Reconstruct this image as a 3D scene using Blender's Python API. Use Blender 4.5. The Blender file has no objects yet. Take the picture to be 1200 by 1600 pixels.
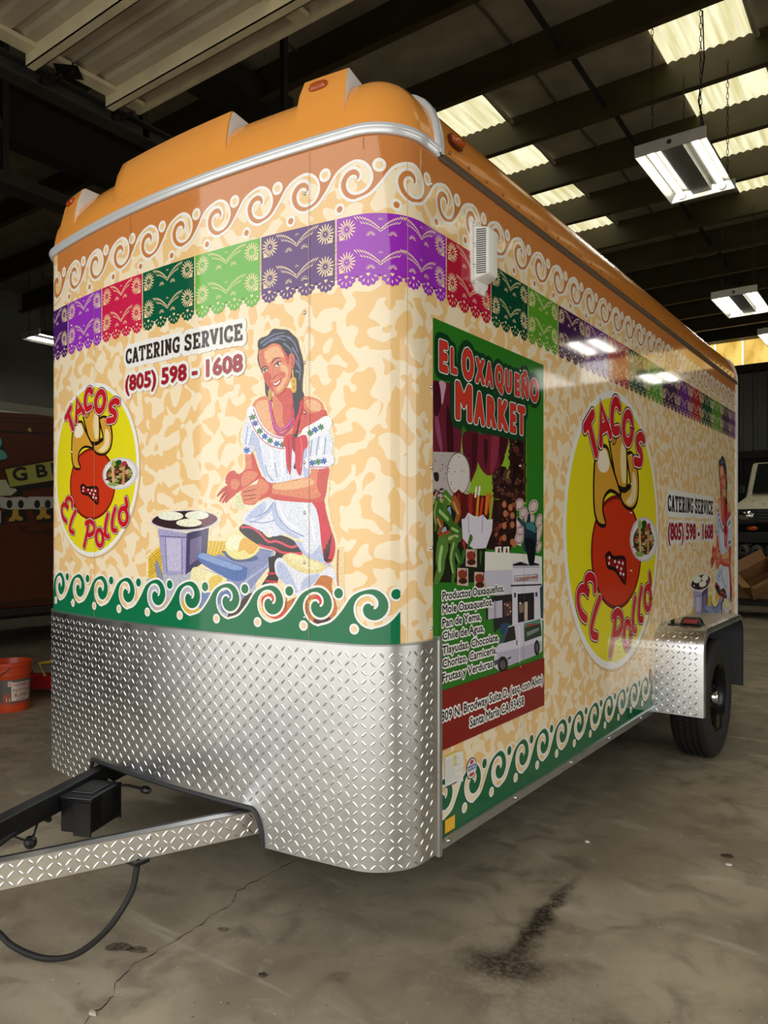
import bpy, bmesh, math, random, bisect
from mathutils import Vector, Matrix
from mathutils.geometry import tessellate_polygon
scene = bpy.context.scene
COL = scene.collection
PI = math.pi
# ------------------------------------------------------------------ camera
YAW = math.atan2(856.0, 1170.0)
cam_d = bpy.data.cameras.new('camera'); cam = bpy.data.objects.new('camera', cam_d); COL.objects.link(cam)
cam.location = (0, 0, 1.348); cam.rotation_euler = (PI/2, 0, YAW)
cam_d.sensor_fit = 'HORIZONTAL'; cam_d.sensor_width = 36; cam_d.lens = 36*1170/1200
cam_d.shift_y = 32/1200; cam_d.clip_start = 0.02; cam_d.clip_end = 200
scene.camera = cam
# ------------------------------------------------------------------ daylight: overcast sky through the open door
world = bpy.data.worlds.new('World'); scene.world = world; world.use_nodes = True
_bg = world.node_tree.nodes['Background']
_bg.inputs['Color'].default_value = (1.0, 0.985, 0.95, 1); _bg.inputs['Strength'].default_value = 2.0
DOOR_X0, DOOR_X1, DOOR_Y, DOOR_Z = -4.3, 3.0, -0.35, 4.0
_pd = bpy.data.lights.new('door_portal', 'AREA'); _pd.shape = 'RECTANGLE'; _pd.size = DOOR_X1-DOOR_X0; _pd.size_y = DOOR_Z
_pd.cycles.is_portal = True
portal = bpy.data.objects.new('door_portal', _pd); COL.objects.link(portal)
portal.location = ((DOOR_X0+DOOR_X1)/2, DOOR_Y, DOOR_Z/2); portal.rotation_euler = (PI/2, 0, 0)
WR_X, D2_Y0, D2_Y1 = 6.5, 0.8, 7.6   # unseen door opening, added in the right-hand wall to brighten the trailer side
_pd2 = _pd.copy(); _pd2.size = D2_Y1-D2_Y0
portal2 = bpy.data.objects.new('door_portal', _pd2); COL.objects.link(portal2)
portal2.location = (WR_X, (D2_Y0+D2_Y1)/2, DOOR_Z/2); portal2.rotation_euler = (PI/2, 0, PI/2)
scene.view_settings.view_transform = 'Standard'; scene.view_settings.look = 'None'
scene.view_settings.exposure = 0.12; scene.view_settings.gamma = 1.0; scene.view_settings.use_curve_mapping = False
SKYLIGHT_E = 0.85; TUBE_E = 17.0
# ------------------------------------------------------------------ helpers
def lin(h):
    if not isinstance(h, str): return tuple(h[:3])
    o = []
    for i in (0, 2, 4):
        c = int(h[i:i+2], 16)/255
        o.append(c/12.92 if c <= 0.04045 else ((c+0.055)/1.055)**2.4)
    return tuple(o)
MATS = {}
def nodes_of(name):
    m = bpy.data.materials.new(name); m.use_nodes = True; MATS[name] = m
    nt = m.node_tree; b = nt.nodes['Principled BSDF']
    return m, nt, b
def mat(name, col, rough=0.5, metal=0.0, noise=0.0, nscale=8.0, bump=0.0, bscale=60.0, spec=0.5, emit=0.0, coat=0.0, trans=0.0):
    if name in MATS: return MATS[name]
    m, nt, b = nodes_of(name); c = lin(col)
    b.inputs['Base Color'].default_value = (*c, 1); b.inputs['Roughness'].default_value = rough
    b.inputs['Metallic'].default_value = metal; b.inputs['Specular IOR Level'].default_value = spec
    b.inputs['Coat Weight'].default_value = coat; b.inputs['Transmission Weight'].default_value = trans
    if emit: b.inputs['Emission Color'].default_value = (*c, 1); b.inputs['Emission Strength'].default_value = emit
    tc = nt.nodes.new('ShaderNodeTexCoord')
    if noise:
        n = nt.nodes.new('ShaderNodeTexNoise'); n.inputs['Scale'].default_value = nscale; n.inputs['Detail'].default_value = 5
        nt.links.new(tc.outputs['Object'], n.inputs['Vector'])
        r = nt.nodes.new('ShaderNodeValToRGB')
        r.color_ramp.elements[0].position = 0.3; r.color_ramp.elements[1].position = 0.7
        r.color_ramp.elements[0].color = (*[x*(1-noise) for x in c], 1); r.color_ramp.elements[1].color = (*[min(1, x*(1+noise*0.7)) for x in c], 1)
        nt.links.new(n.outputs['Fac'], r.inputs['Fac']); nt.links.new(r.outputs['Color'], b.inputs['Base Color'])
        mr = nt.nodes.new('ShaderNodeMapRange'); mr.inputs['To Min'].default_value = max(0.02, rough-0.08); mr.inputs['To Max'].default_value = min(1, rough+0.1)
        nt.links.new(n.outputs['Fac'], mr.inputs['Value']); nt.links.new(mr.outputs['Result'], b.inputs['Roughness'])
    if bump:
        n2 = nt.nodes.new('ShaderNodeTexNoise'); n2.inputs['Scale'].default_value = bscale; n2.inputs['Detail'].default_value = 4
        nt.links.new(tc.outputs['Object'], n2.inputs['Vector'])
        bp = nt.nodes.new('ShaderNodeBump'); bp.inputs['Strength'].default_value = bump; bp.inputs['Distance'].default_value = 0.01
        nt.links.new(n2.outputs['Fac'], bp.inputs['Height']); nt.links.new(bp.outputs['Normal'], b.inputs['Normal'])
    return m
def link(name, me, parent=None, m=None):
    o = bpy.data.objects.new(name, me); COL.objects.link(o)
    if m is not None:
        for x in (m if isinstance(m, (list, tuple)) else [m]): me.materials.append(x)
    if parent is not None: o.parent = parent
    return o
def tag(o, label=None, cat=None, group=None, kind=None):
    if label: o['label'] = label
    if cat: o['category'] = cat
    if group: o['group'] = group
    if kind: o['kind'] = kind
    return o
def empty(name, loc=(0, 0, 0), rz=0.0):
    o = bpy.data.objects.new(name, None); COL.objects.link(o); o.location = loc; o.rotation_euler = (0, 0, rz); o.empty_display_size = 0.1
    return o
def struct(name, me, m=None, parent=None):
    o = link(name, me, parent, m); o['kind'] = 'structure'; return o
class MB:
    def __init__(s): s.v = []; s.f = []; s.mi = []; s.cur = 0; s.sm = []; s.smooth = False
    def add(s, vs, fs):
        k = len(s.v); s.v += [tuple(v) for v in vs]
        for f in fs: s.f.append(tuple(i+k for i in f)); s.mi.append(s.cur); s.sm.append(s.smooth)
        return s
    def box(s, x0, y0, z0, x1, y1, z1, M=None):
        vs = [Vector((x, y, z)) for z in (z0, z1) for y in (y0, y1) for x in (x0, x1)]
        if M is not None: vs = [M @ v for v in vs]
        return s.add(vs, [(0, 2, 3, 1), (4, 5, 7, 6), (0, 1, 5, 4), (2, 6, 7, 3), (0, 4, 6, 2), (1, 3, 7, 5)])
    def lathe(s, prof, n=24, axis='Z', c=(0, 0, 0), M=None, closed=False):
        vs = []; 
        for (r, h) in prof:
            for i in range(n):
                a = 2*PI*i/n; p = (r*math.cos(a), r*math.sin(a), h)
                if axis == 'X': p = (p[2], p[0], p[1])
                elif axis == 'Y': p = (p[0], p[2], p[1])
                v = Vector((p[0]+c[0], p[1]+c[1], p[2]+c[2])); vs.append(M @ v if M is not None else v)
        fs = []; m = len(prof)
        for j in range(m if closed else m-1):
            for i in range(n): fs.append((j*n+i, j*n+(i+1) % n, ((j+1) % m)*n+(i+1) % n, ((j+1) % m)*n+i))
        return s.add(vs, fs)
    def cyl(s, c, r, h, n=16, axis='Z', M=None):
        s.lathe([(0.0005, 0), (r, 0), (r, h), (0.0005, h)], n, axis, c, M); return s
    def tube(s, pts, r, n=8, r1=None):
        pts = [Vector(p) for p in pts]; vs = []; up = Vector((0, 0, 1)); m = len(pts)
        for i, p in enumerate(pts):
            d = (pts[min(i+1, m-1)]-pts[max(i-1, 0)]).normalized()
            a = d.cross(up)
            if a.length < 1e-3: a = d.cross(Vector((0, 1, 0)))
            a.normalize(); b = a.cross(d); rr = r if r1 is None else r+(r1-r)*i/(m-1)
            for k in range(n): t = 2*PI*k/n; vs.append(p+a*rr*math.cos(t)+b*rr*math.sin(t))
        fs = [(i*n+k, i*n+(k+1) % n, (i+1)*n+(k+1) % n, (i+1)*n+k) for i in range(m-1) for k in range(n)]
        fs += [tuple(range(n))[::-1], tuple((m-1)*n+k for k in range(n))]
        return s.add(vs, fs)
    def sphere(s, c, r, n=10, m=6, sc=(1, 1, 1)):
        prof = [(max(1e-4, math.sin(PI*j/m))*1.0, -math.cos(PI*j/m)) for j in range(m+1)]; k = len(s.v)
        vs = []
        for (q, h) in prof:
            for i in range(n): a = 2*PI*i/n; vs.append((c[0]+r*sc[0]*q*math.cos(a), c[1]+r*sc[1]*q*math.sin(a), c[2]+r*sc[2]*h))
        return s.add(vs, [(j*n+i, j*n+(i+1) % n, (j+1)*n+(i+1) % n, (j+1)*n+i) for j in range(m) for i in range(n)])
    def prism(s, poly, a0, a1, axis='X', M=None):
        n = len(poly); vs = []
        for a in (a0, a1):
            for (p, q) in poly:
                v = Vector({'X': (a, p, q), 'Y': (p, a, q), 'Z': (p, q, a)}[axis]); vs.append(M @ v if M is not None else v)
        return s.add(vs, [tuple(range(n)), tuple(range(2*n-1, n-1, -1))]+[(i, i+n, (i+1) % n+n, (i+1) % n) for i in range(n)])
    def mesh(s, name, bevel=0.0, seg=2):
        me = bpy.data.meshes.new(name); me.from_pydata(s.v, [], s.f)
        for p, mi, sm in zip(me.polygons, s.mi, s.sm): p.material_index = mi; p.use_smooth = sm
        bm = bmesh.new(); bm.from_mesh(me); bmesh.ops.recalc_face_normals(bm, faces=bm.faces)
        if bevel:
            es = [e for e in bm.edges if len(e.link_faces) == 2 and e.calc_face_angle(0) > 0.5]
            bmesh.ops.bevel(bm, geom=es, offset=bevel, segments=seg, affect='EDGES', profile=0.5, clamp_overlap=True)
        bm.to_mesh(me); bm.free(); return me
    def obj(s, name, m, parent=None, bevel=0.0, seg=2, auto=False):
        me = s.mesh(name, bevel, seg); o = link(name, me, parent, m)
        if auto: me.shade_smooth(); me.set_sharp_from_angle(angle=0.6)
        return o
def dup(root, loc=None, rz=None, label=None, group=None):
    r = root.copy(); COL.objects.link(r)
    if loc is not None: r.location = loc
    if rz is not None: r.rotation_euler = (0, 0, rz)
    if label: r['label'] = label
    if group: r['group'] = group
    for ch in list(root.children):
        c = ch.copy(); COL.objects.link(c); c.parent = r
        for g in list(ch.children):
            d = g.copy(); COL.objects.link(d); d.parent = c
    return r
def catmull(pts, closed=True, n=4):
    m = len(pts); out = []
    rng = range(m if closed else m-1)
    for i in rng:
        if closed: p0, p1, p2, p3 = pts[(i-1) % m], pts[i], pts[(i+1) % m], pts[(i+2) % m]
        else: p0, p1, p2, p3 = pts[max(i-1, 0)], pts[i], pts[i+1], pts[min(i+2, m-1)]
        for k in range(n):
            t = k/n; t2 = t*t; t3 = t2*t
            out.append(tuple(0.5*((2*p1[j])+(-p0[j]+p2[j])*t+(2*p0[j]-5*p1[j]+4*p2[j]-p3[j])*t2+(-p0[j]+3*p1[j]-3*p2[j]+p3[j])*t3) for j in range(2)))
    if not closed: out.append(tuple(pts[-1]))
    return out
# ------------------------------------------------------------------ trailer plan outline (rounded, slightly bowed nose)
XC, XS, YF, RC, CU, CY, YR = -2.217, -1.259, 1.690, 0.165, 0.793, 1.919, 6.49
ZB, ZT = 0.344, 2.545; LSH = .022
_a0 = math.atan(0.14*0.8177/0.84**2); _us = CU+RC*math.sin(_a0)
HP = [(_us*i/40, YF+0.07*(_us*i/40/0.84)**2) for i in range(40)]
HP += [(CU+RC*math.sin(_a0+(PI/2-_a0)*i/28), CY-RC*math.cos(_a0+(PI/2-_a0)*i/28)) for i in range(29)]
LA = [0.0]
for i in range(1, len(HP)): LA.append(LA[-1]+math.hypot(HP[i][0]-HP[i-1][0], HP[i][1]-HP[i-1][1]))
LT = LA[-1]
def _hn(k):
    u, y = HP[k]
    if k >= 40: return (u-CU)/RC, (y-CY)/RC
    d = 0.14*u/0.84**2; l = math.hypot(1, d); return d/l, -1/l
def plan(s):
    if s >= 0: return XS, CY+s, 1.0, 0.0
    if s <= -2*LT: return 2*XC-XS+LSH, CY-(s+2*LT), -1.0, 0.0
    t = s+LT; sg = 1 if t >= 0 else -1; a = abs(t)
    i = min(max(bisect.bisect(LA, a)-1, 0), len(LA)-2); f = (a-LA[i])/(LA[i+1]-LA[i])
    n0 = _hn(i); n1 = _hn(i+1); nx = n0[0]+f*(n1[0]-n0[0]); ny = n0[1]+f*(n1[1]-n0[1]); l = math.hypot(nx, ny)
    u = HP[i][0]+f*(HP[i+1][0]-HP[i][0])
    if sg < 0 and u > .70: q = (u-.70)/.258; u -= LSH*q*q*(3-2*q)
    return XC+sg*u, HP[i][1]+f*(HP[i+1][1]-HP[i][1]), sg*nx/l, ny/l
def wrap(s, z, off=0.0):
    X, Y, nx, ny = plan(s); return (X+nx*off, Y+ny*off, z), (nx, ny, 0.0)
BR = sorted(set([round(-LT+a, 7) for a in LA]+[round(-LT-a, 7) for a in LA]))
SMAX = YR-CY; SMIN = -2*LT-SMAX
# ------------------------------------------------------------------ flat print laid on a surface
GLY = {}
def glyph(body, off=0.0, res=3):
    key = (body, round(off, 4))
    if key in GLY: return GLY[key]
    cu = bpy.data.curves.new('t', 'FONT'); cu.body = body; cu.size = 1.0; cu.offset = off; cu.resolution_u = 2 if len(body) > 3 else 3; cu.fill_mode = 'FRONT'
    o = bpy.data.objects.new('t', cu); COL.objects.link(o); bpy.context.view_layer.update()
    me = bpy.data.meshes.new_from_object(o)
    vs = [(v.co.x, v.co.y) for v in me.vertices]; fs = [tuple(p.vertices) for p in me.polygons]
    bpy.data.objects.remove(o); bpy.data.curves.remove(cu); bpy.data.meshes.remove(me)
    tri = [[vs[i] for i in f] for f in fs]
    bb = (min(v[0] for v in vs), min(v[1] for v in vs), max(v[0] for v in vs), max(v[1] for v in vs)) if vs else (0, 0, 1, 1)
    ec = {}
    for f in fs:
        for k in range(len(f)): e = (f[k], f[(k+1) % len(f)]); kk = (min(e), max(e)); ec[kk] = ec.get(kk, 0)+1
    bnd = [(vs[a], vs[b]) for (a, b), n in ec.items() if n == 1]
    GLY[key] = (tri, bb, bnd); return GLY[key]
STEP = 3e-5; RJ = 6e-6; CJ = 7e-6
class Print:
    def __init__(s, base=0.0006, fn=wrap, curved=True): s.t = []; s.off = base; s.fn = fn; s.curved = curved; s.T = lambda p: p
    def bump(s): s.off += STEP
    def _put(s, pts, col): s.t.append(([s.T(p) for p in pts], col, s.off))
    def poly(s, pts, col, sm=0, lift=True):
        if lift: s.bump()
        if sm: pts = catmull(pts, True, 4)
        c = lin(col)
        for tr in tessellate_polygon([[Vector((p[0], p[1], 0)) for p in pts]]): s._put([pts[i] for i in tr], c)
    def rect(s, x0, z0, x1, z1, col, lift=True):
        if lift: s.bump()
        s._put([(x0, z0), (x1, z0), (x1, z1), (x0, z1)], lin(col))
    def ribbon(s, pts, w, col, w1=None, n=4, cap=True, lift=True, closed=False):
        if lift: s.bump()
        c = lin(col)
        if len(pts) > 2 and n > 1: pts = catmull(pts, closed, n); pts = pts+[pts[0]] if closed else pts
        m = len(pts); L = []; R = []
        if m < 2: return
        for i, p in enumerate(pts):
            if closed: a, b = pts[(i-1) % (m-1)], pts[(i+1) % (m-1)] if i < m-1 else pts[1]
            else: a, b = pts[max(i-1, 0)], pts[min(i+1, m-1)]
            dx, dy = b[0]-a[0], b[1]-a[1]; l = math.hypot(dx, dy) or 1e-9
            ww = (w if w1 is None else w+(w1-w)*i/(m-1))/2
            L.append((p[0]-dy/l*ww, p[1]+dx/l*ww)); R.append((p[0]+dy/l*ww, p[1]-dx/l*ww))
        o0 = s.off
        for i in range(m-1): s.off = o0+RJ*(i % 3); s._put([L[i], R[i], R[i+1], L[i+1]], c)
        s.off = o0+RJ*3
        if cap and not closed:
            for e, q in ((0, 1), (m-1, m-2)):
                p = pts[e]; ww = (w if (w1 is None or e == 0) else w1)/2
                a = math.atan2(p[1]-pts[q][1], p[0]-pts[q][0])
                s._put([(p[0]+ww*math.cos(a+t*PI/6), p[1]+ww*math.sin(a+t*PI/6)) for t in range(-3, 4)], c)
        s.off = o0 if lift else o0+RJ*4
    def ell(s, x, z, rx, rz, col, n=16, rot=0.0, lift=True):
        if lift: s.bump()
        cr, sr = math.cos(rot), math.sin(rot)
        s._put([(x+rx*math.cos(2*PI*i/n)*cr-rz*math.sin(2*PI*i/n)*sr, z+rx*math.cos(2*PI*i/n)*sr+rz*math.sin(2*PI*i/n)*cr) for i in range(n)], lin(col))
    def ring(s, x, z, r0, r1, col, n=20, lift=True):
        if lift: s.bump()
        c = lin(col)
        for i in range(n):
            a, b = 2*PI*i/n, 2*PI*(i+1)/n
            s._put([(x+r0*math.cos(a), z+r0*math.sin(a)), (x+r1*math.cos(a), z+r1*math.sin(a)), (x+r1*math.cos(b), z+r1*math.sin(b)), (x+r0*math.cos(b), z+r0*math.sin(b))], c)
    def text(s, body, x0, z0, x1, cap, col, bold=0.0, out=0.0, rot=0.0, lift=True):
        """fit the text between x0 and x1 on baseline z0 with capital height cap; out > 0 draws a round-cornered backing that much larger"""
        if lift: s.bump()
        c = lin(col); tri, bb, bnd = glyph(body, 0.0); hb = glyph('H', 0.0)[1]; out += bold
        kz = cap/(hb[3]-hb[1]+2*bold); bx = bold*kz; kx = (x1-x0-2*bx)/(bb[2]-bb[0]); cr, sr = math.cos(rot), math.sin(rot)
        def mp(q):
            a, b = bx+(q[0]-bb[0])*kx, bx+(q[1]-hb[1])*kz; return (x0+a*cr-b*sr, z0+a*sr+b*cr)
        for t in tri: s._put([mp(q) for q in t], c)
        if out:
            o0 = s.off; w = out*kz; cells = {}; cs = w*4+.004; done = []; top = 0
            for p, q in bnd:          # one rounded capsule per outline edge; overlapping capsules never share a height
                p, q = mp(p), mp(q); l = math.hypot(q[0]-p[0], q[1]-p[1])
                if l < 1e-7: continue
                a0 = math.atan2(q[1]-p[1], q[0]-p[0])
                poly = [(q[0]+w*math.cos(a0+k*PI/5), q[1]+w*math.sin(a0+k*PI/5)) for k in (-2.5, -1.5, -.5, .5, 1.5, 2.5)]+[(p[0]+w*math.cos(a0+PI+k*PI/5), p[1]+w*math.sin(a0+PI+k*PI/5)) for k in (-2.5, -1.5, -.5, .5, 1.5, 2.5)]
                x_0, x_1 = min(v[0] for v in poly), max(v[0] for v in poly); z_0, z_1 = min(v[1] for v in poly), max(v[1] for v in poly)
                ks = [(i, j) for i in range(int(x_0//cs), int(x_1//cs)+1) for j in range(int(z_0//cs), int(z_1//cs)+1)]
                used = set(); seen = set()
                for kk in ks:
                    for n in cells.get(kk, ()):
                        if n in seen: continue
                        seen.add(n); d = done[n]
                        if d[0] < x_1 and x_0 < d[1] and d[2] < z_1 and z_0 < d[3]: used.add(d[4])
                lay = 1
                while lay in used: lay += 1
                top = max(top, lay); done.append((x_0, x_1, z_0, z_1, lay))
                for kk in ks: cells.setdefault(kk, []).append(len(done)-1)
                s.off = o0+CJ*lay; s._put(poly, c)
            s.off = o0+CJ*(top+1); s.tops = max(getattr(s, 'tops', 0), top)
    def data(s, txt, T=None, ks=1.0):
        """traced shapes; a shape only rises above the shapes it overlaps"""
        old = s.T; base = s.off; done = []; top = 0
        if T: s.T = T
        for ln in txt.strip().split('\n'):
            k, c, a, b, pt = ln.split('|'); a = float(a); b = float(b)
            pts = [tuple(int(v)/2000 for v in p.split(',')) for p in pt.split()]
            g = .004 if k == 'p' else a*.6
            bb = (min(p[0] for p in pts)-g, min(p[1] for p in pts)-g, max(p[0] for p in pts)+g, max(p[1] for p in pts)+g)
            lay = 1+max([l for q, l in done if q[0] < bb[2] and bb[0] < q[2] and q[1] < bb[3] and bb[1] < q[3]], default=0)
            done.append((bb, lay)); top = max(top, lay); s.off = base+STEP*(lay-1)
            if k == 'p': s.poly(pts, c, int(a))
            else: s.ribbon(pts, a*(ks if T else 1.0)/(ks if T else 1.0), c, b, n=3)
        s.off = base+STEP*top; s.T = old
    def build(s, name, parent=None, m=None, label=None):
        V = []; Fc = []; C = []; N = []
        for pts, c, off in s.t:
            parts = [pts]
            if s.curved:
                lo = min(p[0] for p in pts); hi = max(p[0] for p in pts)
                i0 = bisect.bisect_right(BR, lo+1e-6); i1 = bisect.bisect_left(BR, hi-1e-6)
                if i1 > i0:
                    parts = []; rest = pts
                    for b in BR[i0:i1]:
                        A = []; B = []
                        for k in range(len(rest)):
                            p, q = rest[k], rest[(k+1) % len(rest)]
                            if p[0] <= b: A.append(p)
                            if p[0] >= b: B.append(p)
                            if (p[0]-b)*(q[0]-b) < 0:
                                t = (b-p[0])/(q[0]-p[0]); x = (b, p[1]+t*(q[1]-p[1])); A.append(x); B.append(x)
                        if len(A) > 2: parts.append(A)
                        rest = B
                        if len(rest) < 3: break
                    if len(rest) > 2: parts.append(rest)
            for pp in parts:
                if len(pp) < 3: continue
                ar = sum(pp[i][0]*pp[(i+1) % len(pp)][1]-pp[(i+1) % len(pp)][0]*pp[i][1] for i in range(len(pp)))
                if abs(ar) < 1e-9: continue
                if ar < 0: pp = pp[::-1]
                k = len(V)
                for p in pp:
                    co, nn = s.fn(p[0], p[1], off); V.append(co); N.append(nn); C.append(c)
                Fc.append(tuple(range(k, k+len(pp))))
        me = bpy.data.meshes.new(name); me.from_pydata(V, [], Fc)
        at = me.color_attributes.new('Col', 'FLOAT_COLOR', 'POINT')
        fl = []
        for c in C: fl += [c[0], c[1], c[2], 1.0]
        at.data.foreach_set('color', fl)
        me.polygons.foreach_set('use_smooth', [True]*len(me.polygons))
        me.normals_split_custom_set_from_vertices(N)
        o = link(name, me, parent, m or MATS['vinyl_print'])
        if label: o['label'] = label
        return o
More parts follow.
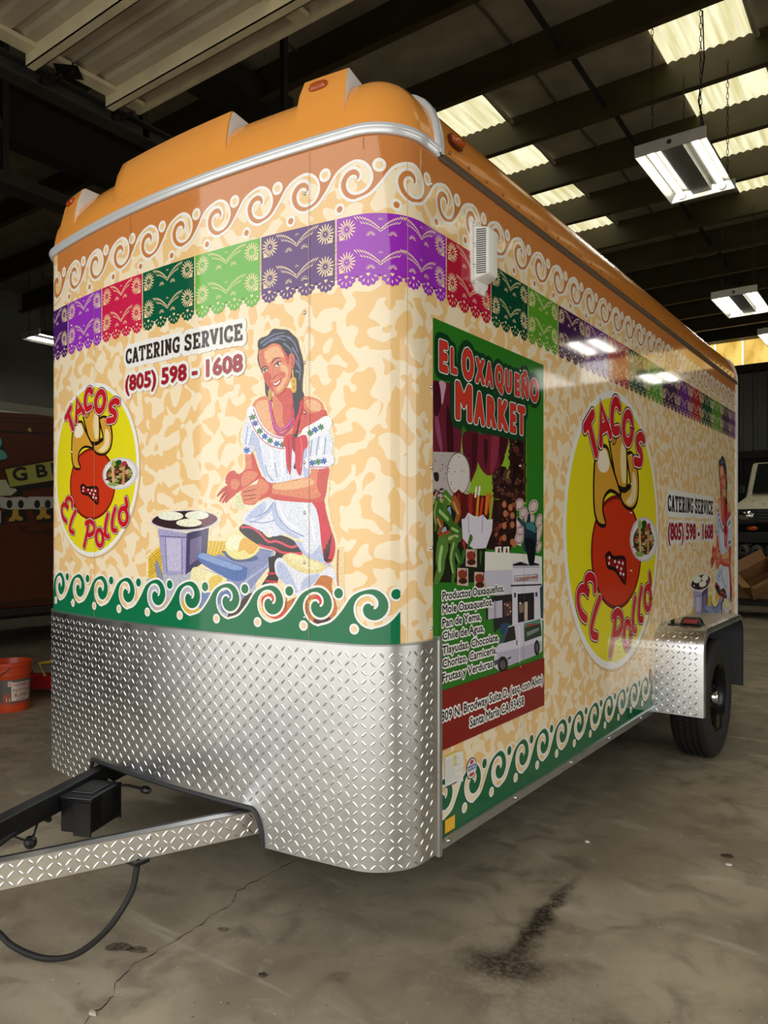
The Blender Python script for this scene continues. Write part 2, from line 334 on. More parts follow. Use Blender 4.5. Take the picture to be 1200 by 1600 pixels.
# ---- traced print shapes: kind|colour|a|b|points in half millimetres on the surface
WOMAN="""
p|f7e2b8|0|0|-1062,4008 -955,3993 -869,3943 -822,3865 -799,3755 -808,3661 -805,3556 -722,3537 -664,3482 -633,3398 -595,3267 -600,3186 -625,3093 -633,2977 -644,2883 -628,2801 -600,2708 -568,2617 -530,2611 -530,2210 -2295,2108 -2295,2525 -2155,2619 -2159,2710 -2267,2759 -2267,2810 -2181,2851 -1926,2873 -1673,2868 -1523,2827 -1502,2779 -1541,2745 -1606,2714 -1610,2670 -1477,2665 -1370,2739 -1320,2809 -1300,2836 -1367,2858 -1394,2886 -1448,2874 -1518,2871 -1570,2909 -1559,2967 -1495,3047 -1422,3108 -1323,3116 -1310,3211 -1340,3301 -1316,3425 -1250,3495 -1244,3569 -1144,3599 -1153,3697 -1200,3776 -1203,3863 -1198,3937 -1144,3984
p|e5c24a|0|0|-2272,2519 -2121,2611 -2089,2366 -2272,2359
p|e5c24a|0|0|-1638,2642 -1470,2636 -1456,2509 -1645,2505
r|c79a35|0.004|0.004|-2260,2492 -2121,2577
r|c79a35|0.004|0.004|-2260,2469 -2121,2555
r|c79a35|0.004|0.004|-2260,2447 -2121,2533
r|c79a35|0.004|0.004|-2260,2425 -2121,2511
r|c79a35|0.004|0.004|-2260,2402 -2121,2489
r|c79a35|0.004|0.004|-2260,2380 -2121,2467
r|c79a35|0.003|0.003|-1636,2531 -1599,2636
r|c79a35|0.003|0.003|-1603,2532 -1567,2636
r|c79a35|0.003|0.003|-1570,2532 -1534,2636
r|c79a35|0.003|0.003|-1538,2533 -1502,2636
r|c79a35|0.003|0.003|-1506,2534 -1470,2636
p|b9bccb|0|0|-2110,2379 -1768,2463 -1286,2387 -1205,2383 -1205,2135 -2295,2064 -2295,2358
p|8d93a8|1|0|-2193,2459 -2168,2494 -2137,2453 -2094,2365 -2159,2363
p|c9b7a8|0|0|-2204,2188 -1999,2247 -1886,2253 -1906,2091 -2204,2071
p|6f86b6|0|0|-1692,2281 -1563,2339 -1456,2279 -1636,2108 -1768,2100
p|e0b84a|0|0|-1896,2219 -1768,2245 -1692,2151 -1886,2125
p|5f7ab4|1|0|-1500,2290 -1405,2320 -1370,2258 -1430,2166 -1509,2181
p|4a3a38|0|0|-1430,2204 -1320,2279 -1205,2315 -1205,2135 -1456,2120
p|a9a6cf|0|0|-2159,2725 -1844,2690 -1854,2407 -2094,2389
p|c4bfdd|0|0|-2070,2656 -1901,2654 -1906,2424 -2049,2427
p|4c4668|0|0|-1846,2690 -1625,2733 -1649,2505 -1856,2404
p|7d7399|0|0|-1807,2647 -1692,2674 -1701,2530 -1817,2468
r|5c577f|0.003|0.003|-2132,2670 -1848,2662
r|5c577f|0.003|0.003|-2075,2660 -2056,2414
r|5c577f|0.003|0.003|-1898,2657 -1890,2406
p|d8d2dc|1|0|-2243,2770 -2193,2808 -2030,2845 -1856,2852 -1692,2844 -1581,2823 -1534,2794 -1554,2758 -1636,2726 -1768,2704 -1927,2700 -2083,2718 -2204,2746
p|3a2730|1|0|-2226,2776 -2181,2808 -2030,2838 -1856,2846 -1692,2838 -1590,2818 -1545,2792 -1572,2762 -1654,2734 -1787,2719 -1927,2717 -2083,2731 -2193,2755
p|6e4048|1|0|-1846,2844 -1692,2838 -1590,2818 -1545,2792 -1572,2762 -1673,2733 -1711,2773
p|eef0dc|0|0|-1879,2811 -1886,2801 -1904,2793 -1934,2786 -1972,2782 -2014,2781 -2057,2783 -2097,2788 -2128,2795 -2149,2804 -2156,2814 -2149,2824 -2128,2832 -2097,2839 -2057,2843 -2014,2844 -1972,2841 -1934,2836 -1904,2829 -1886,2820
p|eef0dc|0|0|-1625,2812 -1630,2803 -1647,2796 -1672,2789 -1705,2786 -1741,2785 -1778,2786 -1812,2791 -1839,2798 -1856,2806 -1862,2815 -1856,2824 -1839,2832 -1812,2838 -1778,2842 -1741,2843 -1705,2841 -1672,2836 -1647,2829 -1630,2821
p|f3f1d8|0|0|-1693,2762 -1699,2753 -1717,2746 -1745,2740 -1781,2736 -1822,2735 -1863,2737 -1900,2741 -1930,2747 -1949,2755 -1956,2764 -1949,2773 -1930,2780 -1900,2786 -1863,2790 -1822,2791 -1781,2789 -1745,2785 -1717,2778 -1699,2770
p|8791bd|0|0|-1545,2550 -1370,2527 -1172,2596 -1053,2579 -1078,2496 -1156,2420 -1262,2311 -1353,2225 -1474,2385 -1599,2497
p|a7b0d6|1|0|-1053,2579 -1085,2496 -1270,2379 -1336,2289 -1286,2391 -1125,2483 -1070,2569
p|55658c|1|0|-1492,2559 -1387,2504 -1213,2514 -1205,2545 -1474,2572
p|f0e29a|1|0|-1474,2613 -1453,2664 -1387,2696 -1303,2708 -1221,2683 -1176,2628 -1179,2578 -1253,2531 -1370,2519 -1453,2556
p|f3efc9|1|0|-1460,2619 -1422,2670 -1336,2683 -1303,2633 -1370,2582 -1439,2581
p|e8b552|1|0|-1320,2658 -1204,2646 -1188,2597 -1253,2552 -1303,2583 -1353,2570
p|efe7b4|1|0|-1797,2436 -1749,2460 -1654,2440 -1509,2405 -1456,2375 -1545,2301 -1692,2295 -1797,2356
p|e6c65a|1|0|-1618,2382 -1545,2410 -1492,2386 -1554,2339 -1599,2299 -1636,2323
p|4f6fae|1|0|-1737,2529 -1692,2560 -1581,2537 -1303,2473 -1277,2447 -1295,2390 -1387,2377 -1509,2412 -1682,2478
p|86a0d4|1|0|-1730,2531 -1687,2555 -1581,2532 -1328,2471 -1370,2447 -1500,2470 -1673,2511
p|eed3a2|0|0|-588,2606 -534,2606 -536,2096 -584,2093
r|b97a4a|0.006|0.006|-571,2588 -577,2471 -571,2297
p|c77a3e|0|0|-751,2372 -694,2433 -608,2435 -618,2365 -577,2238 -611,2091 -1047,2063 -993,2243 -859,2303
r|8d4c28|0.004|0.004|-955,2281 -970,2110
r|8d4c28|0.004|0.004|-903,2277 -912,2114
r|8d4c28|0.004|0.004|-852,2285 -855,2117
r|8d4c28|0.004|0.004|-801,2281 -798,2121
r|8d4c28|0.004|0.004|-751,2289 -742,2124
r|8d4c28|0.004|0.004|-701,2286 -687,2127
r|8d4c28|0.004|0.004|-653,2294 -633,2130
p|d8503a|1|0|-1155,2278 -1024,2314 -993,2255 -948,2172 -1031,2146 -1125,2175
p|f0b63a|1|0|-1152,2216 -1093,2213 -1101,2182 -1141,2180
p|d43a3a|1|0|-779,2253 -715,2314 -646,2276 -660,2240 -715,2226 -758,2194
p|f0c04a|1|0|-786,2270 -751,2278 -758,2224 -779,2211
p|4c3030|1|0|-744,2160 -625,2178 -680,2116 -737,2113
p|2c2628|0|0|-1101,2538 -1031,2552 -986,2486 -1024,2387 -1125,2347 -1156,2358 -1093,2434
r|cf2f40|0.007|0.007|-1101,2434 -1031,2436
r|cf2f40|0.007|0.007|-1117,2384 -1031,2381
p|2a2529|1|0|-1291,2760 -1237,2753 -1172,2717 -1101,2664 -1016,2681 -896,2644 -830,2561 -955,2553 -1024,2509 -1051,2539 -1047,2579 -1172,2611 -1345,2708
r|d6475a|0.008|0.008|-1324,2730 -1245,2729 -1172,2692 -1101,2637 -1031,2640 -925,2605 -877,2613
r|d6475a|0.008|0.008|-1176,2618 -1125,2603 -1054,2594 -993,2571 -925,2565 -837,2565
p|dfe4f2|1|0|-1090,2917 -1062,2906 -765,2892 -729,2838 -701,2731 -694,2625 -708,2602 -808,2636 -866,2660 -955,2684 -1062,2671 -1140,2696 -1253,2740 -1303,2752 -1320,2784 -1295,2821 -1204,2870
p|b9c4e4|1|0|-1062,2886 -1039,2855 -1016,2793 -955,2720 -851,2666 -896,2662 -985,2708 -1047,2757 -1070,2831
p|b9c4e4|1|0|-1204,2857 -1125,2893 -1140,2819 -1237,2783 -1295,2774 -1270,2808
p|b9c4e4|1|0|-1062,2886 -1140,2819 -1253,2758 -1172,2776 -1078,2831
r|8c99c8|0.004|0.004|-1062,2886 -1109,2831 -1204,2795
r|8c99c8|0.004|0.004|-1047,2891 -1024,2806 -940,2720 -822,2672
r|8c99c8|0.003|0.003|-1270,2771 -1140,2758 -1047,2775
r|ffffff|0.006|0.006|-1016,2866 -955,2768 -851,2708
r|ffffff|0.006|0.006|-822,2875 -765,2767 -744,2649
p|b9c4e4|0|0|-896,2644 -701,2615 -663,2516 -611,2494 -680,2480 -794,2543 -830,2567
p|dfe4f2|1|0|-830,2632 -708,2618 -786,2558
p|e3e6f2|1|0|-1041,2518 -986,2534 -866,2458 -779,2443 -680,2478 -622,2482 -591,2447 -577,2366 -611,2418 -694,2433 -751,2369 -859,2303 -925,2342 -1016,2406 -1047,2460
p|b9c4e4|1|0|-1031,2497 -993,2510 -925,2439 -866,2320 -925,2348 -1016,2412
p|b9c4e4|1|0|-823,2406 -708,2444 -751,2378 -837,2322
p|e6d79a|1|0|-987,2543 -925,2567 -837,2552 -751,2529 -653,2493 -694,2452 -779,2443 -881,2461 -948,2499
p|efe6b4|1|0|-955,2547 -896,2560 -779,2526 -694,2492 -737,2467 -852,2483
p|cf2f40|1|0|-772,2904 -683,2905 -655,2813 -628,2731 -592,2626 -611,2527 -664,2517 -691,2625 -705,2743 -728,2838
r|241a1e|0.005|0.005|-622,2675 -639,2563 -667,2528
r|241a1e|0.005|0.005|-637,2648 -649,2551 -651,2528
r|241a1e|0.005|0.005|-652,2622 -658,2540 -636,2528
r|241a1e|0.005|0.005|-667,2595 -668,2528 -621,2529
p|dd8460|1|0|-1240,3504 -1208,3551 -1140,3572 -1062,3562 -1047,3610 -910,3597 -888,3537 -822,3543 -744,3527 -686,3490 -661,3423 -653,3370 -779,3325 -896,3279 -985,3272 -1125,3324 -1196,3397 -1229,3468
p|edb384|1|0|-1204,3528 -1125,3546 -1062,3516 -1078,3431 -1016,3353 -1062,3326 -1140,3374 -1196,3453
p|cf5048|1|0|-1062,3601 -910,3597 -896,3526 -910,3418 -940,3348 -985,3400 -985,3497 -1016,3536
p|cf5048|1|0|-851,3498 -779,3432 -666,3447 -658,3376 -779,3337 -866,3319 -881,3392
p|edb384|1|0|-808,3512 -744,3513 -694,3473 -708,3439 -779,3456
p|dd8460|1|0|-1293,3220 -1230,3217 -1188,3124 -1147,3029 -1221,3007 -1276,3021 -1320,3079 -1295,3122
p|cf5048|1|0|-1237,3214 -1185,3117 -1153,3036 -1198,3056 -1237,3120
p|f3e9c8|1|0|-1176,3041 -1271,2993 -1359,2944 -1394,2908 -1377,2856 -1271,2843 -1186,2875 -1130,2981
p|dcdcae|1|0|-1359,2944 -1300,2943 -1300,2855 -1369,2856 -1387,2901
p|cf5048|1|0|-1344,3080 -1271,3110 -1186,3090 -1167,3051 -1223,3021 -1310,2983 -1384,2949 -1434,2945 -1454,2965 -1434,2998 -1470,3029 -1449,3066 -1399,3093
p|dd8460|1|0|-1310,3082 -1252,3098 -1186,3077 -1223,3035 -1310,2994 -1329,3032
p|dd8460|1|0|-1419,3035 -1369,3048 -1339,3017 -1369,2981 -1414,2979
r|cf5048|0.017|0.007|-1434,2998 -1490,2981 -1542,2942
r|cf5048|0.017|0.007|-1429,2983 -1485,2948 -1519,2907
r|cf5048|0.017|0.007|-1409,2968 -1459,2932 -1495,2897
r|cf5048|0.017|0.007|-1394,2956 -1439,2924 -1464,2899
r|cf5048|0.017|0.007|-1394,3089 -1434,3084 -1464,3051
r|8f2d2c|0.003|0.003|-1459,2988 -1516,2956
r|8f2d2c|0.003|0.003|-1449,2969 -1500,2929
r|8f2d2c|0.003|0.003|-1434,2952 -1475,2918
p|dd8460|1|0|-779,3100 -639,3094 -650,3001 -677,2902 -744,2883 -1047,2906 -1140,2961 -1133,3031 -1047,3009 -910,3023 -791,3050
p|edb384|1|0|-1047,3001 -896,3018 -779,3034 -751,2992 -896,2966 -1047,2971
p|cf5048|1|0|-1062,2941 -896,2918 -751,2903 -680,2943 -646,3071 -666,2907 -744,2880 -1047,2904
p|cf5048|1|0|-708,3085 -641,3092 -653,2989 -680,2919 -722,2979
p|cf5048|1|0|-1181,3063 -1112,3038 -1071,3001 -1075,2937 -1130,2917 -1176,2900 -1223,2875 -1300,2883 -1315,2914 -1325,2973 -1271,2993 -1205,3005 -1176,3033
p|dd8460|1|0|-1176,3041 -1121,3024 -1093,2980 -1139,2939 -1186,2954 -1195,2998
r|dd8460|0.02|0.01|-1186,2990 -1262,2985 -1315,2972
r|dd8460|0.02|0.01|-1181,2958 -1262,2953 -1325,2947
r|dd8460|0.02|0.01|-1181,2932 -1252,2920 -1315,2921
r|dd8460|0.02|0.01|-1195,2911 -1252,2894 -1295,2899
r|8f2d2c|0.003|0.003|-1205,2975 -1310,2959
r|8f2d2c|0.003|0.003|-1205,2940 -1310,2934
r|8f2d2c|0.003|0.003|-1205,2919 -1300,2908
p|dfe4f2|1|0|-1224,3418 -1140,3325 -1047,3282 -940,3276 -805,3315 -791,3219 -773,3111 -782,3046 -910,3026 -1047,3011 -1117,3031 -1176,3129 -1208,3243
p|b9c4e4|1|0|-1204,3367 -1164,3252 -1140,3140 -1109,3040 -1164,3116 -1204,3230
p|b9c4e4|1|0|-808,3292 -779,3112 -785,3050 -822,3047 -830,3197
r|8c99c8|0.004|0.004|-1125,3127 -1101,3064 -1062,3026
r|8c99c8|0.004|0.004|-1047,3136 -1028,3049
r|8c99c8|0.004|0.004|-955,3180 -948,3071
r|ffffff|0.008|0.008|-1078,3223 -1062,3112
r|ffffff|0.008|0.008|-993,3218 -985,3072
p|dfe4f2|1|0|-1244,3494 -1290,3423 -1326,3331 -1313,3268 -1290,3212 -1234,3212 -1208,3305 -1195,3378
r|8c99c8|0.004|0.004|-1270,3384 -1290,3272
r|8c99c8|0.004|0.004|-1229,3356 -1262,3258
p|b9c4e4|1|0|-1221,3368 -1204,3317 -1230,3217 -1253,3245
p|dfe4f2|1|0|-655,3385 -628,3304 -608,3256 -617,3163 -641,3092 -779,3097 -794,3172 -796,3279 -751,3333
r|8c99c8|0.004|0.004|-708,3285 -729,3169
r|8c99c8|0.004|0.004|-659,3271 -673,3166
r|8c99c8|0.004|0.004|-758,3277 -772,3171
r|ffffff|0.006|0.006|-687,3272 -701,3167
r|eef0f6|0.042|0.042|-1240,3475 -1204,3404 -1140,3323 -1054,3273 -961,3250
r|eef0f6|0.046|0.046|-796,3305 -729,3329 -658,3362
r|e6e9f3|0.038|0.038|-782,3128 -708,3135 -633,3138
r|d4d9ea|0.024|0.024|-1295,3235 -1234,3240
r|3f7f5a|0.006|0.006|-1249,3450 -1209,3437
r|3f7f5a|0.006|0.006|-1233,3459 -1224,3427
r|3f7f5a|0.006|0.006|-1213,3453 -1244,3433
r|3468b0|0.006|0.006|-1228,3408 -1188,3395
r|3468b0|0.006|0.006|-1212,3418 -1203,3386
r|3468b0|0.006|0.006|-1192,3411 -1223,3392
r|3f7f5a|0.006|0.006|-1189,3355 -1149,3343
r|3f7f5a|0.006|0.006|-1174,3365 -1165,3333
r|3f7f5a|0.006|0.006|-1154,3359 -1185,3339
r|3468b0|0.006|0.006|-1147,3318 -1108,3306
r|3468b0|0.006|0.006|-1132,3328 -1123,3296
r|3468b0|0.006|0.006|-1113,3322 -1143,3302
r|3f7f5a|0.006|0.006|-1103,3288 -1065,3276
r|3f7f5a|0.006|0.006|-1088,3298 -1079,3266
r|3f7f5a|0.006|0.006|-1069,3292 -1099,3272
r|3468b0|0.006|0.006|-1050,3265 -1012,3254
r|3468b0|0.006|0.006|-1036,3275 -1027,3244
r|3468b0|0.006|0.006|-1016,3269 -1046,3249
r|3f7f5a|0.006|0.006|-1004,3255 -967,3244
r|3f7f5a|0.006|0.006|-990,3265 -981,3234
r|3f7f5a|0.006|0.006|-971,3259 -1000,3240
r|3f7f5a|0.006|0.006|-790,3316 -754,3305
r|3f7f5a|0.006|0.006|-776,3326 -768,3295
r|3f7f5a|0.006|0.006|-758,3320 -786,3301
r|3468b0|0.006|0.006|-754,3333 -719,3322
r|3468b0|0.006|0.006|-740,3343 -732,3312
r|3468b0|0.006|0.006|-723,3337 -750,3318
r|3f7f5a|0.006|0.006|-712,3347 -677,3335
r|3f7f5a|0.006|0.006|-698,3356 -690,3326
r|3f7f5a|0.006|0.006|-681,3351 -708,3332
r|3468b0|0.006|0.006|-775,3130 -740,3120
r|3468b0|0.006|0.006|-762,3140 -754,3110
r|3468b0|0.006|0.006|-744,3135 -771,3115
r|3f7f5a|0.006|0.006|-733,3135 -698,3125
r|3f7f5a|0.006|0.006|-719,3145 -711,3115
r|3f7f5a|0.006|0.006|-702,3140 -729,3120
r|3468b0|0.006|0.006|-691,3138 -656,3128
r|3468b0|0.006|0.006|-677,3148 -669,3118
r|3468b0|0.006|0.006|-660,3143 -687,3123
r|3468b0|0.006|0.006|-1299,3238 -1258,3226
r|3468b0|0.006|0.006|-1283,3248 -1273,3216
r|3468b0|0.006|0.006|-1262,3242 -1294,3222
r|c55a78|0.003|0.003|-1260,3451 -1224,3381 -1150,3291 -1062,3242 -967,3222
r|c55a78|0.003|0.003|-1221,3492 -1185,3420 -1125,3346 -1043,3302 -961,3287
r|c55a78|0.003|0.003|-779,3100 -641,3094
r|b83a86|0.01|0.01|-1090,3540 -1074,3455 -1051,3386 -1013,3347 -967,3356 -918,3395 -896,3459
r|d06aa8|0.004|0.004|-1090,3540 -1074,3455 -1051,3386 -1013,3347 -967,3356 -918,3395 -896,3459
r|b83a86|0.008|0.008|-1062,3393 -1037,3340 -993,3313 -948,3337 -903,3382
r|2a2a33|0.024|0.012|-887,3585 -878,3500 -869,3415 -887,3321 -878,3224 -869,3152 -887,3104
r|cf2f40|0.012|0.012|-837,3532 -844,3461 -873,3392 -896,3321
r|cf2f40|0.01|0.01|-910,3491 -896,3393 -878,3344
p|cf2f40|1|0|-967,3302 -910,3312 -896,3285 -808,3301 -791,3231 -822,3197 -843,3052 -884,3104 -887,3200 -910,3226 -922,3060 -955,3131 -961,3229 -982,3242
p|9e2030|1|0|-910,3298 -887,3284 -887,3200 -910,3226
r|9e2030|0.004|0.004|-940,3288 -933,3203 -928,3106
r|e86a70|0.004|0.004|-844,3282 -834,3198 -844,3102
p|2a2a33|1|0|-1060,3991 -999,3981 -945,3969 -906,3937 -869,3900 -852,3845 -832,3784 -822,3719 -829,3656 -832,3583 -820,3547 -853,3507 -879,3512 -899,3567 -919,3655 -945,3776 -1013,3881 -1081,3889 -1172,3873 -1185,3925 -1158,3947 -1102,3957
p|33353f|1|0|-1171,3884 -1187,3837 -1183,3792 -1151,3722 -1129,3665 -1119,3577 -1092,3563 -1067,3528 -1095,3618 -1130,3676 -1151,3733
r|6f7898|0.007|0.003|-1158,3916 -1109,3936 -1047,3955 -972,3956
r|6f7898|0.007|0.003|-1137,3896 -1067,3926 -986,3937 -919,3917
r|6f7898|0.007|0.003|-945,3926 -892,3882 -866,3820
r|6f7898|0.007|0.003|-906,3851 -866,3788 -847,3722
r|6f7898|0.007|0.003|-879,3704 -850,3690 -853,3648
r|6f7898|0.007|0.003|-972,3886 -932,3855 -906,3814
r|6f7898|0.007|0.003|-879,3768 -853,3723 -840,3700
r|6f7898|0.007|0.003|-1081,3917 -1013,3924 -959,3906
p|dd8460|1|0|-1174,3868 -1137,3873 -1081,3894 -1047,3898 -999,3879 -972,3843 -944,3802 -931,3763 -915,3719 -924,3661 -951,3615 -982,3586 -1019,3570 -1054,3584 -1095,3624 -1130,3670 -1144,3716 -1164,3768 -1177,3819
p|edb384|1|0|-1116,3861 -1054,3880 -1006,3864 -972,3811 -986,3802 -1047,3809 -1074,3779 -1081,3726 -1102,3772 -1130,3830
p|edb384|1|0|-999,3760 -945,3733 -945,3668 -979,3618 -1019,3584 -1033,3612 -986,3651 -992,3695
p|d3745c|1|0|-1172,3862 -1137,3869 -1130,3813 -1116,3762 -1151,3755 -1167,3790
p|cf5048|1|0|-1138,3710 -1095,3722 -1085,3677 -1067,3637 -1054,3587 -1095,3624 -1126,3669
p|d86a58|1|0|-1013,3708 -972,3709 -959,3680 -986,3667 -1013,3681
p|e27a62|1|0|-1095,3771 -1067,3779 -1054,3723 -1033,3699 -1060,3675 -1081,3693
p|cf5048|1|0|-999,3879 -972,3843 -944,3802 -932,3763 -945,3754 -965,3799 -992,3851
p|d8705e|1|0|-933,3806 -909,3819 -887,3785 -894,3738 -911,3721 -931,3753
r|9a3a38|0.003|0.003|-919,3799 -902,3776 -909,3739
r|3a2a2c|0.0045|0.002|-1066,3779 -1040,3800 -999,3802
r|3a2a2c|0.0045|0.003|-1153,3749 -1131,3761 -1099,3754
p|f4eeee|1|0|-1043,3754 -1026,3766 -998,3773 -1009,3756 -1030,3748
p|2c3040|0|0|-1009,3761 -1012,3755 -1019,3754 -1027,3757 -1030,3764 -1027,3769 -1019,3771 -1012,3768
r|241c20|0.0035|0.0035|-1047,3757 -1026,3774 -996,3778
p|f4eeee|1|0|-1143,3730 -1130,3739 -1105,3739 -1116,3727 -1134,3722
p|2c3040|0|0|-1115,3731 -1118,3726 -1124,3725 -1131,3727 -1134,3733 -1131,3738 -1124,3740 -1118,3737
r|241c20|0.0035|0.0035|-1148,3732 -1130,3743 -1101,3743
r|a03a34|0.0035|0.0035|-1083,3704 -1080,3677 -1060,3675 -1045,3683 -1025,3698
p|b42a38|1|0|-1071,3646 -1043,3648 -1019,3662 -994,3672 -996,3651 -1019,3626 -1050,3625
p|fbf6f2|1|0|-1060,3643 -1033,3644 -1002,3663 -1013,3642 -1038,3632
p|d9a93c|1|0|-919,3660 -899,3669 -879,3656 -876,3619 -879,3576 -902,3570 -915,3590 -909,3622
r|d9a93c|0.006|0.006|-906,3712 -902,3664
p|a87a20|0|0|-891,3641 -893,3636 -898,3635 -902,3637 -904,3643 -902,3648 -898,3649 -893,3647
p|a87a20|0|0|-888,3604 -890,3599 -895,3597 -900,3599 -902,3605 -900,3610 -895,3612 -890,3609
p|c9a04a|1|0|-1099,3602 -1074,3594 -1073,3545 -1095,3547
"""
LOGO="""
p|cc3a1c|0|0|4262,2484 4221,2303 4104,2145 3927,2029 3713,1964 3487,1955 3271,1999 3084,2087 2942,2211 2853,2357 2823,2515 2853,2671 2942,2813 3084,2931 3271,3011 3487,3046 3713,3027 3927,2953 4104,2829 4221,2667
r|7c1d16|0.02|0.02|4262,2484 4221,2303 4104,2145 3927,2029 3713,1964 3487,1955 3271,1999 3084,2087 2942,2211 2853,2357 2823,2515 2853,2671 2942,2813 3084,2931 3271,3011 3487,3046 3713,3027 3927,2953 4104,2829 4221,2667 4262,2484
p|8e1c20|1|0|3192,2472 3303,2499 3407,2448 3722,2439 3767,2335 3750,2177 3460,2329 3252,2364
r|241a14|0.019|0.019|3192,2472 3303,2499 3407,2448 3722,2439 3767,2335 3750,2177 3460,2329 3252,2364 3192,2472
p|f0e6e2|0|0|3319,2450 3311,2439 3293,2435 3275,2440 3268,2452 3275,2463 3293,2467 3311,2462
p|f0e6e2|0|0|3309,2397 3301,2386 3283,2382 3265,2387 3258,2399 3265,2410 3283,2414 3301,2409
p|f0e6e2|0|0|3476,2410 3468,2399 3449,2394 3431,2400 3423,2412 3431,2423 3449,2427 3468,2422
p|f0e6e2|0|0|3595,2397 3587,2386 3567,2381 3548,2387 3540,2399 3548,2410 3567,2414 3587,2409
p|f0e6e2|0|0|3705,2384 3697,2373 3677,2368 3658,2374 3650,2386 3658,2397 3677,2402 3697,2396
p|f0e6e2|0|0|3540,2353 3532,2342 3513,2338 3494,2343 3487,2355 3494,2366 3513,2370 3532,2365
p|f0e6e2|0|0|3661,2330 3653,2319 3633,2315 3614,2320 3606,2332 3614,2344 3633,2348 3653,2342
p|f0e6e2|0|0|3728,2271 3719,2260 3700,2256 3680,2262 3672,2274 3680,2285 3700,2289 3719,2284
p|f0e6e2|0|0|3638,2285 3630,2273 3611,2269 3592,2275 3584,2287 3592,2299 3611,2303 3630,2297
p|d9a338|1|0|3790,3498 3952,3522 4102,3428 4181,3219 4132,3022 3952,2939 3722,2971 3584,3077 3546,3148 3894,3184 3865,3334
r|241a14|0.019|0.019|3790,3498 3952,3522 4102,3428 4181,3219 4132,3022 3952,2939 3722,2971 3584,3077 3546,3148 3894,3184 3865,3334 3790,3498
p|f0dca8|1|0|3982,3323 4102,3253 4084,3059 3923,2976 3778,3010 3952,3111
p|d9a338|1|0|3283,3580 3345,3654 3476,3689 3638,3696 3722,3716 3790,3648 3813,3199 3694,3137 3529,3129 3397,3357
r|241a14|0.019|0.019|3283,3580 3345,3654 3476,3689 3638,3696 3722,3716 3790,3648 3813,3199 3694,3137 3529,3129 3397,3357 3283,3580
p|f0dca8|1|0|3638,3578 3750,3588 3778,3235 3666,3210 3611,3391
r|241a14|0.03|0.03|3546,3145 3722,3123 3905,3175
p|d9a338|1|0|2911,3390 2996,3483 3118,3520 3252,3502 3345,3371 3556,3149 3622,3060 3345,3103 3152,3033 3113,2901 3192,2770 3006,2774 2902,2879 2874,3048 2883,3252
r|241a14|0.019|0.019|2911,3390 2996,3483 3118,3520 3252,3502 3345,3371 3556,3149 3622,3060 3345,3103 3152,3033 3113,2901 3192,2770 3006,2774 2902,2879 2874,3048 2883,3252 2911,3390
p|f6ead0|1|0|2973,3395 3093,3491 3217,3467 3293,3349 3192,3272 3020,3278
p|241a14|0|0|3484,3591 3459,3568 3429,3552 3401,3546 3384,3553 3381,3569 3394,3592 3418,3614 3448,3631 3476,3637 3494,3631 3497,3614
p|d9a338|0|0|3459,3591 3435,3571 3410,3563 3399,3571 3408,3591 3432,3611 3457,3619 3468,3611
p|cfcbd0|0|0|4876,2617 4850,2539 4774,2469 4659,2417 4517,2385 4364,2378 4216,2395 4086,2432 3985,2487 3921,2553 3899,2625 3921,2696 3985,2761 4086,2814 4216,2850 4364,2864 4517,2854 4659,2821 4774,2767 4850,2696
p|e9e6e6|0|0|4820,2618 4796,2547 4729,2485 4627,2437 4500,2409 4364,2402 4231,2417 4114,2450 4023,2499 3966,2559 3946,2624 3966,2689 4023,2748 4114,2796 4231,2828 4364,2840 4500,2831 4627,2801 4729,2752 4796,2688
p|4a3c26|0|0|4722,2608 4704,2557 4649,2512 4566,2478 4463,2457 4351,2452 4242,2463 4145,2487 4070,2523 4022,2566 4005,2614 4022,2662 4070,2704 4145,2739 4242,2762 4351,2770 4463,2763 4566,2741 4649,2705 4704,2659
"""
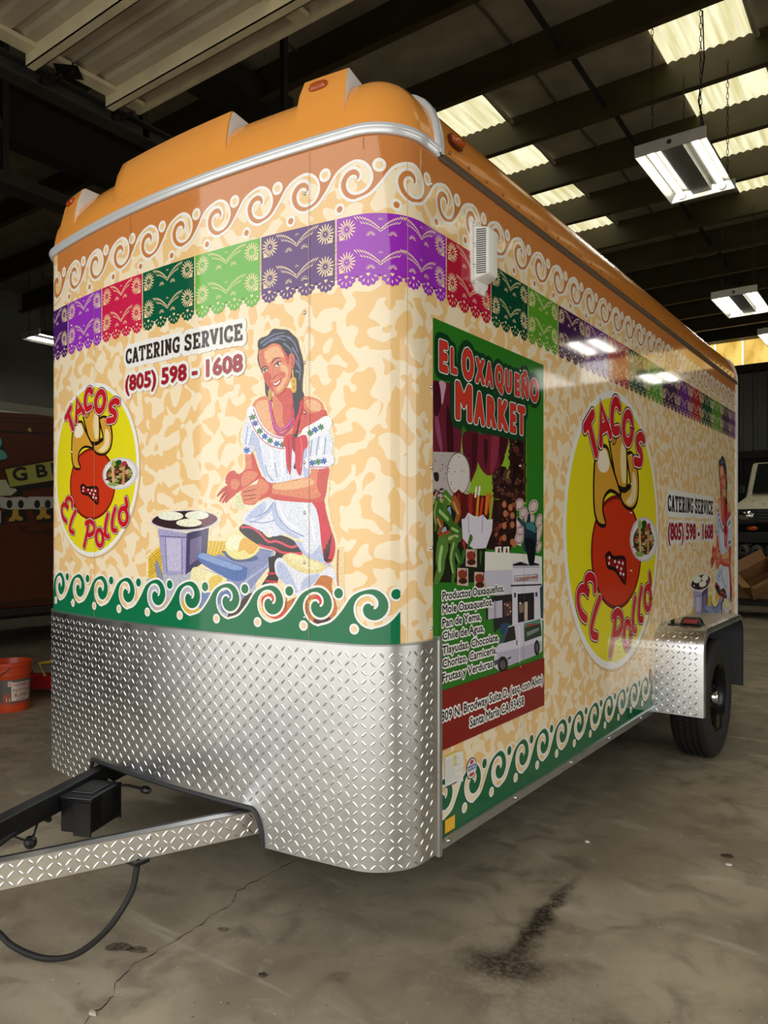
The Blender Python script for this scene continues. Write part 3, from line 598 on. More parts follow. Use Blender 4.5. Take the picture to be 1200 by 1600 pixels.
LOGOFOOD="""
p|6b7d38|0|0|4191,2690 4143,2681 4099,2684 4085,2698 4109,2714 4156,2723 4201,2719 4216,2706
p|b5552e|0|0|4475,2576 4439,2581 4426,2592 4443,2602 4480,2605 4517,2600 4530,2589 4512,2579
p|3d2a1a|0|0|4279,2612 4273,2623 4293,2632 4327,2633 4356,2626 4362,2615 4342,2606 4307,2605
p|8a5a34|0|0|4166,2526 4139,2513 4109,2511 4093,2520 4101,2535 4128,2547 4158,2550 4174,2541
p|3d2a1a|0|0|4725,2598 4677,2583 4627,2583 4603,2596 4619,2616 4665,2631 4716,2631 4741,2618
p|3d2a1a|0|0|4487,2527 4444,2517 4403,2519 4386,2531 4405,2546 4447,2556 4488,2555 4505,2543
p|d8c49a|0|0|4654,2650 4622,2640 4587,2640 4568,2649 4577,2663 4608,2672 4644,2672 4663,2663
p|94a858|0|0|4391,2562 4347,2571 4336,2585 4365,2596 4416,2598 4460,2589 4471,2575 4442,2564
p|b5552e|0|0|4362,2634 4317,2630 4278,2638 4269,2651 4295,2664 4341,2667 4380,2660 4389,2646
p|6b7d38|0|0|4045,2596 4039,2614 4058,2624 4091,2619 4118,2602 4124,2583 4105,2573 4073,2579
p|d8c49a|0|0|4263,2537 4250,2523 4219,2517 4190,2524 4178,2539 4192,2554 4223,2559 4252,2552
p|3d2a1a|0|0|4460,2584 4445,2595 4455,2604 4485,2605 4517,2598 4532,2587 4522,2578 4492,2577
p|94a858|0|0|4091,2575 4078,2585 4093,2597 4126,2604 4159,2601 4172,2591 4158,2579 4124,2573
p|6b7d38|0|0|4479,2737 4431,2724 4389,2723 4378,2736 4404,2754 4452,2768 4494,2769 4506,2756
p|c9a676|0|0|4153,2607 4096,2612 4074,2622 4100,2631 4158,2633 4216,2628 4238,2618 4212,2609
p|c9a676|0|0|4249,2520 4218,2533 4223,2547 4262,2553 4312,2548 4344,2535 4338,2521 4299,2514
p|6b7d38|0|0|4236,2512 4228,2527 4243,2535 4273,2531 4300,2518 4308,2503 4293,2494 4263,2498
p|b5552e|0|0|4658,2564 4609,2566 4578,2577 4583,2591 4621,2600 4671,2599 4702,2587 4697,2573
p|6b7d38|0|0|4709,2546 4670,2540 4625,2544 4600,2556 4610,2569 4648,2575 4694,2572 4719,2559
p|c9a676|0|0|4658,2617 4624,2602 4579,2600 4550,2610 4554,2629 4587,2644 4631,2647 4661,2636
p|d8c49a|0|0|4195,2588 4201,2601 4226,2608 4257,2603 4275,2590 4269,2577 4243,2570 4213,2575
p|57301c|0|0|4589,2716 4534,2711 4489,2718 4481,2733 4514,2748 4569,2753 4614,2746 4622,2730
p|c9a676|0|0|4316,2498 4260,2503 4238,2511 4262,2519 4318,2520 4375,2516 4398,2507 4373,2500
p|b5552e|0|0|4492,2464 4446,2468 4427,2477 4445,2485 4490,2488 4537,2484 4557,2475 4538,2467
p|8a5a34|0|0|4104,2629 4066,2642 4066,2656 4104,2663 4158,2659 4196,2646 4196,2632 4158,2625
p|b5552e|0|0|4165,2714 4147,2730 4162,2741 4202,2743 4243,2733 4261,2718 4246,2706 4206,2705
p|94a858|0|0|4375,2452 4339,2445 4293,2449 4263,2461 4268,2474 4303,2481 4349,2477 4379,2465
p|94a858|0|0|4518,2685 4480,2680 4448,2684 4441,2695 4461,2705 4498,2710 4530,2706 4538,2695
p|b5552e|0|0|4061,2603 4030,2616 4032,2627 4065,2630 4110,2624 4141,2611 4140,2600 4107,2597
p|c9a676|0|0|4385,2686 4391,2703 4429,2713 4475,2709 4504,2694 4498,2677 4460,2667 4414,2671
p|c9a676|0|0|4553,2633 4540,2646 4554,2655 4587,2655 4620,2646 4634,2633 4620,2624 4586,2624
p|d8c49a|0|0|4326,2559 4274,2566 4256,2575 4283,2582 4339,2581 4391,2574 4410,2565 4382,2558
p|94a858|0|0|4291,2688 4264,2682 4225,2685 4197,2694 4195,2703 4222,2709 4261,2707 4290,2698
p|3d2a1a|0|0|4078,2556 4060,2566 4070,2579 4102,2586 4137,2584 4155,2574 4145,2562 4113,2554
p|c9a676|0|0|4711,2613 4677,2610 4651,2614 4648,2623 4669,2631 4703,2634 4730,2630 4733,2621
p|6b7d38|0|0|4394,2537 4363,2547 4361,2558 4389,2564 4431,2563 4463,2553 4465,2542 4436,2535
p|b5552e|0|0|4510,2572 4472,2566 4443,2568 4441,2577 4466,2588 4504,2594 4533,2592 4536,2583
p|b5552e|0|0|4295,2569 4248,2565 4206,2573 4194,2587 4219,2600 4266,2604 4308,2597 4321,2582
p|94a858|0|0|4304,2490 4245,2491 4210,2502 4219,2517 4266,2527 4325,2526 4361,2515 4352,2500
p|b5552e|0|0|4474,2710 4438,2710 4411,2717 4410,2729 4435,2737 4471,2737 4498,2729 4499,2718
p|c9a676|0|0|4162,2596 4158,2609 4182,2618 4221,2619 4251,2609 4256,2596 4231,2587 4192,2587
p|c9a676|0|0|4456,2597 4399,2603 4378,2614 4406,2622 4467,2623 4525,2617 4547,2606 4518,2598
p|57301c|0|0|4080,2539 4022,2536 3988,2541 3999,2552 4047,2563 4105,2566 4139,2561 4129,2550
p|94a858|0|0|4712,2633 4672,2627 4630,2633 4611,2645 4626,2657 4666,2663 4708,2657 4728,2645
p|94a858|0|0|4690,2574 4648,2578 4627,2588 4638,2599 4675,2605 4717,2602 4739,2592 4727,2580
p|57301c|0|0|4582,2520 4559,2513 4527,2514 4505,2521 4506,2531 4529,2538 4561,2537 4583,2530
r|d8b184|0.035|0.035|4206,2750 4231,2514
r|c98f5c|0.035|0.035|4514,2731 4500,2479
p|9fb04e|0|0|4313,2780 4303,2756 4275,2739 4237,2732 4200,2738 4173,2755 4163,2779 4173,2802 4200,2820 4237,2826 4275,2821 4303,2804
p|b23046|0|0|4593,2762 4574,2733 4527,2721 4480,2733 4461,2761 4480,2790 4527,2802 4574,2791
p|2e4a24|0|0|4461,2791 4434,2763 4370,2751 4307,2762 4281,2790 4307,2818 4370,2830 4434,2819
p|8fa858|0|0|4321,2446 4259,2434 4160,2441 4082,2462 4070,2485 4129,2497 4228,2490 4308,2469
"""
LETTERS="""
s|0|0|0|2656,3634 2846,3782
s|0|0|0|2741,3706 2930,3429
s|0|0|0|3054,3540 3064,3891 3314,3645
s|0|0|0|3074,3672 3232,3725
s|0|0|0|3578,3943 3513,3989 3423,3972 3365,3875 3365,3758 3428,3693 3546,3715
s|0|0|0|3976,3782 3965,3724 3934,3672 3889,3635 3836,3619 3783,3625 3739,3652 3710,3696 3700,3751 3710,3808 3739,3858 3783,3895 3836,3913 3889,3909 3934,3882 3965,3838 3976,3782
s|0|0|0|4358,3696 4269,3728 4145,3684 4145,3606 4269,3543 4244,3448 4059,3444
s|0|0|0|2902,2164 2883,2259 2764,2298 2674,2261 2701,2168 2755,2140 2621,2198 2509,2172 2492,2076 2565,1973 2674,1917
s|0|0|0|3025,2079 2902,1960 2818,1832 2837,1763 2949,1730
s|0|0|0|3460,1872 3428,1734 3324,1513
s|0|0|0|3386,1879 3513,1911 3644,1856 3644,1749 3513,1693 3439,1712
s|0|0|0|3929,1640 3920,1592 3896,1555 3860,1532 3818,1527 3777,1542 3742,1573 3719,1616 3711,1664 3719,1710 3742,1747 3777,1771 3818,1776 3860,1762 3896,1732 3920,1689 3929,1640
s|0|0|0|4065,2005 4000,1847 3994,1703 4084,1669
s|0|0|0|4275,2095 4200,1937 4200,1786 4300,1761
s|0|0|0|4607,1967 4598,1921 4573,1883 4537,1859 4494,1854 4451,1866 4415,1895 4392,1936 4383,1983 4392,2028 4415,2065 4451,2089 4494,2096 4537,2084 4573,2055 4598,2014 4607,1967
s|0|0|0|4514,2095 4593,2120 4567,2234
"""
POSTER="""
p|8fb82e|0|0|121,3290 1454,3426 1454,2912 911,2895 121,2871
p|6a1e34|0|0|119,3649 354,3665 431,3470 484,3403 458,3213 444,3151 119,3127
p|c9a0b0|1|0|193,3652 272,3652 254,3577 229,3509 205,3570
p|8d4a66|1|0|145,3498 187,3407 229,3251 217,3205 174,3278 145,3370
p|3c0e1c|1|0|291,3518 354,3395 367,3211 303,3193 278,3353
p|431022|1|0|121,3621 187,3644 217,3533 180,3439 133,3445
p|5c1828|1|0|491,3354 719,3379 690,3167 634,3080 592,3036 572,3117 504,3180
p|6e1f30|1|0|676,3360 1131,3408 1114,3287 1019,3177 926,3119 835,3096 748,3129 690,3195
p|8d3042|1|0|895,3383 1003,3394 988,3262 941,3164 873,3112 880,3231
p|43101e|1|0|1019,3396 1139,3409 1090,3241 1019,3184
p|43101e|1|0|777,3328 835,3334 828,3191 791,3153
p|431020|1|0|620,3354 690,3362 676,3214 620,3107 613,3244
p|2a1416|0|0|895,3103 1019,3177 1114,3176 1131,3066 1180,3143 1163,3411 1445,3441 1445,2927 926,2939
p|2a1012|0|0|1229,3126 1207,3129 1193,3138 1190,3149 1201,3160 1221,3168 1245,3170 1268,3167 1282,3159 1284,3148 1274,3137 1253,3129
p|5c3028|0|0|1292,2972 1293,2981 1304,2990 1321,2994 1340,2994 1355,2988 1364,2979 1362,2970 1351,2961 1334,2957 1315,2957 1300,2963
p|5c3028|0|0|1324,3000 1301,2990 1277,2986 1257,2988 1247,2996 1250,3007 1264,3019 1287,3029 1311,3033 1331,3031 1341,3023 1338,3012
p|5c3028|0|0|1260,2961 1249,2949 1230,2941 1206,2939 1186,2944 1173,2953 1172,2965 1183,2976 1203,2984 1226,2986 1247,2982 1259,2973
p|2a1012|0|0|1399,3120 1373,3112 1346,3109 1324,3113 1313,3123 1317,3135 1333,3147 1358,3155 1386,3158 1408,3154 1419,3145 1416,3132
p|5c3028|0|0|1342,2952 1312,2948 1286,2950 1270,2958 1269,2968 1282,2979 1308,2988 1338,2992 1364,2990 1381,2982 1382,2971 1368,2960
p|4a2420|0|0|1422,3201 1408,3193 1386,3189 1361,3189 1340,3194 1329,3202 1331,3212 1345,3220 1367,3224 1392,3224 1413,3219 1424,3210
p|5c3028|0|0|1246,2925 1217,2923 1192,2926 1178,2935 1179,2946 1193,2956 1218,2963 1247,2966 1272,2962 1286,2954 1286,2943 1271,2933
p|1d0c0e|0|0|1345,3133 1340,3144 1346,3155 1363,3163 1386,3165 1408,3162 1425,3154 1430,3142 1424,3131 1407,3123 1384,3121 1361,3124
p|2a1012|0|0|1392,2957 1373,2947 1347,2943 1321,2944 1302,2952 1295,2963 1301,2975 1320,2985 1346,2990 1372,2989 1392,2981 1399,2970
p|1d0c0e|0|0|1427,2940 1405,2931 1381,2927 1359,2930 1346,2937 1345,2949 1357,2961 1378,2970 1403,2974 1425,2972 1438,2964 1439,2952
p|2a1012|0|0|1373,3128 1351,3133 1338,3140 1338,3148 1350,3155 1371,3158 1396,3158 1418,3154 1431,3147 1431,3139 1419,3132 1398,3128
p|3a1a1a|0|0|1322,3238 1303,3233 1283,3232 1266,3236 1258,3243 1260,3253 1272,3261 1291,3267 1312,3268 1329,3264 1337,3256 1335,3247
p|3a1a1a|0|0|1387,2978 1359,2974 1333,2976 1317,2982 1315,2992 1327,3003 1350,3012 1378,3016 1404,3015 1420,3008 1423,2998 1410,2987
p|2a1012|0|0|1347,3137 1319,3129 1292,3127 1274,3131 1268,3140 1277,3152 1298,3164 1326,3172 1353,3174 1373,3170 1378,3161 1369,3149
p|3a1a1a|0|0|1229,3104 1203,3096 1175,3094 1153,3099 1144,3109 1149,3122 1167,3134 1194,3142 1222,3144 1244,3139 1253,3129 1248,3116
p|2a1012|0|0|1210,3069 1202,3082 1205,3093 1217,3101 1237,3102 1259,3097 1276,3087 1285,3075 1282,3063 1269,3055 1249,3054 1228,3059
p|1d0c0e|0|0|1254,3175 1231,3181 1218,3190 1220,3199 1236,3206 1261,3210 1289,3208 1312,3201 1325,3192 1323,3183 1307,3176 1282,3173
p|1d0c0e|0|0|1185,2926 1166,2933 1158,2942 1162,2951 1177,2956 1200,2958 1224,2954 1243,2946 1251,2937 1247,2929 1232,2923 1209,2922
p|2a1012|0|0|1454,3215 1447,3203 1431,3194 1409,3190 1388,3191 1373,3199 1369,3210 1375,3222 1391,3231 1413,3235 1434,3234 1449,3226
p|3a1a1a|0|0|1316,3129 1301,3119 1281,3112 1261,3111 1246,3117 1240,3126 1245,3138 1260,3149 1280,3155 1300,3156 1315,3151 1321,3141
p|2a1012|0|0|1311,3239 1295,3246 1289,3255 1295,3266 1312,3274 1335,3279 1358,3277 1375,3271 1380,3261 1374,3251 1357,3242 1334,3238
p|3a1a1a|0|0|1384,3395 1363,3392 1343,3395 1327,3402 1320,3413 1324,3423 1338,3431 1358,3434 1379,3432 1395,3424 1402,3414 1398,3403
p|1d0c0e|0|0|1355,3263 1334,3257 1312,3256 1296,3260 1290,3268 1295,3277 1311,3286 1332,3293 1354,3294 1371,3290 1377,3282 1371,3272
p|2a1012|0|0|1234,3110 1226,3118 1230,3128 1244,3137 1265,3143 1287,3145 1305,3141 1313,3133 1309,3123 1294,3113 1273,3107 1251,3106
p|4a2420|0|0|1391,3078 1381,3086 1380,3095 1391,3104 1409,3108 1430,3108 1449,3104 1459,3096 1460,3086 1449,3078 1431,3073 1410,3073
p|5c3028|0|0|1227,3301 1210,3304 1200,3311 1200,3321 1210,3331 1227,3338 1247,3341 1265,3338 1275,3330 1275,3320 1265,3310 1247,3303
p|4a2420|0|0|1450,3088 1431,3077 1407,3070 1385,3070 1371,3077 1369,3089 1379,3102 1398,3113 1421,3120 1443,3120 1457,3113 1460,3101
p|1d0c0e|0|0|1298,3094 1286,3085 1267,3080 1246,3080 1230,3084 1222,3093 1224,3102 1237,3111 1255,3116 1276,3117 1293,3112 1301,3104
p|1d0c0e|0|0|1283,3313 1272,3321 1271,3330 1280,3338 1297,3342 1317,3342 1335,3338 1346,3330 1347,3321 1338,3313 1321,3309 1301,3309
p|2a1012|0|0|1337,3007 1313,3008 1296,3014 1289,3024 1295,3034 1312,3041 1336,3045 1360,3044 1378,3038 1385,3029 1378,3019 1361,3011
p|5c3028|0|0|1426,3198 1419,3187 1403,3178 1383,3174 1366,3177 1354,3185 1352,3197 1359,3208 1375,3217 1394,3221 1412,3218 1424,3210
p|5c3028|0|0|1231,3310 1233,3324 1247,3336 1269,3343 1295,3344 1317,3338 1329,3327 1328,3314 1314,3301 1290,3294 1264,3293 1243,3299
p|4a2420|0|0|1265,2942 1250,2950 1243,2959 1248,2966 1263,2970 1284,2970 1305,2965 1321,2958 1327,2949 1322,2941 1307,2937 1286,2938
p|1d0c0e|0|0|1401,2948 1391,2939 1374,2933 1354,2931 1337,2935 1326,2942 1326,2952 1335,2961 1352,2968 1372,2969 1390,2966 1400,2958
p|4a2420|0|0|1308,3266 1284,3272 1271,3280 1272,3288 1286,3294 1311,3296 1339,3293 1363,3287 1376,3279 1375,3271 1361,3265 1336,3264
p|5c3028|0|0|1381,2969 1369,2975 1368,2985 1378,2994 1395,3001 1416,3004 1435,3001 1446,2994 1448,2985 1438,2976 1420,2969 1399,2966
p|3a1a1a|0|0|1183,3256 1181,3266 1189,3276 1206,3283 1228,3286 1247,3282 1260,3274 1262,3264 1253,3253 1236,3246 1214,3245 1195,3248
p|2a1012|0|0|1291,3236 1279,3245 1282,3257 1296,3268 1320,3275 1346,3276 1368,3272 1379,3262 1377,3250 1362,3239 1338,3232 1312,3231
p|3a1a1a|0|0|1230,3295 1211,3284 1188,3277 1167,3277 1154,3283 1151,3294 1159,3307 1178,3318 1200,3325 1222,3325 1236,3319 1239,3308
p|4a2420|0|0|1359,2950 1343,2955 1336,2964 1338,2975 1351,2985 1369,2991 1389,2992 1405,2987 1413,2978 1410,2967 1398,2957 1379,2951
p|2a1012|0|0|1393,3387 1366,3386 1346,3390 1339,3397 1346,3406 1365,3414 1392,3419 1419,3420 1438,3416 1446,3408 1439,3399 1419,3391
p|3a1a1a|0|0|1239,3252 1228,3240 1209,3230 1184,3227 1162,3230 1148,3238 1146,3251 1156,3263 1175,3273 1199,3276 1222,3274 1236,3265
p|3a1a1a|0|0|1195,3154 1175,3155 1161,3161 1154,3171 1158,3182 1170,3191 1189,3196 1208,3195 1223,3188 1230,3178 1226,3167 1213,3158
p|2a1012|0|0|1279,3249 1258,3243 1236,3242 1220,3245 1213,3253 1218,3263 1233,3272 1254,3279 1276,3280 1292,3276 1299,3268 1295,3258
p|5c3028|0|0|1226,2921 1207,2928 1199,2937 1202,2945 1217,2950 1238,2950 1261,2947 1280,2940 1289,2931 1285,2923 1271,2918 1249,2917
p|4a2420|0|0|1260,3362 1240,3366 1228,3372 1228,3380 1239,3386 1260,3390 1283,3390 1304,3387 1316,3380 1316,3372 1305,3366 1284,3362
p|3a1a1a|0|0|1331,3091 1307,3088 1284,3090 1269,3096 1265,3106 1274,3116 1292,3124 1316,3128 1339,3126 1355,3120 1358,3110 1350,3100
p|5c3028|0|0|1351,3076 1343,3066 1323,3057 1298,3054 1273,3056 1256,3063 1251,3073 1258,3084 1278,3092 1303,3096 1328,3094 1345,3087
p|1d0c0e|0|0|1241,3267 1218,3264 1199,3265 1188,3271 1190,3278 1202,3287 1223,3293 1247,3296 1266,3295 1277,3290 1276,3282 1263,3274
p|2a1012|0|0|1352,2951 1345,2962 1352,2974 1370,2983 1396,2987 1422,2986 1442,2978 1449,2967 1442,2955 1423,2946 1397,2942 1371,2944
p|1d0c0e|0|0|1182,3058 1165,3066 1159,3077 1167,3087 1186,3095 1211,3097 1236,3094 1253,3086 1259,3075 1251,3064 1232,3057 1206,3054
p|1d0c0e|0|0|1352,3359 1331,3351 1307,3347 1286,3350 1273,3357 1272,3368 1283,3379 1303,3387 1327,3391 1349,3389 1362,3381 1363,3370
p|1d0c0e|0|0|1302,3153 1283,3142 1262,3135 1244,3135 1234,3141 1235,3152 1246,3164 1265,3176 1286,3183 1304,3183 1314,3177 1313,3166
p|3a1a1a|0|0|1189,2989 1170,2989 1154,2992 1147,2998 1151,3005 1163,3012 1182,3016 1201,3016 1217,3012 1224,3006 1220,2999 1208,2992
p|5f3a30|0|0|1059,3077 1050,3084 1050,3093 1061,3102 1078,3109 1098,3112 1115,3109 1124,3102 1124,3093 1113,3084 1096,3077 1076,3075
p|4a2622|0|0|1038,2984 1021,2987 1009,2993 1006,3002 1012,3010 1026,3017 1045,3019 1062,3017 1074,3011 1077,3002 1071,2993 1056,2987
p|3a1a1a|0|0|1087,2962 1072,2955 1051,2952 1031,2954 1016,2961 1010,2970 1015,2979 1030,2986 1050,2989 1071,2987 1086,2980 1092,2971
p|220f10|0|0|948,3013 945,3023 950,3033 964,3038 981,3039 997,3034 1008,3025 1011,3015 1005,3006 992,3000 975,2999 959,3004
p|220f10|0|0|1064,2935 1038,2932 1015,2934 1003,2941 1004,2950 1017,2959 1041,2966 1067,2969 1090,2967 1103,2961 1102,2951 1088,2942
p|220f10|0|0|1072,3111 1066,3120 1069,3129 1080,3136 1097,3138 1114,3135 1128,3128 1134,3119 1131,3110 1119,3103 1103,3101 1085,3104
p|220f10|0|0|967,3023 945,3023 926,3027 916,3035 916,3045 928,3055 947,3061 969,3062 988,3058 999,3049 998,3039 987,3029
p|5f3a30|0|0|1094,3095 1075,3096 1061,3102 1055,3111 1060,3121 1073,3129 1092,3133 1111,3131 1125,3126 1130,3116 1126,3107 1112,3099
p|5f3a30|0|0|1138,2960 1114,2964 1099,2972 1096,2981 1107,2990 1129,2996 1155,2997 1180,2993 1195,2985 1198,2975 1187,2966 1165,2961
p|3a1a1a|0|0|1034,2936 1025,2944 1024,2953 1033,2960 1049,2964 1068,2963 1084,2959 1094,2951 1095,2942 1086,2935 1070,2931 1051,2931
p|3a1a1a|0|0|996,3023 982,3013 964,3007 946,3007 934,3012 930,3022 936,3033 950,3043 968,3049 986,3049 998,3044 1002,3034
p|3a1a1a|0|0|1132,3044 1120,3054 1119,3065 1129,3073 1147,3077 1170,3075 1190,3069 1203,3059 1204,3048 1194,3040 1175,3036 1152,3038
p|4a2622|0|0|1028,3033 1014,3041 1011,3050 1019,3060 1036,3067 1057,3070 1077,3068 1091,3061 1095,3051 1087,3041 1069,3034 1048,3031
p|3a1a1a|0|0|1123,3043 1110,3051 1108,3062 1119,3072 1138,3078 1162,3079 1184,3075 1197,3066 1199,3055 1188,3045 1168,3039 1144,3038
p|5f3a30|0|0|957,3089 941,3083 924,3081 909,3084 901,3090 903,3099 912,3107 928,3112 946,3114 960,3112 968,3105 967,3097
p|4a2622|0|0|927,2989 922,2997 928,3007 943,3015 963,3019 984,3018 999,3012 1004,3003 998,2994 983,2986 962,2982 942,2983
p|4a2622|0|0|966,3052 962,3061 966,3069 978,3075 994,3076 1009,3073 1021,3066 1025,3057 1020,3049 1008,3043 992,3042 977,3045
p|5f3a30|0|0|934,3038 914,3036 898,3038 889,3043 891,3050 902,3057 920,3062 940,3064 956,3062 965,3057 963,3050 952,3043
p|220f10|0|0|1068,3102 1055,3092 1038,3086 1020,3085 1006,3090 999,3098 1003,3109 1015,3119 1032,3125 1051,3126 1065,3121 1071,3112
p|4a2622|0|0|1009,2999 991,2993 971,2990 954,2993 946,3000 947,3010 959,3019 977,3026 997,3028 1014,3026 1022,3018 1021,3009
p|5f3a30|0|0|1028,2987 1012,2993 1006,3002 1010,3011 1023,3019 1043,3024 1063,3023 1079,3017 1085,3008 1081,2998 1067,2990 1048,2986
p|5f3a30|0|0|1093,2973 1068,2968 1046,2966 1032,2970 1030,2978 1040,2987 1060,2996 1085,3002 1107,3003 1122,2999 1124,2992 1113,2982
p|220f10|0|0|1078,3030 1061,3025 1043,3025 1027,3030 1020,3037 1021,3046 1032,3053 1048,3058 1067,3058 1082,3053 1090,3046 1089,3037
p|3a1a1a|0|0|1083,2985 1060,2990 1048,2998 1047,3006 1060,3012 1082,3014 1107,3013 1130,3007 1143,3000 1143,2992 1130,2985 1108,2983
p|3a1a1a|0|0|932,2935 913,2940 904,2950 906,2960 919,2968 940,2973 963,2973 982,2967 992,2958 990,2947 976,2939 955,2934
p|3a1a1a|0|0|1050,3079 1036,3071 1017,3068 999,3069 986,3074 983,3083 989,3092 1003,3100 1021,3104 1039,3103 1052,3097 1056,3089
p|220f10|0|0|948,2983 929,2981 911,2982 900,2988 898,2996 906,3004 921,3010 940,3013 958,3011 969,3006 971,2998 964,2989
p|5f3a30|0|0|1147,3134 1123,3129 1101,3128 1088,3132 1085,3140 1095,3150 1115,3158 1139,3164 1161,3164 1175,3160 1177,3152 1167,3143
p|4a2622|0|0|1030,3060 1017,3049 1000,3042 982,3041 968,3046 962,3055 966,3067 979,3078 996,3085 1014,3086 1028,3082 1034,3072
p|4a2622|0|0|1018,3121 1005,3110 986,3103 966,3101 951,3106 945,3116 948,3128 961,3139 980,3147 999,3148 1015,3143 1021,3133
p|220f10|0|0|1079,3015 1056,3019 1042,3027 1040,3037 1050,3046 1071,3052 1096,3054 1119,3050 1134,3042 1136,3032 1125,3023 1104,3017
p|3a1a1a|0|0|984,3055 971,3048 952,3045 934,3046 922,3052 917,3060 922,3069 936,3076 954,3079 972,3078 985,3072 989,3064
p|5f3a30|0|0|1104,3070 1096,3081 1097,3091 1107,3097 1123,3098 1142,3094 1157,3086 1165,3075 1163,3065 1153,3058 1137,3057 1119,3062
p|5f3a30|0|0|1132,3059 1110,3066 1100,3075 1103,3085 1118,3092 1143,3095 1169,3093 1191,3086 1202,3077 1199,3067 1183,3060 1158,3057
p|b89a90|0|0|1072,3002 1071,2999 1066,2998 1062,2999 1060,3002 1062,3005 1066,3006 1071,3005
p|b89a90|0|0|1162,3115 1160,3111 1155,3110 1151,3111 1149,3114 1151,3117 1155,3119 1160,3118
p|b89a90|0|0|1283,3377 1281,3374 1277,3372 1272,3373 1270,3376 1272,3379 1277,3381 1281,3380
p|b89a90|0|0|1306,3097 1304,3094 1299,3092 1294,3094 1292,3097 1294,3100 1299,3102 1304,3101
p|b89a90|0|0|1166,3147 1164,3144 1159,3142 1155,3143 1153,3146 1155,3150 1159,3151 1164,3150
p|b89a90|0|0|1150,3284 1149,3281 1144,3279 1139,3280 1137,3283 1139,3286 1144,3288 1149,3287
p|b89a90|0|0|1184,3353 1182,3349 1178,3348 1173,3349 1171,3352 1173,3355 1178,3357 1182,3356
p|b89a90|0|0|1170,3096 1168,3093 1163,3091 1159,3093 1157,3096 1159,3099 1163,3100 1168,3099
p|b89a90|0|0|1142,3128 1141,3125 1136,3123 1131,3124 1129,3127 1131,3131 1136,3132 1141,3131
p|b89a90|0|0|1404,3003 1402,3000 1397,2998 1392,3000 1390,3003 1392,3006 1397,3008 1402,3007
p|b89a90|0|0|995,3026 993,3023 989,3022 984,3023 982,3026 984,3029 989,3030 993,3029
p|b89a90|0|0|1231,3352 1229,3348 1224,3346 1220,3347 1218,3350 1220,3354 1224,3355 1229,3355
p|b89a90|0|0|1101,3263 1100,3260 1095,3258 1091,3259 1089,3262 1091,3266 1095,3267 1100,3266
p|b89a90|0|0|968,3128 966,3125 962,3123 957,3124 956,3127 957,3130 962,3132 966,3131
p|b89a90|0|0|1388,3249 1386,3245 1381,3244 1376,3244 1374,3248 1376,3251 1381,3253 1386,3252
p|b89a90|0|0|1357,3086 1355,3083 1350,3081 1346,3082 1344,3086 1346,3089 1350,3091 1355,3089
p|b89a90|0|0|994,2999 992,2996 988,2995 984,2996 982,2999 984,3002 988,3003 992,3002
p|b89a90|0|0|1220,2981 1218,2977 1213,2976 1209,2977 1207,2980 1209,2983 1213,2985 1218,2984
p|b89a90|0|0|1278,3063 1276,3059 1271,3058 1266,3059 1264,3062 1266,3065 1271,3067 1276,3066
p|b89a90|0|0|1094,3025 1092,3022 1087,3021 1083,3022 1081,3025 1083,3028 1087,3029 1092,3028
p|b9b0ae|0|0|121,3201 484,3226 572,3145 592,3023 551,2946 444,2935 121,2884
p|d6cfca|0|0|581,3090 574,3046 552,3005 519,2972 477,2950 431,2941 386,2946 346,2964 315,2993 295,3030 288,3072 295,3115 315,3155 346,3188 386,3211 431,3221 477,3218 519,3202 552,3173 574,3134
r|6b6360|0.004|0.004|581,3090 570,3035 537,2987 488,2954 431,2941 376,2949 329,2977 299,3020 288,3072 299,3125 329,3172 376,3206 431,3221 488,3215 537,3188 570,3145 581,3090
p|7d7470|0|0|508,3103 506,3100 500,3098 495,3099 492,3102 495,3105 500,3106 506,3106
p|7d7470|0|0|475,3108 472,3105 466,3103 460,3104 458,3107 460,3111 466,3113 472,3112
p|3a3432|0|0|343,3023 341,3020 337,3019 332,3020 330,3022 332,3025 337,3026 341,3026
p|8e8682|0|0|339,3201 337,3197 333,3195 329,3196 327,3200 329,3203 333,3205 337,3204
p|3a3432|0|0|208,2964 206,2962 201,2961 196,2961 194,2964 196,2966 201,2967 206,2967
p|3a3432|0|0|321,3110 319,3106 315,3104 311,3106 309,3110 311,3114 315,3116 319,3114
p|7d7470|0|0|242,3103 240,3100 234,3098 229,3099 226,3102 229,3105 234,3106 240,3106
p|7d7470|0|0|219,3153 217,3151 213,3149 209,3150 208,3152 209,3154 213,3155 217,3154
p|7d7470|0|0|190,3038 188,3036 184,3035 180,3036 178,3037 180,3039 184,3040 188,3040
p|7d7470|0|0|300,3120 299,3117 296,3115 293,3117 292,3120 293,3123 296,3125 299,3124
p|7d7470|0|0|300,3100 299,3096 296,3094 293,3095 292,3099 293,3103 296,3105 299,3104
p|7d7470|0|0|232,3097 230,3095 227,3094 224,3094 222,3096 224,3099 227,3100 230,3099
p|7d7470|0|0|275,3169 274,3166 271,3164 269,3165 267,3168 269,3172 271,3174 274,3172
p|3a3432|0|0|564,2969 562,2965 556,2963 550,2964 548,2968 550,2972 556,2974 562,2973
p|3a3432|0|0|238,3129 236,3126 230,3124 225,3125 223,3128 225,3132 230,3133 236,3132
p|3a3432|0|0|265,3186 263,3184 259,3183 255,3183 253,3185 255,3186 259,3187 263,3187
p|8e8682|0|0|132,3181 131,3180 128,3179 126,3179 124,3181 126,3183 128,3184 131,3183
p|7d7470|0|0|336,3157 334,3154 330,3153 325,3154 324,3156 325,3158 330,3160 334,3159
p|3a3432|0|0|274,3077 273,3073 269,3072 265,3073 263,3076 265,3079 269,3081 273,3080
p|3a3432|0|0|262,3043 260,3041 254,3040 248,3040 245,3042 248,3043 254,3044 260,3044
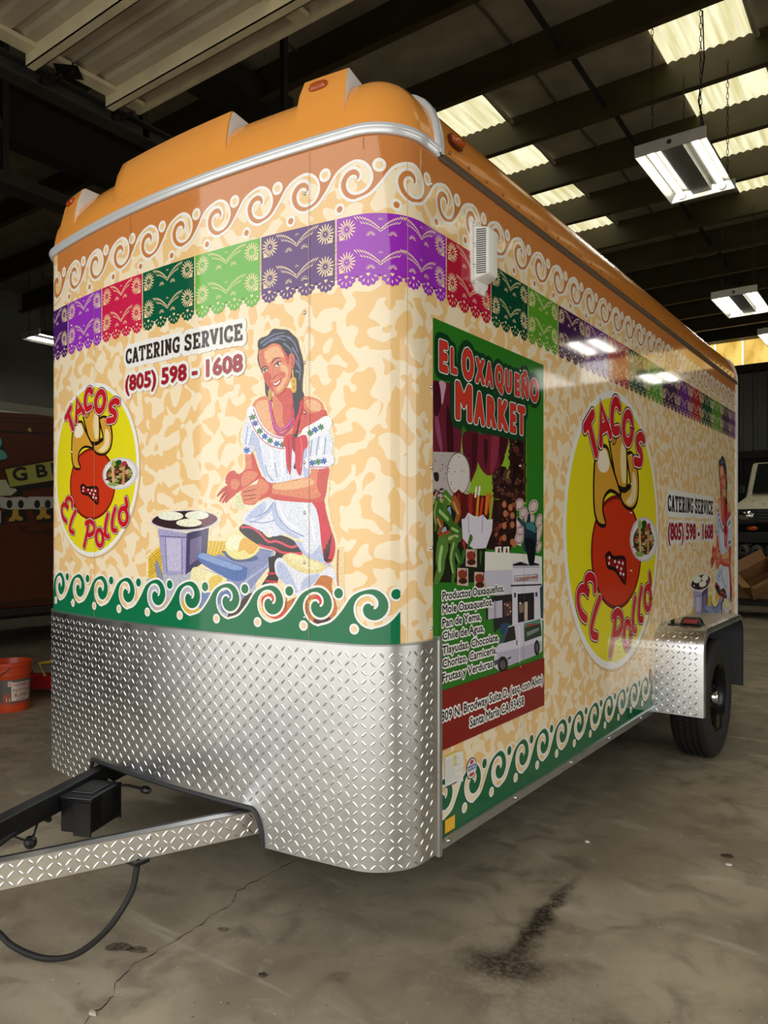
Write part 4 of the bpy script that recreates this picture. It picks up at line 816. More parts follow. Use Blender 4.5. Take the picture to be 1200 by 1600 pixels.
p|3a3432|0|0|209,3089 207,3086 203,3085 199,3086 197,3089 199,3092 203,3093 207,3092
p|8e8682|0|0|423,2966 421,2963 418,2961 414,2962 413,2966 414,2969 418,2971 421,2970
p|8e8682|0|0|294,2958 292,2956 288,2955 284,2956 283,2958 284,2960 288,2961 292,2960
p|3a3432|0|0|318,3088 316,3086 311,3085 306,3085 304,3088 306,3090 311,3091 316,3091
p|7d7470|0|0|349,3009 347,3006 341,3004 335,3005 333,3008 335,3012 341,3014 347,3013
p|3a3432|0|0|151,3147 149,3143 144,3141 139,3143 137,3146 139,3150 144,3152 149,3150
p|7d7470|0|0|458,3035 456,3033 453,3032 450,3033 449,3035 450,3037 453,3038 456,3037
p|8e8682|0|0|154,3035 153,3032 150,3031 147,3032 146,3035 147,3037 150,3038 153,3038
p|8e8682|0|0|407,2947 405,2945 403,2944 400,2945 399,2947 400,2949 403,2950 405,2949
p|7d7470|0|0|274,3120 272,3116 268,3115 264,3116 262,3119 264,3123 268,3125 272,3124
p|7d7470|0|0|231,3185 230,3182 227,3180 223,3181 222,3184 223,3187 227,3189 230,3188
p|8e8682|0|0|564,3195 562,3193 558,3192 554,3192 552,3194 554,3196 558,3198 562,3197
p|8e8682|0|0|353,3075 351,3072 345,3071 339,3072 336,3074 339,3076 345,3078 351,3077
p|8e8682|0|0|471,3092 469,3091 464,3090 459,3090 457,3091 459,3093 464,3094 469,3094
p|7d7470|0|0|386,2983 384,2979 381,2977 378,2979 377,2983 378,2987 381,2989 384,2987
p|3a3432|0|0|167,3073 165,3070 162,3068 159,3069 157,3073 159,3076 162,3078 165,3077
p|8e8682|0|0|178,3069 176,3065 172,3064 167,3065 165,3068 167,3071 172,3073 176,3072
p|3a3432|0|0|388,3093 386,3089 383,3087 380,3088 379,3092 380,3096 383,3098 386,3096
p|8e8682|0|0|318,3105 316,3104 313,3103 310,3104 309,3105 310,3106 313,3107 316,3107
p|3a3432|0|0|445,3195 443,3192 439,3191 435,3191 434,3194 435,3197 439,3199 443,3198
p|2c2624|1|0|127,3068 180,3072 187,3027 145,3018
p|8f4a40|0|0|147,2935 140,2927 130,2925 122,2928 121,2936 128,2944 138,2946 146,2943
p|6a3a34|0|0|192,2954 185,2948 175,2946 168,2949 167,2956 174,2962 184,2963 191,2960
p|6a3a34|0|0|133,2956 135,2964 145,2969 158,2968 165,2961 163,2952 153,2947 140,2949
p|8f4a40|0|0|204,2911 193,2907 180,2909 172,2914 174,2920 184,2924 198,2923 206,2918
p|3a2a26|0|0|204,2946 199,2939 188,2936 179,2939 176,2946 182,2953 192,2956 201,2953
p|6a3a34|0|0|225,2965 215,2966 211,2969 215,2973 224,2975 234,2975 238,2971 235,2967
p|6a3a34|0|0|138,2932 126,2932 119,2937 120,2944 129,2948 140,2948 147,2943 146,2936
p|8f4a40|0|0|166,2917 156,2918 149,2924 150,2930 158,2934 168,2933 174,2928 174,2921
p|6a3a34|0|0|214,2940 203,2945 202,2950 211,2952 225,2951 236,2946 237,2941 228,2938
p|8f4a40|0|0|234,2909 224,2907 216,2910 213,2915 219,2920 229,2922 238,2919 240,2914
p|8f4a40|0|0|181,2934 167,2930 157,2930 156,2936 166,2943 180,2948 191,2947 191,2942
p|3a2a26|0|0|143,2940 132,2937 120,2939 114,2945 117,2951 128,2954 140,2952 146,2946
p|6a3a34|0|0|225,2970 220,2965 208,2963 197,2965 193,2970 198,2975 210,2977 221,2975
p|3a2a26|0|0|230,2965 214,2962 203,2965 205,2971 218,2977 234,2980 244,2978 243,2972
p|5a1a18|0|0|347,2931 431,2981 484,2956 544,2952 926,2953 926,2766 354,2760
p|7a201e|0|0|410,2887 409,2864 404,2844 398,2827 389,2817 379,2813 370,2816 361,2827 355,2842 350,2863 349,2885 350,2907 355,2928 361,2944 370,2955 379,2959 389,2955 398,2945 404,2930 409,2909
p|8d2a22|0|0|458,2888 456,2865 452,2845 447,2828 439,2818 431,2814 423,2817 416,2828 410,2844 406,2864 405,2887 406,2909 410,2930 416,2946 423,2957 431,2961 439,2958 447,2948 452,2931 456,2911
p|5c1414|0|0|526,2890 524,2867 519,2846 511,2830 501,2819 491,2815 480,2819 470,2829 463,2845 458,2866 456,2888 458,2911 463,2932 470,2948 480,2959 491,2963 501,2960 511,2950 519,2934 524,2913
p|9c2c22|0|0|628,2894 627,2870 621,2849 613,2832 603,2821 592,2817 581,2821 571,2831 563,2848 558,2868 557,2891 558,2915 563,2936 571,2953 581,2964 592,2968 603,2965 613,2954 621,2938 627,2917
p|6a1a18|0|0|669,2895 668,2871 664,2850 657,2833 650,2822 641,2818 632,2822 624,2832 618,2849 614,2870 613,2893 614,2917 618,2938 624,2955 632,2966 641,2970 650,2967 657,2956 664,2940 668,2918
p|c46a2c|0|0|889,2902 888,2877 885,2855 879,2838 873,2826 865,2822 858,2826 851,2837 846,2854 843,2876 841,2900 843,2925 846,2947 851,2964 858,2976 865,2980 873,2976 879,2965 885,2948 888,2926
r|e08a2c|0.016|0.016|676,2805 697,2945
r|c9401f|0.016|0.016|726,2813 755,2926
r|d97a28|0.02|0.02|806,2835 828,2957
r|8fae3a|0.016|0.016|865,2787 903,2938
r|f1ebe6|0.012|0.012|655,2943 669,2999
r|f1ebe6|0.012|0.012|704,2959 716,3008
p|dcd6e4|0|0|431,2761 444,2781 511,2789 558,2830 634,2808 704,2805 762,2820 821,2786 918,2791 895,2708 806,2588 634,2584 484,2640 444,2694
r|9aa0c8|0.006|0.006|558,2810 568,2694
r|9aa0c8|0.006|0.006|758,2806 748,2694
p|d9c3c2|0|0|1403,2904 1393,2889 1376,2877 1356,2867 1333,2862 1310,2861 1289,2865 1273,2873 1262,2884 1258,2898 1261,2912 1271,2926 1287,2939 1307,2949 1329,2954 1352,2955 1374,2952 1391,2944 1402,2933 1406,2919
r|8d4a54|0.004|0.004|1383,2905 1372,2891 1356,2880 1335,2873 1315,2871 1297,2875 1284,2884 1278,2897 1281,2911 1291,2925 1307,2936 1327,2943 1348,2945 1366,2941 1379,2932 1385,2919 1383,2905
p|d9c3c2|0|0|1665,2895 1653,2878 1633,2863 1609,2852 1582,2846 1555,2845 1531,2849 1512,2858 1499,2872 1495,2887 1498,2905 1510,2921 1529,2936 1553,2947 1579,2954 1606,2955 1631,2951 1651,2942 1664,2928 1669,2912
r|8d4a54|0.004|0.004|1641,2896 1629,2880 1609,2867 1585,2859 1561,2857 1540,2862 1525,2872 1518,2887 1521,2903 1533,2919 1553,2932 1576,2941 1601,2943 1622,2938 1638,2928 1644,2913 1641,2896
p|d9c3c2|0|0|1470,2844 1450,2821 1417,2806 1380,2802 1349,2811 1331,2830 1333,2853 1352,2875 1384,2890 1422,2894 1454,2886 1471,2867
r|8d4a54|0.004|0.004|1451,2845 1440,2831 1424,2820 1405,2814 1384,2813 1367,2817 1354,2825 1349,2838 1352,2852 1361,2865 1377,2876 1397,2883 1417,2884 1435,2880 1448,2871 1453,2859 1451,2845
p|d9c3c2|0|0|1597,2797 1574,2774 1533,2760 1486,2757 1445,2767 1421,2786 1420,2810 1442,2832 1482,2847 1529,2850 1571,2841 1596,2821
r|8d4a54|0.004|0.004|1572,2799 1561,2785 1541,2774 1517,2768 1491,2767 1468,2772 1451,2781 1443,2794 1444,2808 1456,2821 1475,2832 1499,2839 1525,2840 1548,2835 1565,2826 1574,2813 1572,2799
p|d9c3c2|0|0|1740,2786 1729,2769 1713,2754 1695,2743 1676,2736 1657,2735 1642,2739 1630,2748 1623,2761 1623,2777 1628,2794 1639,2811 1654,2826 1672,2837 1692,2844 1710,2846 1726,2842 1738,2833 1745,2820 1745,2803
r|8d4a54|0.004|0.004|1724,2787 1713,2771 1698,2757 1680,2749 1663,2747 1649,2751 1641,2762 1639,2776 1644,2793 1655,2809 1670,2823 1687,2831 1704,2833 1718,2829 1727,2819 1729,2804 1724,2787
p|d9c3c2|0|0|1382,2765 1362,2743 1330,2728 1294,2725 1263,2734 1246,2752 1248,2775 1266,2797 1298,2812 1335,2815 1366,2807 1383,2788
r|8d4a54|0.004|0.004|1363,2766 1353,2753 1337,2742 1318,2736 1298,2735 1281,2739 1269,2748 1264,2760 1266,2774 1276,2787 1291,2798 1310,2804 1330,2805 1347,2801 1360,2792 1365,2780 1363,2766
p|d9c3c2|0|0|1406,2648 1395,2632 1378,2619 1356,2609 1331,2603 1307,2603 1286,2608 1269,2617 1258,2631 1254,2646 1258,2662 1269,2678 1286,2692 1307,2702 1331,2707 1355,2708 1377,2703 1395,2694 1406,2681 1410,2665
r|8d4a54|0.004|0.004|1385,2650 1374,2635 1356,2623 1334,2616 1313,2615 1294,2620 1281,2630 1275,2645 1278,2660 1289,2676 1307,2688 1328,2695 1350,2696 1369,2691 1383,2681 1388,2666 1385,2650
p|d9c3c2|0|0|1732,2689 1717,2663 1698,2639 1679,2621 1659,2610 1642,2607 1630,2613 1622,2626 1621,2646 1625,2671 1636,2698 1651,2724 1669,2748 1689,2766 1708,2777 1725,2781 1738,2775 1746,2762 1748,2741 1743,2716
r|8d4a54|0.004|0.004|1719,2690 1704,2665 1685,2644 1667,2630 1651,2626 1641,2633 1636,2648 1639,2671 1649,2696 1664,2722 1682,2743 1700,2757 1716,2761 1727,2755 1731,2739 1728,2717 1719,2690
p|d9c3c2|0|0|1729,2576 1711,2553 1686,2538 1661,2534 1642,2543 1634,2561 1639,2585 1656,2608 1681,2624 1706,2628 1726,2619 1734,2601
r|8d4a54|0.004|0.004|1716,2578 1707,2564 1694,2553 1680,2546 1666,2544 1655,2548 1649,2557 1647,2570 1652,2584 1661,2598 1673,2609 1688,2616 1701,2618 1712,2614 1719,2605 1720,2592 1716,2578
p|d9c3c2|0|0|1417,2703 1399,2685 1368,2673 1331,2671 1300,2680 1282,2695 1281,2715 1299,2733 1330,2744 1366,2747 1398,2739 1416,2723
r|8d4a54|0.004|0.004|1398,2705 1389,2694 1374,2685 1355,2680 1335,2680 1318,2684 1305,2691 1299,2702 1300,2713 1309,2724 1324,2733 1342,2738 1362,2738 1380,2735 1393,2727 1399,2716 1398,2705
p|2c1714|0|0|926,2932 1263,2936 1280,2846 1280,2694 1180,2559 806,2580 895,2708
p|8f4a34|0|0|1117,2760 1093,2756 1077,2758 1078,2766 1096,2775 1120,2779 1136,2776 1135,2768
p|6a3026|0|0|944,2736 929,2744 930,2754 946,2761 968,2760 983,2753 982,2743 966,2736
p|40201a|0|0|1084,2684 1062,2690 1057,2698 1071,2703 1096,2702 1118,2696 1123,2688 1109,2683
p|2a1210|0|0|1128,2624 1118,2632 1123,2640 1141,2644 1160,2641 1170,2633 1165,2624 1147,2620
p|40201a|0|0|1208,2755 1189,2748 1164,2749 1149,2758 1151,2769 1170,2776 1195,2775 1211,2766
p|5a1f1c|0|0|920,2713 916,2722 921,2731 933,2735 948,2735 963,2731 973,2723 976,2713 971,2705 960,2701 945,2701 930,2705
p|5a1f1c|0|0|1205,2722 1187,2717 1169,2716 1156,2720 1151,2726 1156,2734 1169,2742 1188,2746 1206,2747 1219,2744 1224,2737 1219,2729
p|2a1210|0|0|968,2866 946,2864 930,2865 922,2869 925,2875 938,2880 958,2884 979,2886 996,2885 1004,2881 1001,2875 988,2870
p|40201a|0|0|1047,2826 1033,2824 1016,2826 1002,2832 993,2841 992,2849 1000,2855 1014,2857 1030,2854 1045,2848 1054,2840 1055,2831
p|8f4a34|0|0|1087,2775 1065,2780 1052,2788 1051,2797 1062,2805 1082,2809 1107,2809 1129,2804 1143,2796 1144,2787 1133,2779 1112,2775
p|2a1210|0|0|935,2732 927,2740 932,2748 948,2750 965,2746 973,2738 968,2731 952,2728
p|5a1f1c|0|0|1169,2823 1145,2827 1135,2838 1144,2850 1168,2855 1192,2852 1203,2841 1193,2829
p|5a1f1c|0|0|1234,2610 1218,2601 1201,2597 1188,2597 1181,2603 1182,2612 1192,2622 1208,2631 1225,2636 1239,2635 1246,2630 1244,2620
p|40201a|0|0|1075,2659 1067,2650 1052,2647 1038,2651 1035,2661 1043,2670 1058,2673 1071,2668
p|2a1210|0|0|1053,2721 1035,2717 1017,2720 1009,2728 1017,2736 1034,2740 1053,2738 1061,2729
p|8f4a34|0|0|1219,2885 1202,2892 1196,2901 1201,2911 1217,2919 1239,2922 1261,2919 1278,2913 1285,2903 1279,2893 1263,2886 1241,2883
p|6a3026|0|0|1007,2721 1003,2711 991,2704 974,2701 958,2704 947,2711 943,2722 947,2732 959,2739 976,2742 992,2739 1003,2732
p|6a3026|0|0|1030,2605 1005,2605 986,2608 977,2614 981,2621 996,2628 1019,2631 1044,2631 1064,2628 1073,2622 1069,2615 1053,2609
p|8f4a34|0|0|1049,2740 1036,2730 1020,2725 1007,2724 998,2729 998,2738 1005,2749 1018,2759 1033,2765 1047,2765 1055,2760 1056,2751
p|5a1f1c|0|0|1249,2864 1236,2856 1217,2851 1199,2852 1185,2857 1180,2866 1184,2875 1197,2883 1215,2888 1234,2887 1248,2882 1253,2873
p|8f4a34|0|0|981,2677 970,2669 956,2665 942,2665 933,2669 930,2677 934,2686 944,2694 958,2699 972,2699 982,2694 985,2686
p|8f4a34|0|0|1013,2751 997,2742 974,2741 957,2748 956,2760 971,2769 995,2770 1012,2763
p|40201a|0|0|1070,2601 1052,2599 1037,2602 1033,2610 1043,2617 1061,2620 1077,2617 1081,2609
p|2a1210|0|0|1035,2622 1035,2632 1046,2637 1063,2636 1075,2628 1075,2618 1064,2613 1047,2614
p|8f4a34|0|0|1226,2605 1220,2614 1220,2621 1228,2626 1240,2625 1253,2621 1265,2613 1271,2605 1270,2597 1263,2593 1251,2593 1237,2598
p|5a1f1c|0|0|960,2647 946,2656 947,2664 963,2666 984,2661 997,2653 996,2645 981,2643
p|5a1f1c|0|0|1206,2736 1188,2729 1163,2729 1147,2738 1148,2749 1167,2756 1191,2756 1208,2748
p|2a1210|0|0|1061,2791 1046,2798 1040,2806 1043,2812 1056,2816 1074,2815 1093,2810 1108,2803 1114,2795 1111,2789 1098,2786 1080,2786
p|8f4a34|0|0|1054,2645 1042,2637 1027,2631 1013,2631 1003,2636 1001,2645 1006,2655 1018,2664 1033,2669 1047,2670 1057,2665 1060,2656
p|2a1210|0|0|1161,2906 1156,2900 1141,2895 1121,2894 1102,2895 1088,2899 1083,2905 1089,2911 1103,2916 1123,2918 1143,2917 1157,2912
p|2a1210|0|0|1181,2658 1170,2665 1168,2674 1176,2682 1192,2686 1211,2686 1229,2682 1240,2675 1242,2666 1234,2658 1218,2654 1199,2654
p|5a1f1c|0|0|989,2743 974,2737 959,2734 945,2736 938,2741 939,2749 948,2757 962,2763 978,2766 991,2764 998,2759 997,2751
p|40201a|0|0|1055,2732 1043,2740 1039,2749 1046,2756 1061,2760 1081,2760 1099,2755 1112,2747 1115,2738 1108,2731 1093,2727 1073,2727
p|40201a|0|0|1177,2806 1156,2799 1137,2796 1123,2798 1119,2805 1125,2814 1141,2823 1162,2830 1182,2833 1196,2831 1200,2825 1193,2816
p|40201a|0|0|986,2747 971,2747 958,2752 950,2759 949,2767 956,2774 968,2778 983,2778 997,2774 1005,2766 1006,2758 999,2751
p|40201a|0|0|990,2876 990,2887 998,2896 1012,2900 1028,2899 1042,2893 1050,2883 1050,2872 1042,2863 1028,2859 1012,2860 998,2866
p|2a1210|0|0|1097,2773 1074,2777 1065,2783 1076,2790 1101,2792 1124,2789 1133,2782 1122,2775
p|8f4a34|0|0|1086,2827 1088,2835 1099,2842 1118,2846 1137,2846 1154,2842 1162,2835 1161,2827 1149,2820 1131,2816 1111,2816 1095,2820
p|2a1210|0|0|1032,2842 1023,2850 1029,2860 1047,2867 1067,2865 1077,2857 1071,2847 1052,2841
p|6a3026|0|0|1066,2733 1048,2732 1032,2733 1023,2738 1023,2744 1032,2751 1047,2756 1066,2757 1081,2756 1091,2751 1091,2745 1082,2738
p|b8704e|0|0|1216,2882 1211,2869 1198,2859 1180,2855 1162,2858 1148,2867 1144,2880 1148,2893 1162,2902 1180,2906 1198,2904 1211,2895
p|b8704e|0|0|1250,2822 1245,2809 1231,2800 1213,2796 1195,2799 1181,2808 1176,2821 1181,2834 1195,2843 1213,2847 1231,2844 1245,2835
p|b8704e|0|0|1118,2902 1113,2889 1100,2879 1082,2875 1065,2878 1052,2887 1047,2899 1052,2912 1065,2922 1082,2926 1100,2923 1113,2914
p|b8704e|0|0|1134,2835 1129,2822 1116,2813 1098,2809 1081,2812 1068,2821 1063,2834 1068,2846 1081,2856 1098,2860 1116,2857 1129,2848
p|b8704e|0|0|1118,2746 1113,2733 1100,2724 1082,2720 1065,2724 1052,2733 1047,2745 1052,2758 1065,2767 1082,2771 1100,2767 1113,2758
p|b8704e|0|0|1118,2657 1113,2644 1100,2635 1082,2632 1065,2635 1052,2644 1047,2657 1052,2669 1065,2679 1082,2682 1100,2678 1113,2669
p|b8704e|0|0|1250,2754 1245,2741 1231,2732 1213,2728 1195,2732 1181,2741 1176,2754 1181,2766 1195,2776 1213,2779 1231,2776 1245,2767
p|b8704e|0|0|1250,2626 1245,2613 1231,2603 1213,2600 1195,2604 1181,2613 1176,2626 1181,2639 1195,2648 1213,2651 1231,2648 1245,2638
p|b8704e|0|0|1283,2610 1278,2597 1265,2588 1246,2585 1228,2588 1214,2598 1209,2611 1214,2624 1228,2633 1246,2636 1265,2633 1278,2623
p|1f2418|0|0|121,2871 458,2868 484,2654 606,2584 806,2580 806,2347 121,2384
p|8fa8c8|1|0|278,2837 322,2864 335,2799 291,2805
p|9fb4d0|1|0|217,2713 266,2733 278,2700 229,2694
r|4a6a28|0.03|0.0125|168,2892 145,2821 157,2758 145,2713
r|93b068|0.007|0.007|159,2888 135,2817 147,2754
r|8a5a28|0.036|0.015|180,2784 217,2739 180,2694
r|c8a070|0.0084|0.0084|171,2780 207,2735
r|4f7a2c|0.036|0.015|266,2934 341,2898 367,2859
r|a0c070|0.0084|0.0084|256,2930 331,2894
r|9c5a26|0.045|0.01875|379,2892 431,2827 392,2760
r|d09a60|0.0105|0.0105|369,2888 421,2823
r|3f6a26|0.054|0.0225|205,2835 303,2785 341,2733
r|9cc070|0.0126|0.0126|195,2831 293,2781
r|55752c|0.03|0.0125|266,2889 254,2830
r|a8c078|0.007|0.007|256,2885
p|c0402c|1|0|174,2668 241,2700 316,2707 303,2655 229,2629
r|56702e|0.051|0.02125|431,2681 316,2661 205,2655
r|a6bc74|0.0119|0.0119|421,2677 306,2657
r|3f6626|0.042|0.0175|354,2727 431,2707 458,2674
r|9cc070|0.0098|0.0098|344,2723 421,2703
r|b03034|0.021|0.00875|497,2626 511,2586
r|d87a70|0.0049|0.0049|487,2623
r|57803a|0.072|0.03|229,2604 205,2527 205,2463 157,2394
r|a8cc80|0.0168|0.0168|219,2600 195,2523 195,2459
r|4f7830|0.042|0.0175|379,2628 341,2536 367,2443 354,2384
r|a0c070|0.0098|0.0098|369,2624 331,2532 356,2439
r|4a6a2c|0.024|0.01|592,2660 551,2599
r|90b060|0.0056|0.0056|581,2656
r|38602a|0.036|0.015|405,2561 444,2507 418,2474
r|7fa860|0.0084|0.0084|395,2557 434,2503
r|3f682c|0.024|0.01|497,2559 471,2492
r|84a860|0.0056|0.0056|487,2555
r|3f682c|0.018|0.0075|733,2554 726,2484
r|84a860|0.0042|0.0042|722,2550
p|cdb4a4|0|0|524,2585 673,2579 673,2458 521,2470
p|8f3a2c|1|0|538,2558 606,2570 655,2542 634,2508 551,2517
p|4a2418|0|0|660,2493 652,2483 630,2476 599,2474 569,2478 547,2486 539,2497 547,2507 569,2514 599,2516 630,2512 652,2504
r|2a1a14|0.006|0.006|648,2569 645,2535
p|cdb4a4|0|0|412,2464 555,2455 555,2336 409,2351
p|8f3a2c|1|0|425,2437 491,2448 538,2419 517,2386 438,2397
p|4a2418|0|0|543,2371 535,2361 513,2355 484,2354 455,2358 434,2367 426,2377 434,2387 455,2393 484,2394 513,2390 535,2382
r|2a1a14|0.006|0.006|531,2446 528,2412
p|cdb4a4|0|0|641,2428 796,2417 796,2294 638,2311
p|8f3a2c|1|0|655,2400 726,2410 777,2380 755,2346 669,2358
p|4a2418|0|0|782,2330 774,2320 750,2314 719,2313 687,2318 665,2327 656,2337 665,2347 687,2354 719,2355 750,2350 774,2341
r|2a1a14|0.006|0.006|769,2409 766,2373
p|e7e6dc|0|0|791,2563 1454,2530 1735,2503 1735,2378 1221,2403 788,2429
p|c9c6d6|0|0|788,2430 1229,2420 1229,2223 806,2259
p|dcd9e6|0|0|1213,2480 1693,2469 1735,2399 1760,1992 1297,2005 1213,1999
p|b9b6c4|0|0|1221,2456 1684,2440 1684,2416 1221,2430
p|efeae6|0|0|941,2592 1035,2595 1035,2547 941,2549
p|efeae6|0|0|1066,2591 1163,2593 1163,2544 1066,2546
p|7a2a22|0|0|988,2584 1009,2584 1016,2551 981,2552
p|7a2a22|0|0|1110,2582 1132,2582 1139,2548 1103,2549
p|8d8a96|0|0|1240,2374 1659,2369 1659,2313 1240,2330
p|cfd6cf|0|0|1255,2369 1644,2363 1644,2320 1255,2335
p|3c3a44|0|0|1180,2309 1735,2286 1735,2273 1190,2295
p|26242c|0|0|850,2228 926,2244 1204,2240 1213,2014 1050,2015 926,1984 918,2072 895,2160
p|c3bfce|0|0|835,2200 1050,2206 1054,2081 835,2087
p|9b98a8|0|0|926,2208 957,2209 957,2083 926,2082
p|1f1d24|0|0|806,2160 835,2161 835,2087 813,2085
p|5a3a34|0|0|1074,2182 1200,2188 1200,2083 1082,2086
p|d8ccc0|0|0|1194,2111 1191,2107 1183,2106 1174,2108 1171,2113 1174,2118 1183,2119 1191,2117
p|b09a90|0|0|1158,2163 1155,2158 1146,2157 1138,2160 1135,2165 1138,2169 1146,2170 1155,2168
p|8a4a3a|0|0|1093,2175 1090,2171 1082,2169 1074,2172 1071,2177 1074,2181 1082,2183 1090,2180
p|b09a90|0|0|1109,2172 1105,2168 1097,2167 1090,2169 1086,2174 1090,2179 1097,2180 1105,2177
p|d8ccc0|0|0|1141,2160 1138,2155 1130,2154 1122,2156 1119,2161 1122,2166 1130,2167 1138,2165
p|b09a90|0|0|1153,2094 1150,2089 1141,2088 1133,2091 1130,2096 1133,2100 1141,2102 1150,2099
p|6a5a5a|0|0|1175,2100 1172,2096 1164,2095 1155,2097 1152,2102 1155,2107 1164,2108 1172,2105
p|8a4a3a|0|0|1142,2116 1139,2112 1131,2110 1123,2113 1119,2118 1123,2123 1131,2124 1139,2121
p|b09a90|0|0|1150,2094 1146,2089 1138,2088 1130,2091 1127,2096 1130,2100 1138,2101 1146,2099
p|8a4a3a|0|0|1146,2097 1142,2093 1134,2092 1126,2094 1123,2099 1126,2104 1134,2105 1142,2102
p|d8ccc0|0|0|1154,2166 1151,2161 1143,2160 1135,2162 1132,2167 1135,2172 1143,2173 1151,2171
p|8a4a3a|0|0|1160,2168 1156,2164 1148,2162 1140,2165 1137,2170 1140,2174 1148,2176 1156,2173
p|b09a90|0|0|1182,2140 1178,2135 1170,2134 1162,2137 1159,2142 1162,2146 1170,2147 1178,2145
p|6a5a5a|0|0|1186,2157 1182,2153 1174,2151 1166,2154 1163,2159 1166,2164 1174,2165 1182,2162
p|221f28|0|0|1297,2234 1590,2226 1590,2016 1306,2016
p|cdb8a8|0|0|1418,2164 1472,2163 1472,2019 1418,2020
p|8a7468|0|0|1323,2156 1401,2157 1401,2088 1331,2086
p|2f3a5c|0|0|1238,2245 1272,2245 1272,2209 1243,2210
p|2f3a5c|0|0|1609,2225 1652,2225 1652,2190 1614,2191
p|2a4a6a|0|0|1019,2033 1114,2038 1180,2017 1082,1953 1019,1960
p|34495e|0|0|1693,2256 1751,2277 1755,2009 1712,2013
p|d5d2e2|0|0|926,1862 988,1890 1066,1896 1147,2005 1263,2009 1703,2014 1741,1978 1741,1751 1674,1735 1454,1725 1147,1715 1003,1699 926,1739
p|bab6ca|0|0|957,1836 1280,1825 1735,1832 1735,1751 1454,1725 1147,1718 1003,1728
p|25242c|0|0|1074,1891 1155,1997 1246,2001 1272,1894
p|3a5468|0|0|1019,1901 1131,2007 1155,1997 1074,1891
p|2c4038|0|0|1410,2002 1703,2010 1731,1873 1418,1860
p|4f8a78|0|0|1410,2002 1703,2010 1708,1973 1415,1967
p|a83a3a|0|0|1454,1986 1618,1986 1618,1970 1457,1970
p|7d8a80|0|0|1454,1928 1674,1944 1684,1919 1463,1895
p|1d1c20|0|0|1142,1726 1138,1709 1126,1694 1107,1683 1084,1678 1058,1679 1033,1686 1010,1698 992,1713 981,1731 977,1750 981,1767 992,1782 1010,1792 1033,1798 1058,1797 1084,1791 1107,1779 1126,1764 1138,1745
p|5a585e|0|0|1103,1728 1097,1712 1081,1702 1058,1701 1036,1709 1020,1723 1014,1741 1020,1757 1036,1767 1058,1768 1081,1761 1097,1746
p|1d1c20|0|0|1693,1781 1691,1762 1683,1746 1671,1734 1657,1728 1640,1727 1624,1732 1610,1742 1598,1757 1591,1775 1588,1794 1591,1812 1598,1828 1610,1840 1624,1847 1640,1848 1657,1843 1671,1833 1683,1818 1691,1800
p|55535a|0|0|1667,1783 1663,1765 1653,1754 1640,1751 1627,1757 1618,1771 1614,1789 1618,1806 1627,1818 1640,1821 1653,1815 1663,1801
p|1d1c20|0|0|1277,1886 1294,1888 1294,1850 1280,1849
r|2a2a30|0.006|0.006|1139,1768 1188,1772
p|4a4854|0|0|926,1782 1003,1786 1003,1757 934,1745
r|f2f0f4|0.004|0.004|1331,1987 1335,1711
p|1d3440|1|0|1297,2793 1314,2812 1418,2771 1454,2779 1472,2819 1499,2846 1526,2819 1526,2780 1599,2765 1637,2694 1637,2614 1599,2566 1590,2455 1499,2447 1481,2537 1401,2570 1410,2725 1348,2763
p|3f7a80|1|0|1454,2771 1581,2765 1618,2694 1544,2709 1454,2725
p|2a4a54|1|0|1314,2801 1418,2767 1418,2732 1357,2759
p|12181e|1|0|1418,2647 1599,2630 1590,2455 1499,2450 1454,2553
p|221a18|0|0|1221,2460 1348,2475 1499,2447 1599,2459 1684,2444 1684,2435 1221,2449
"""
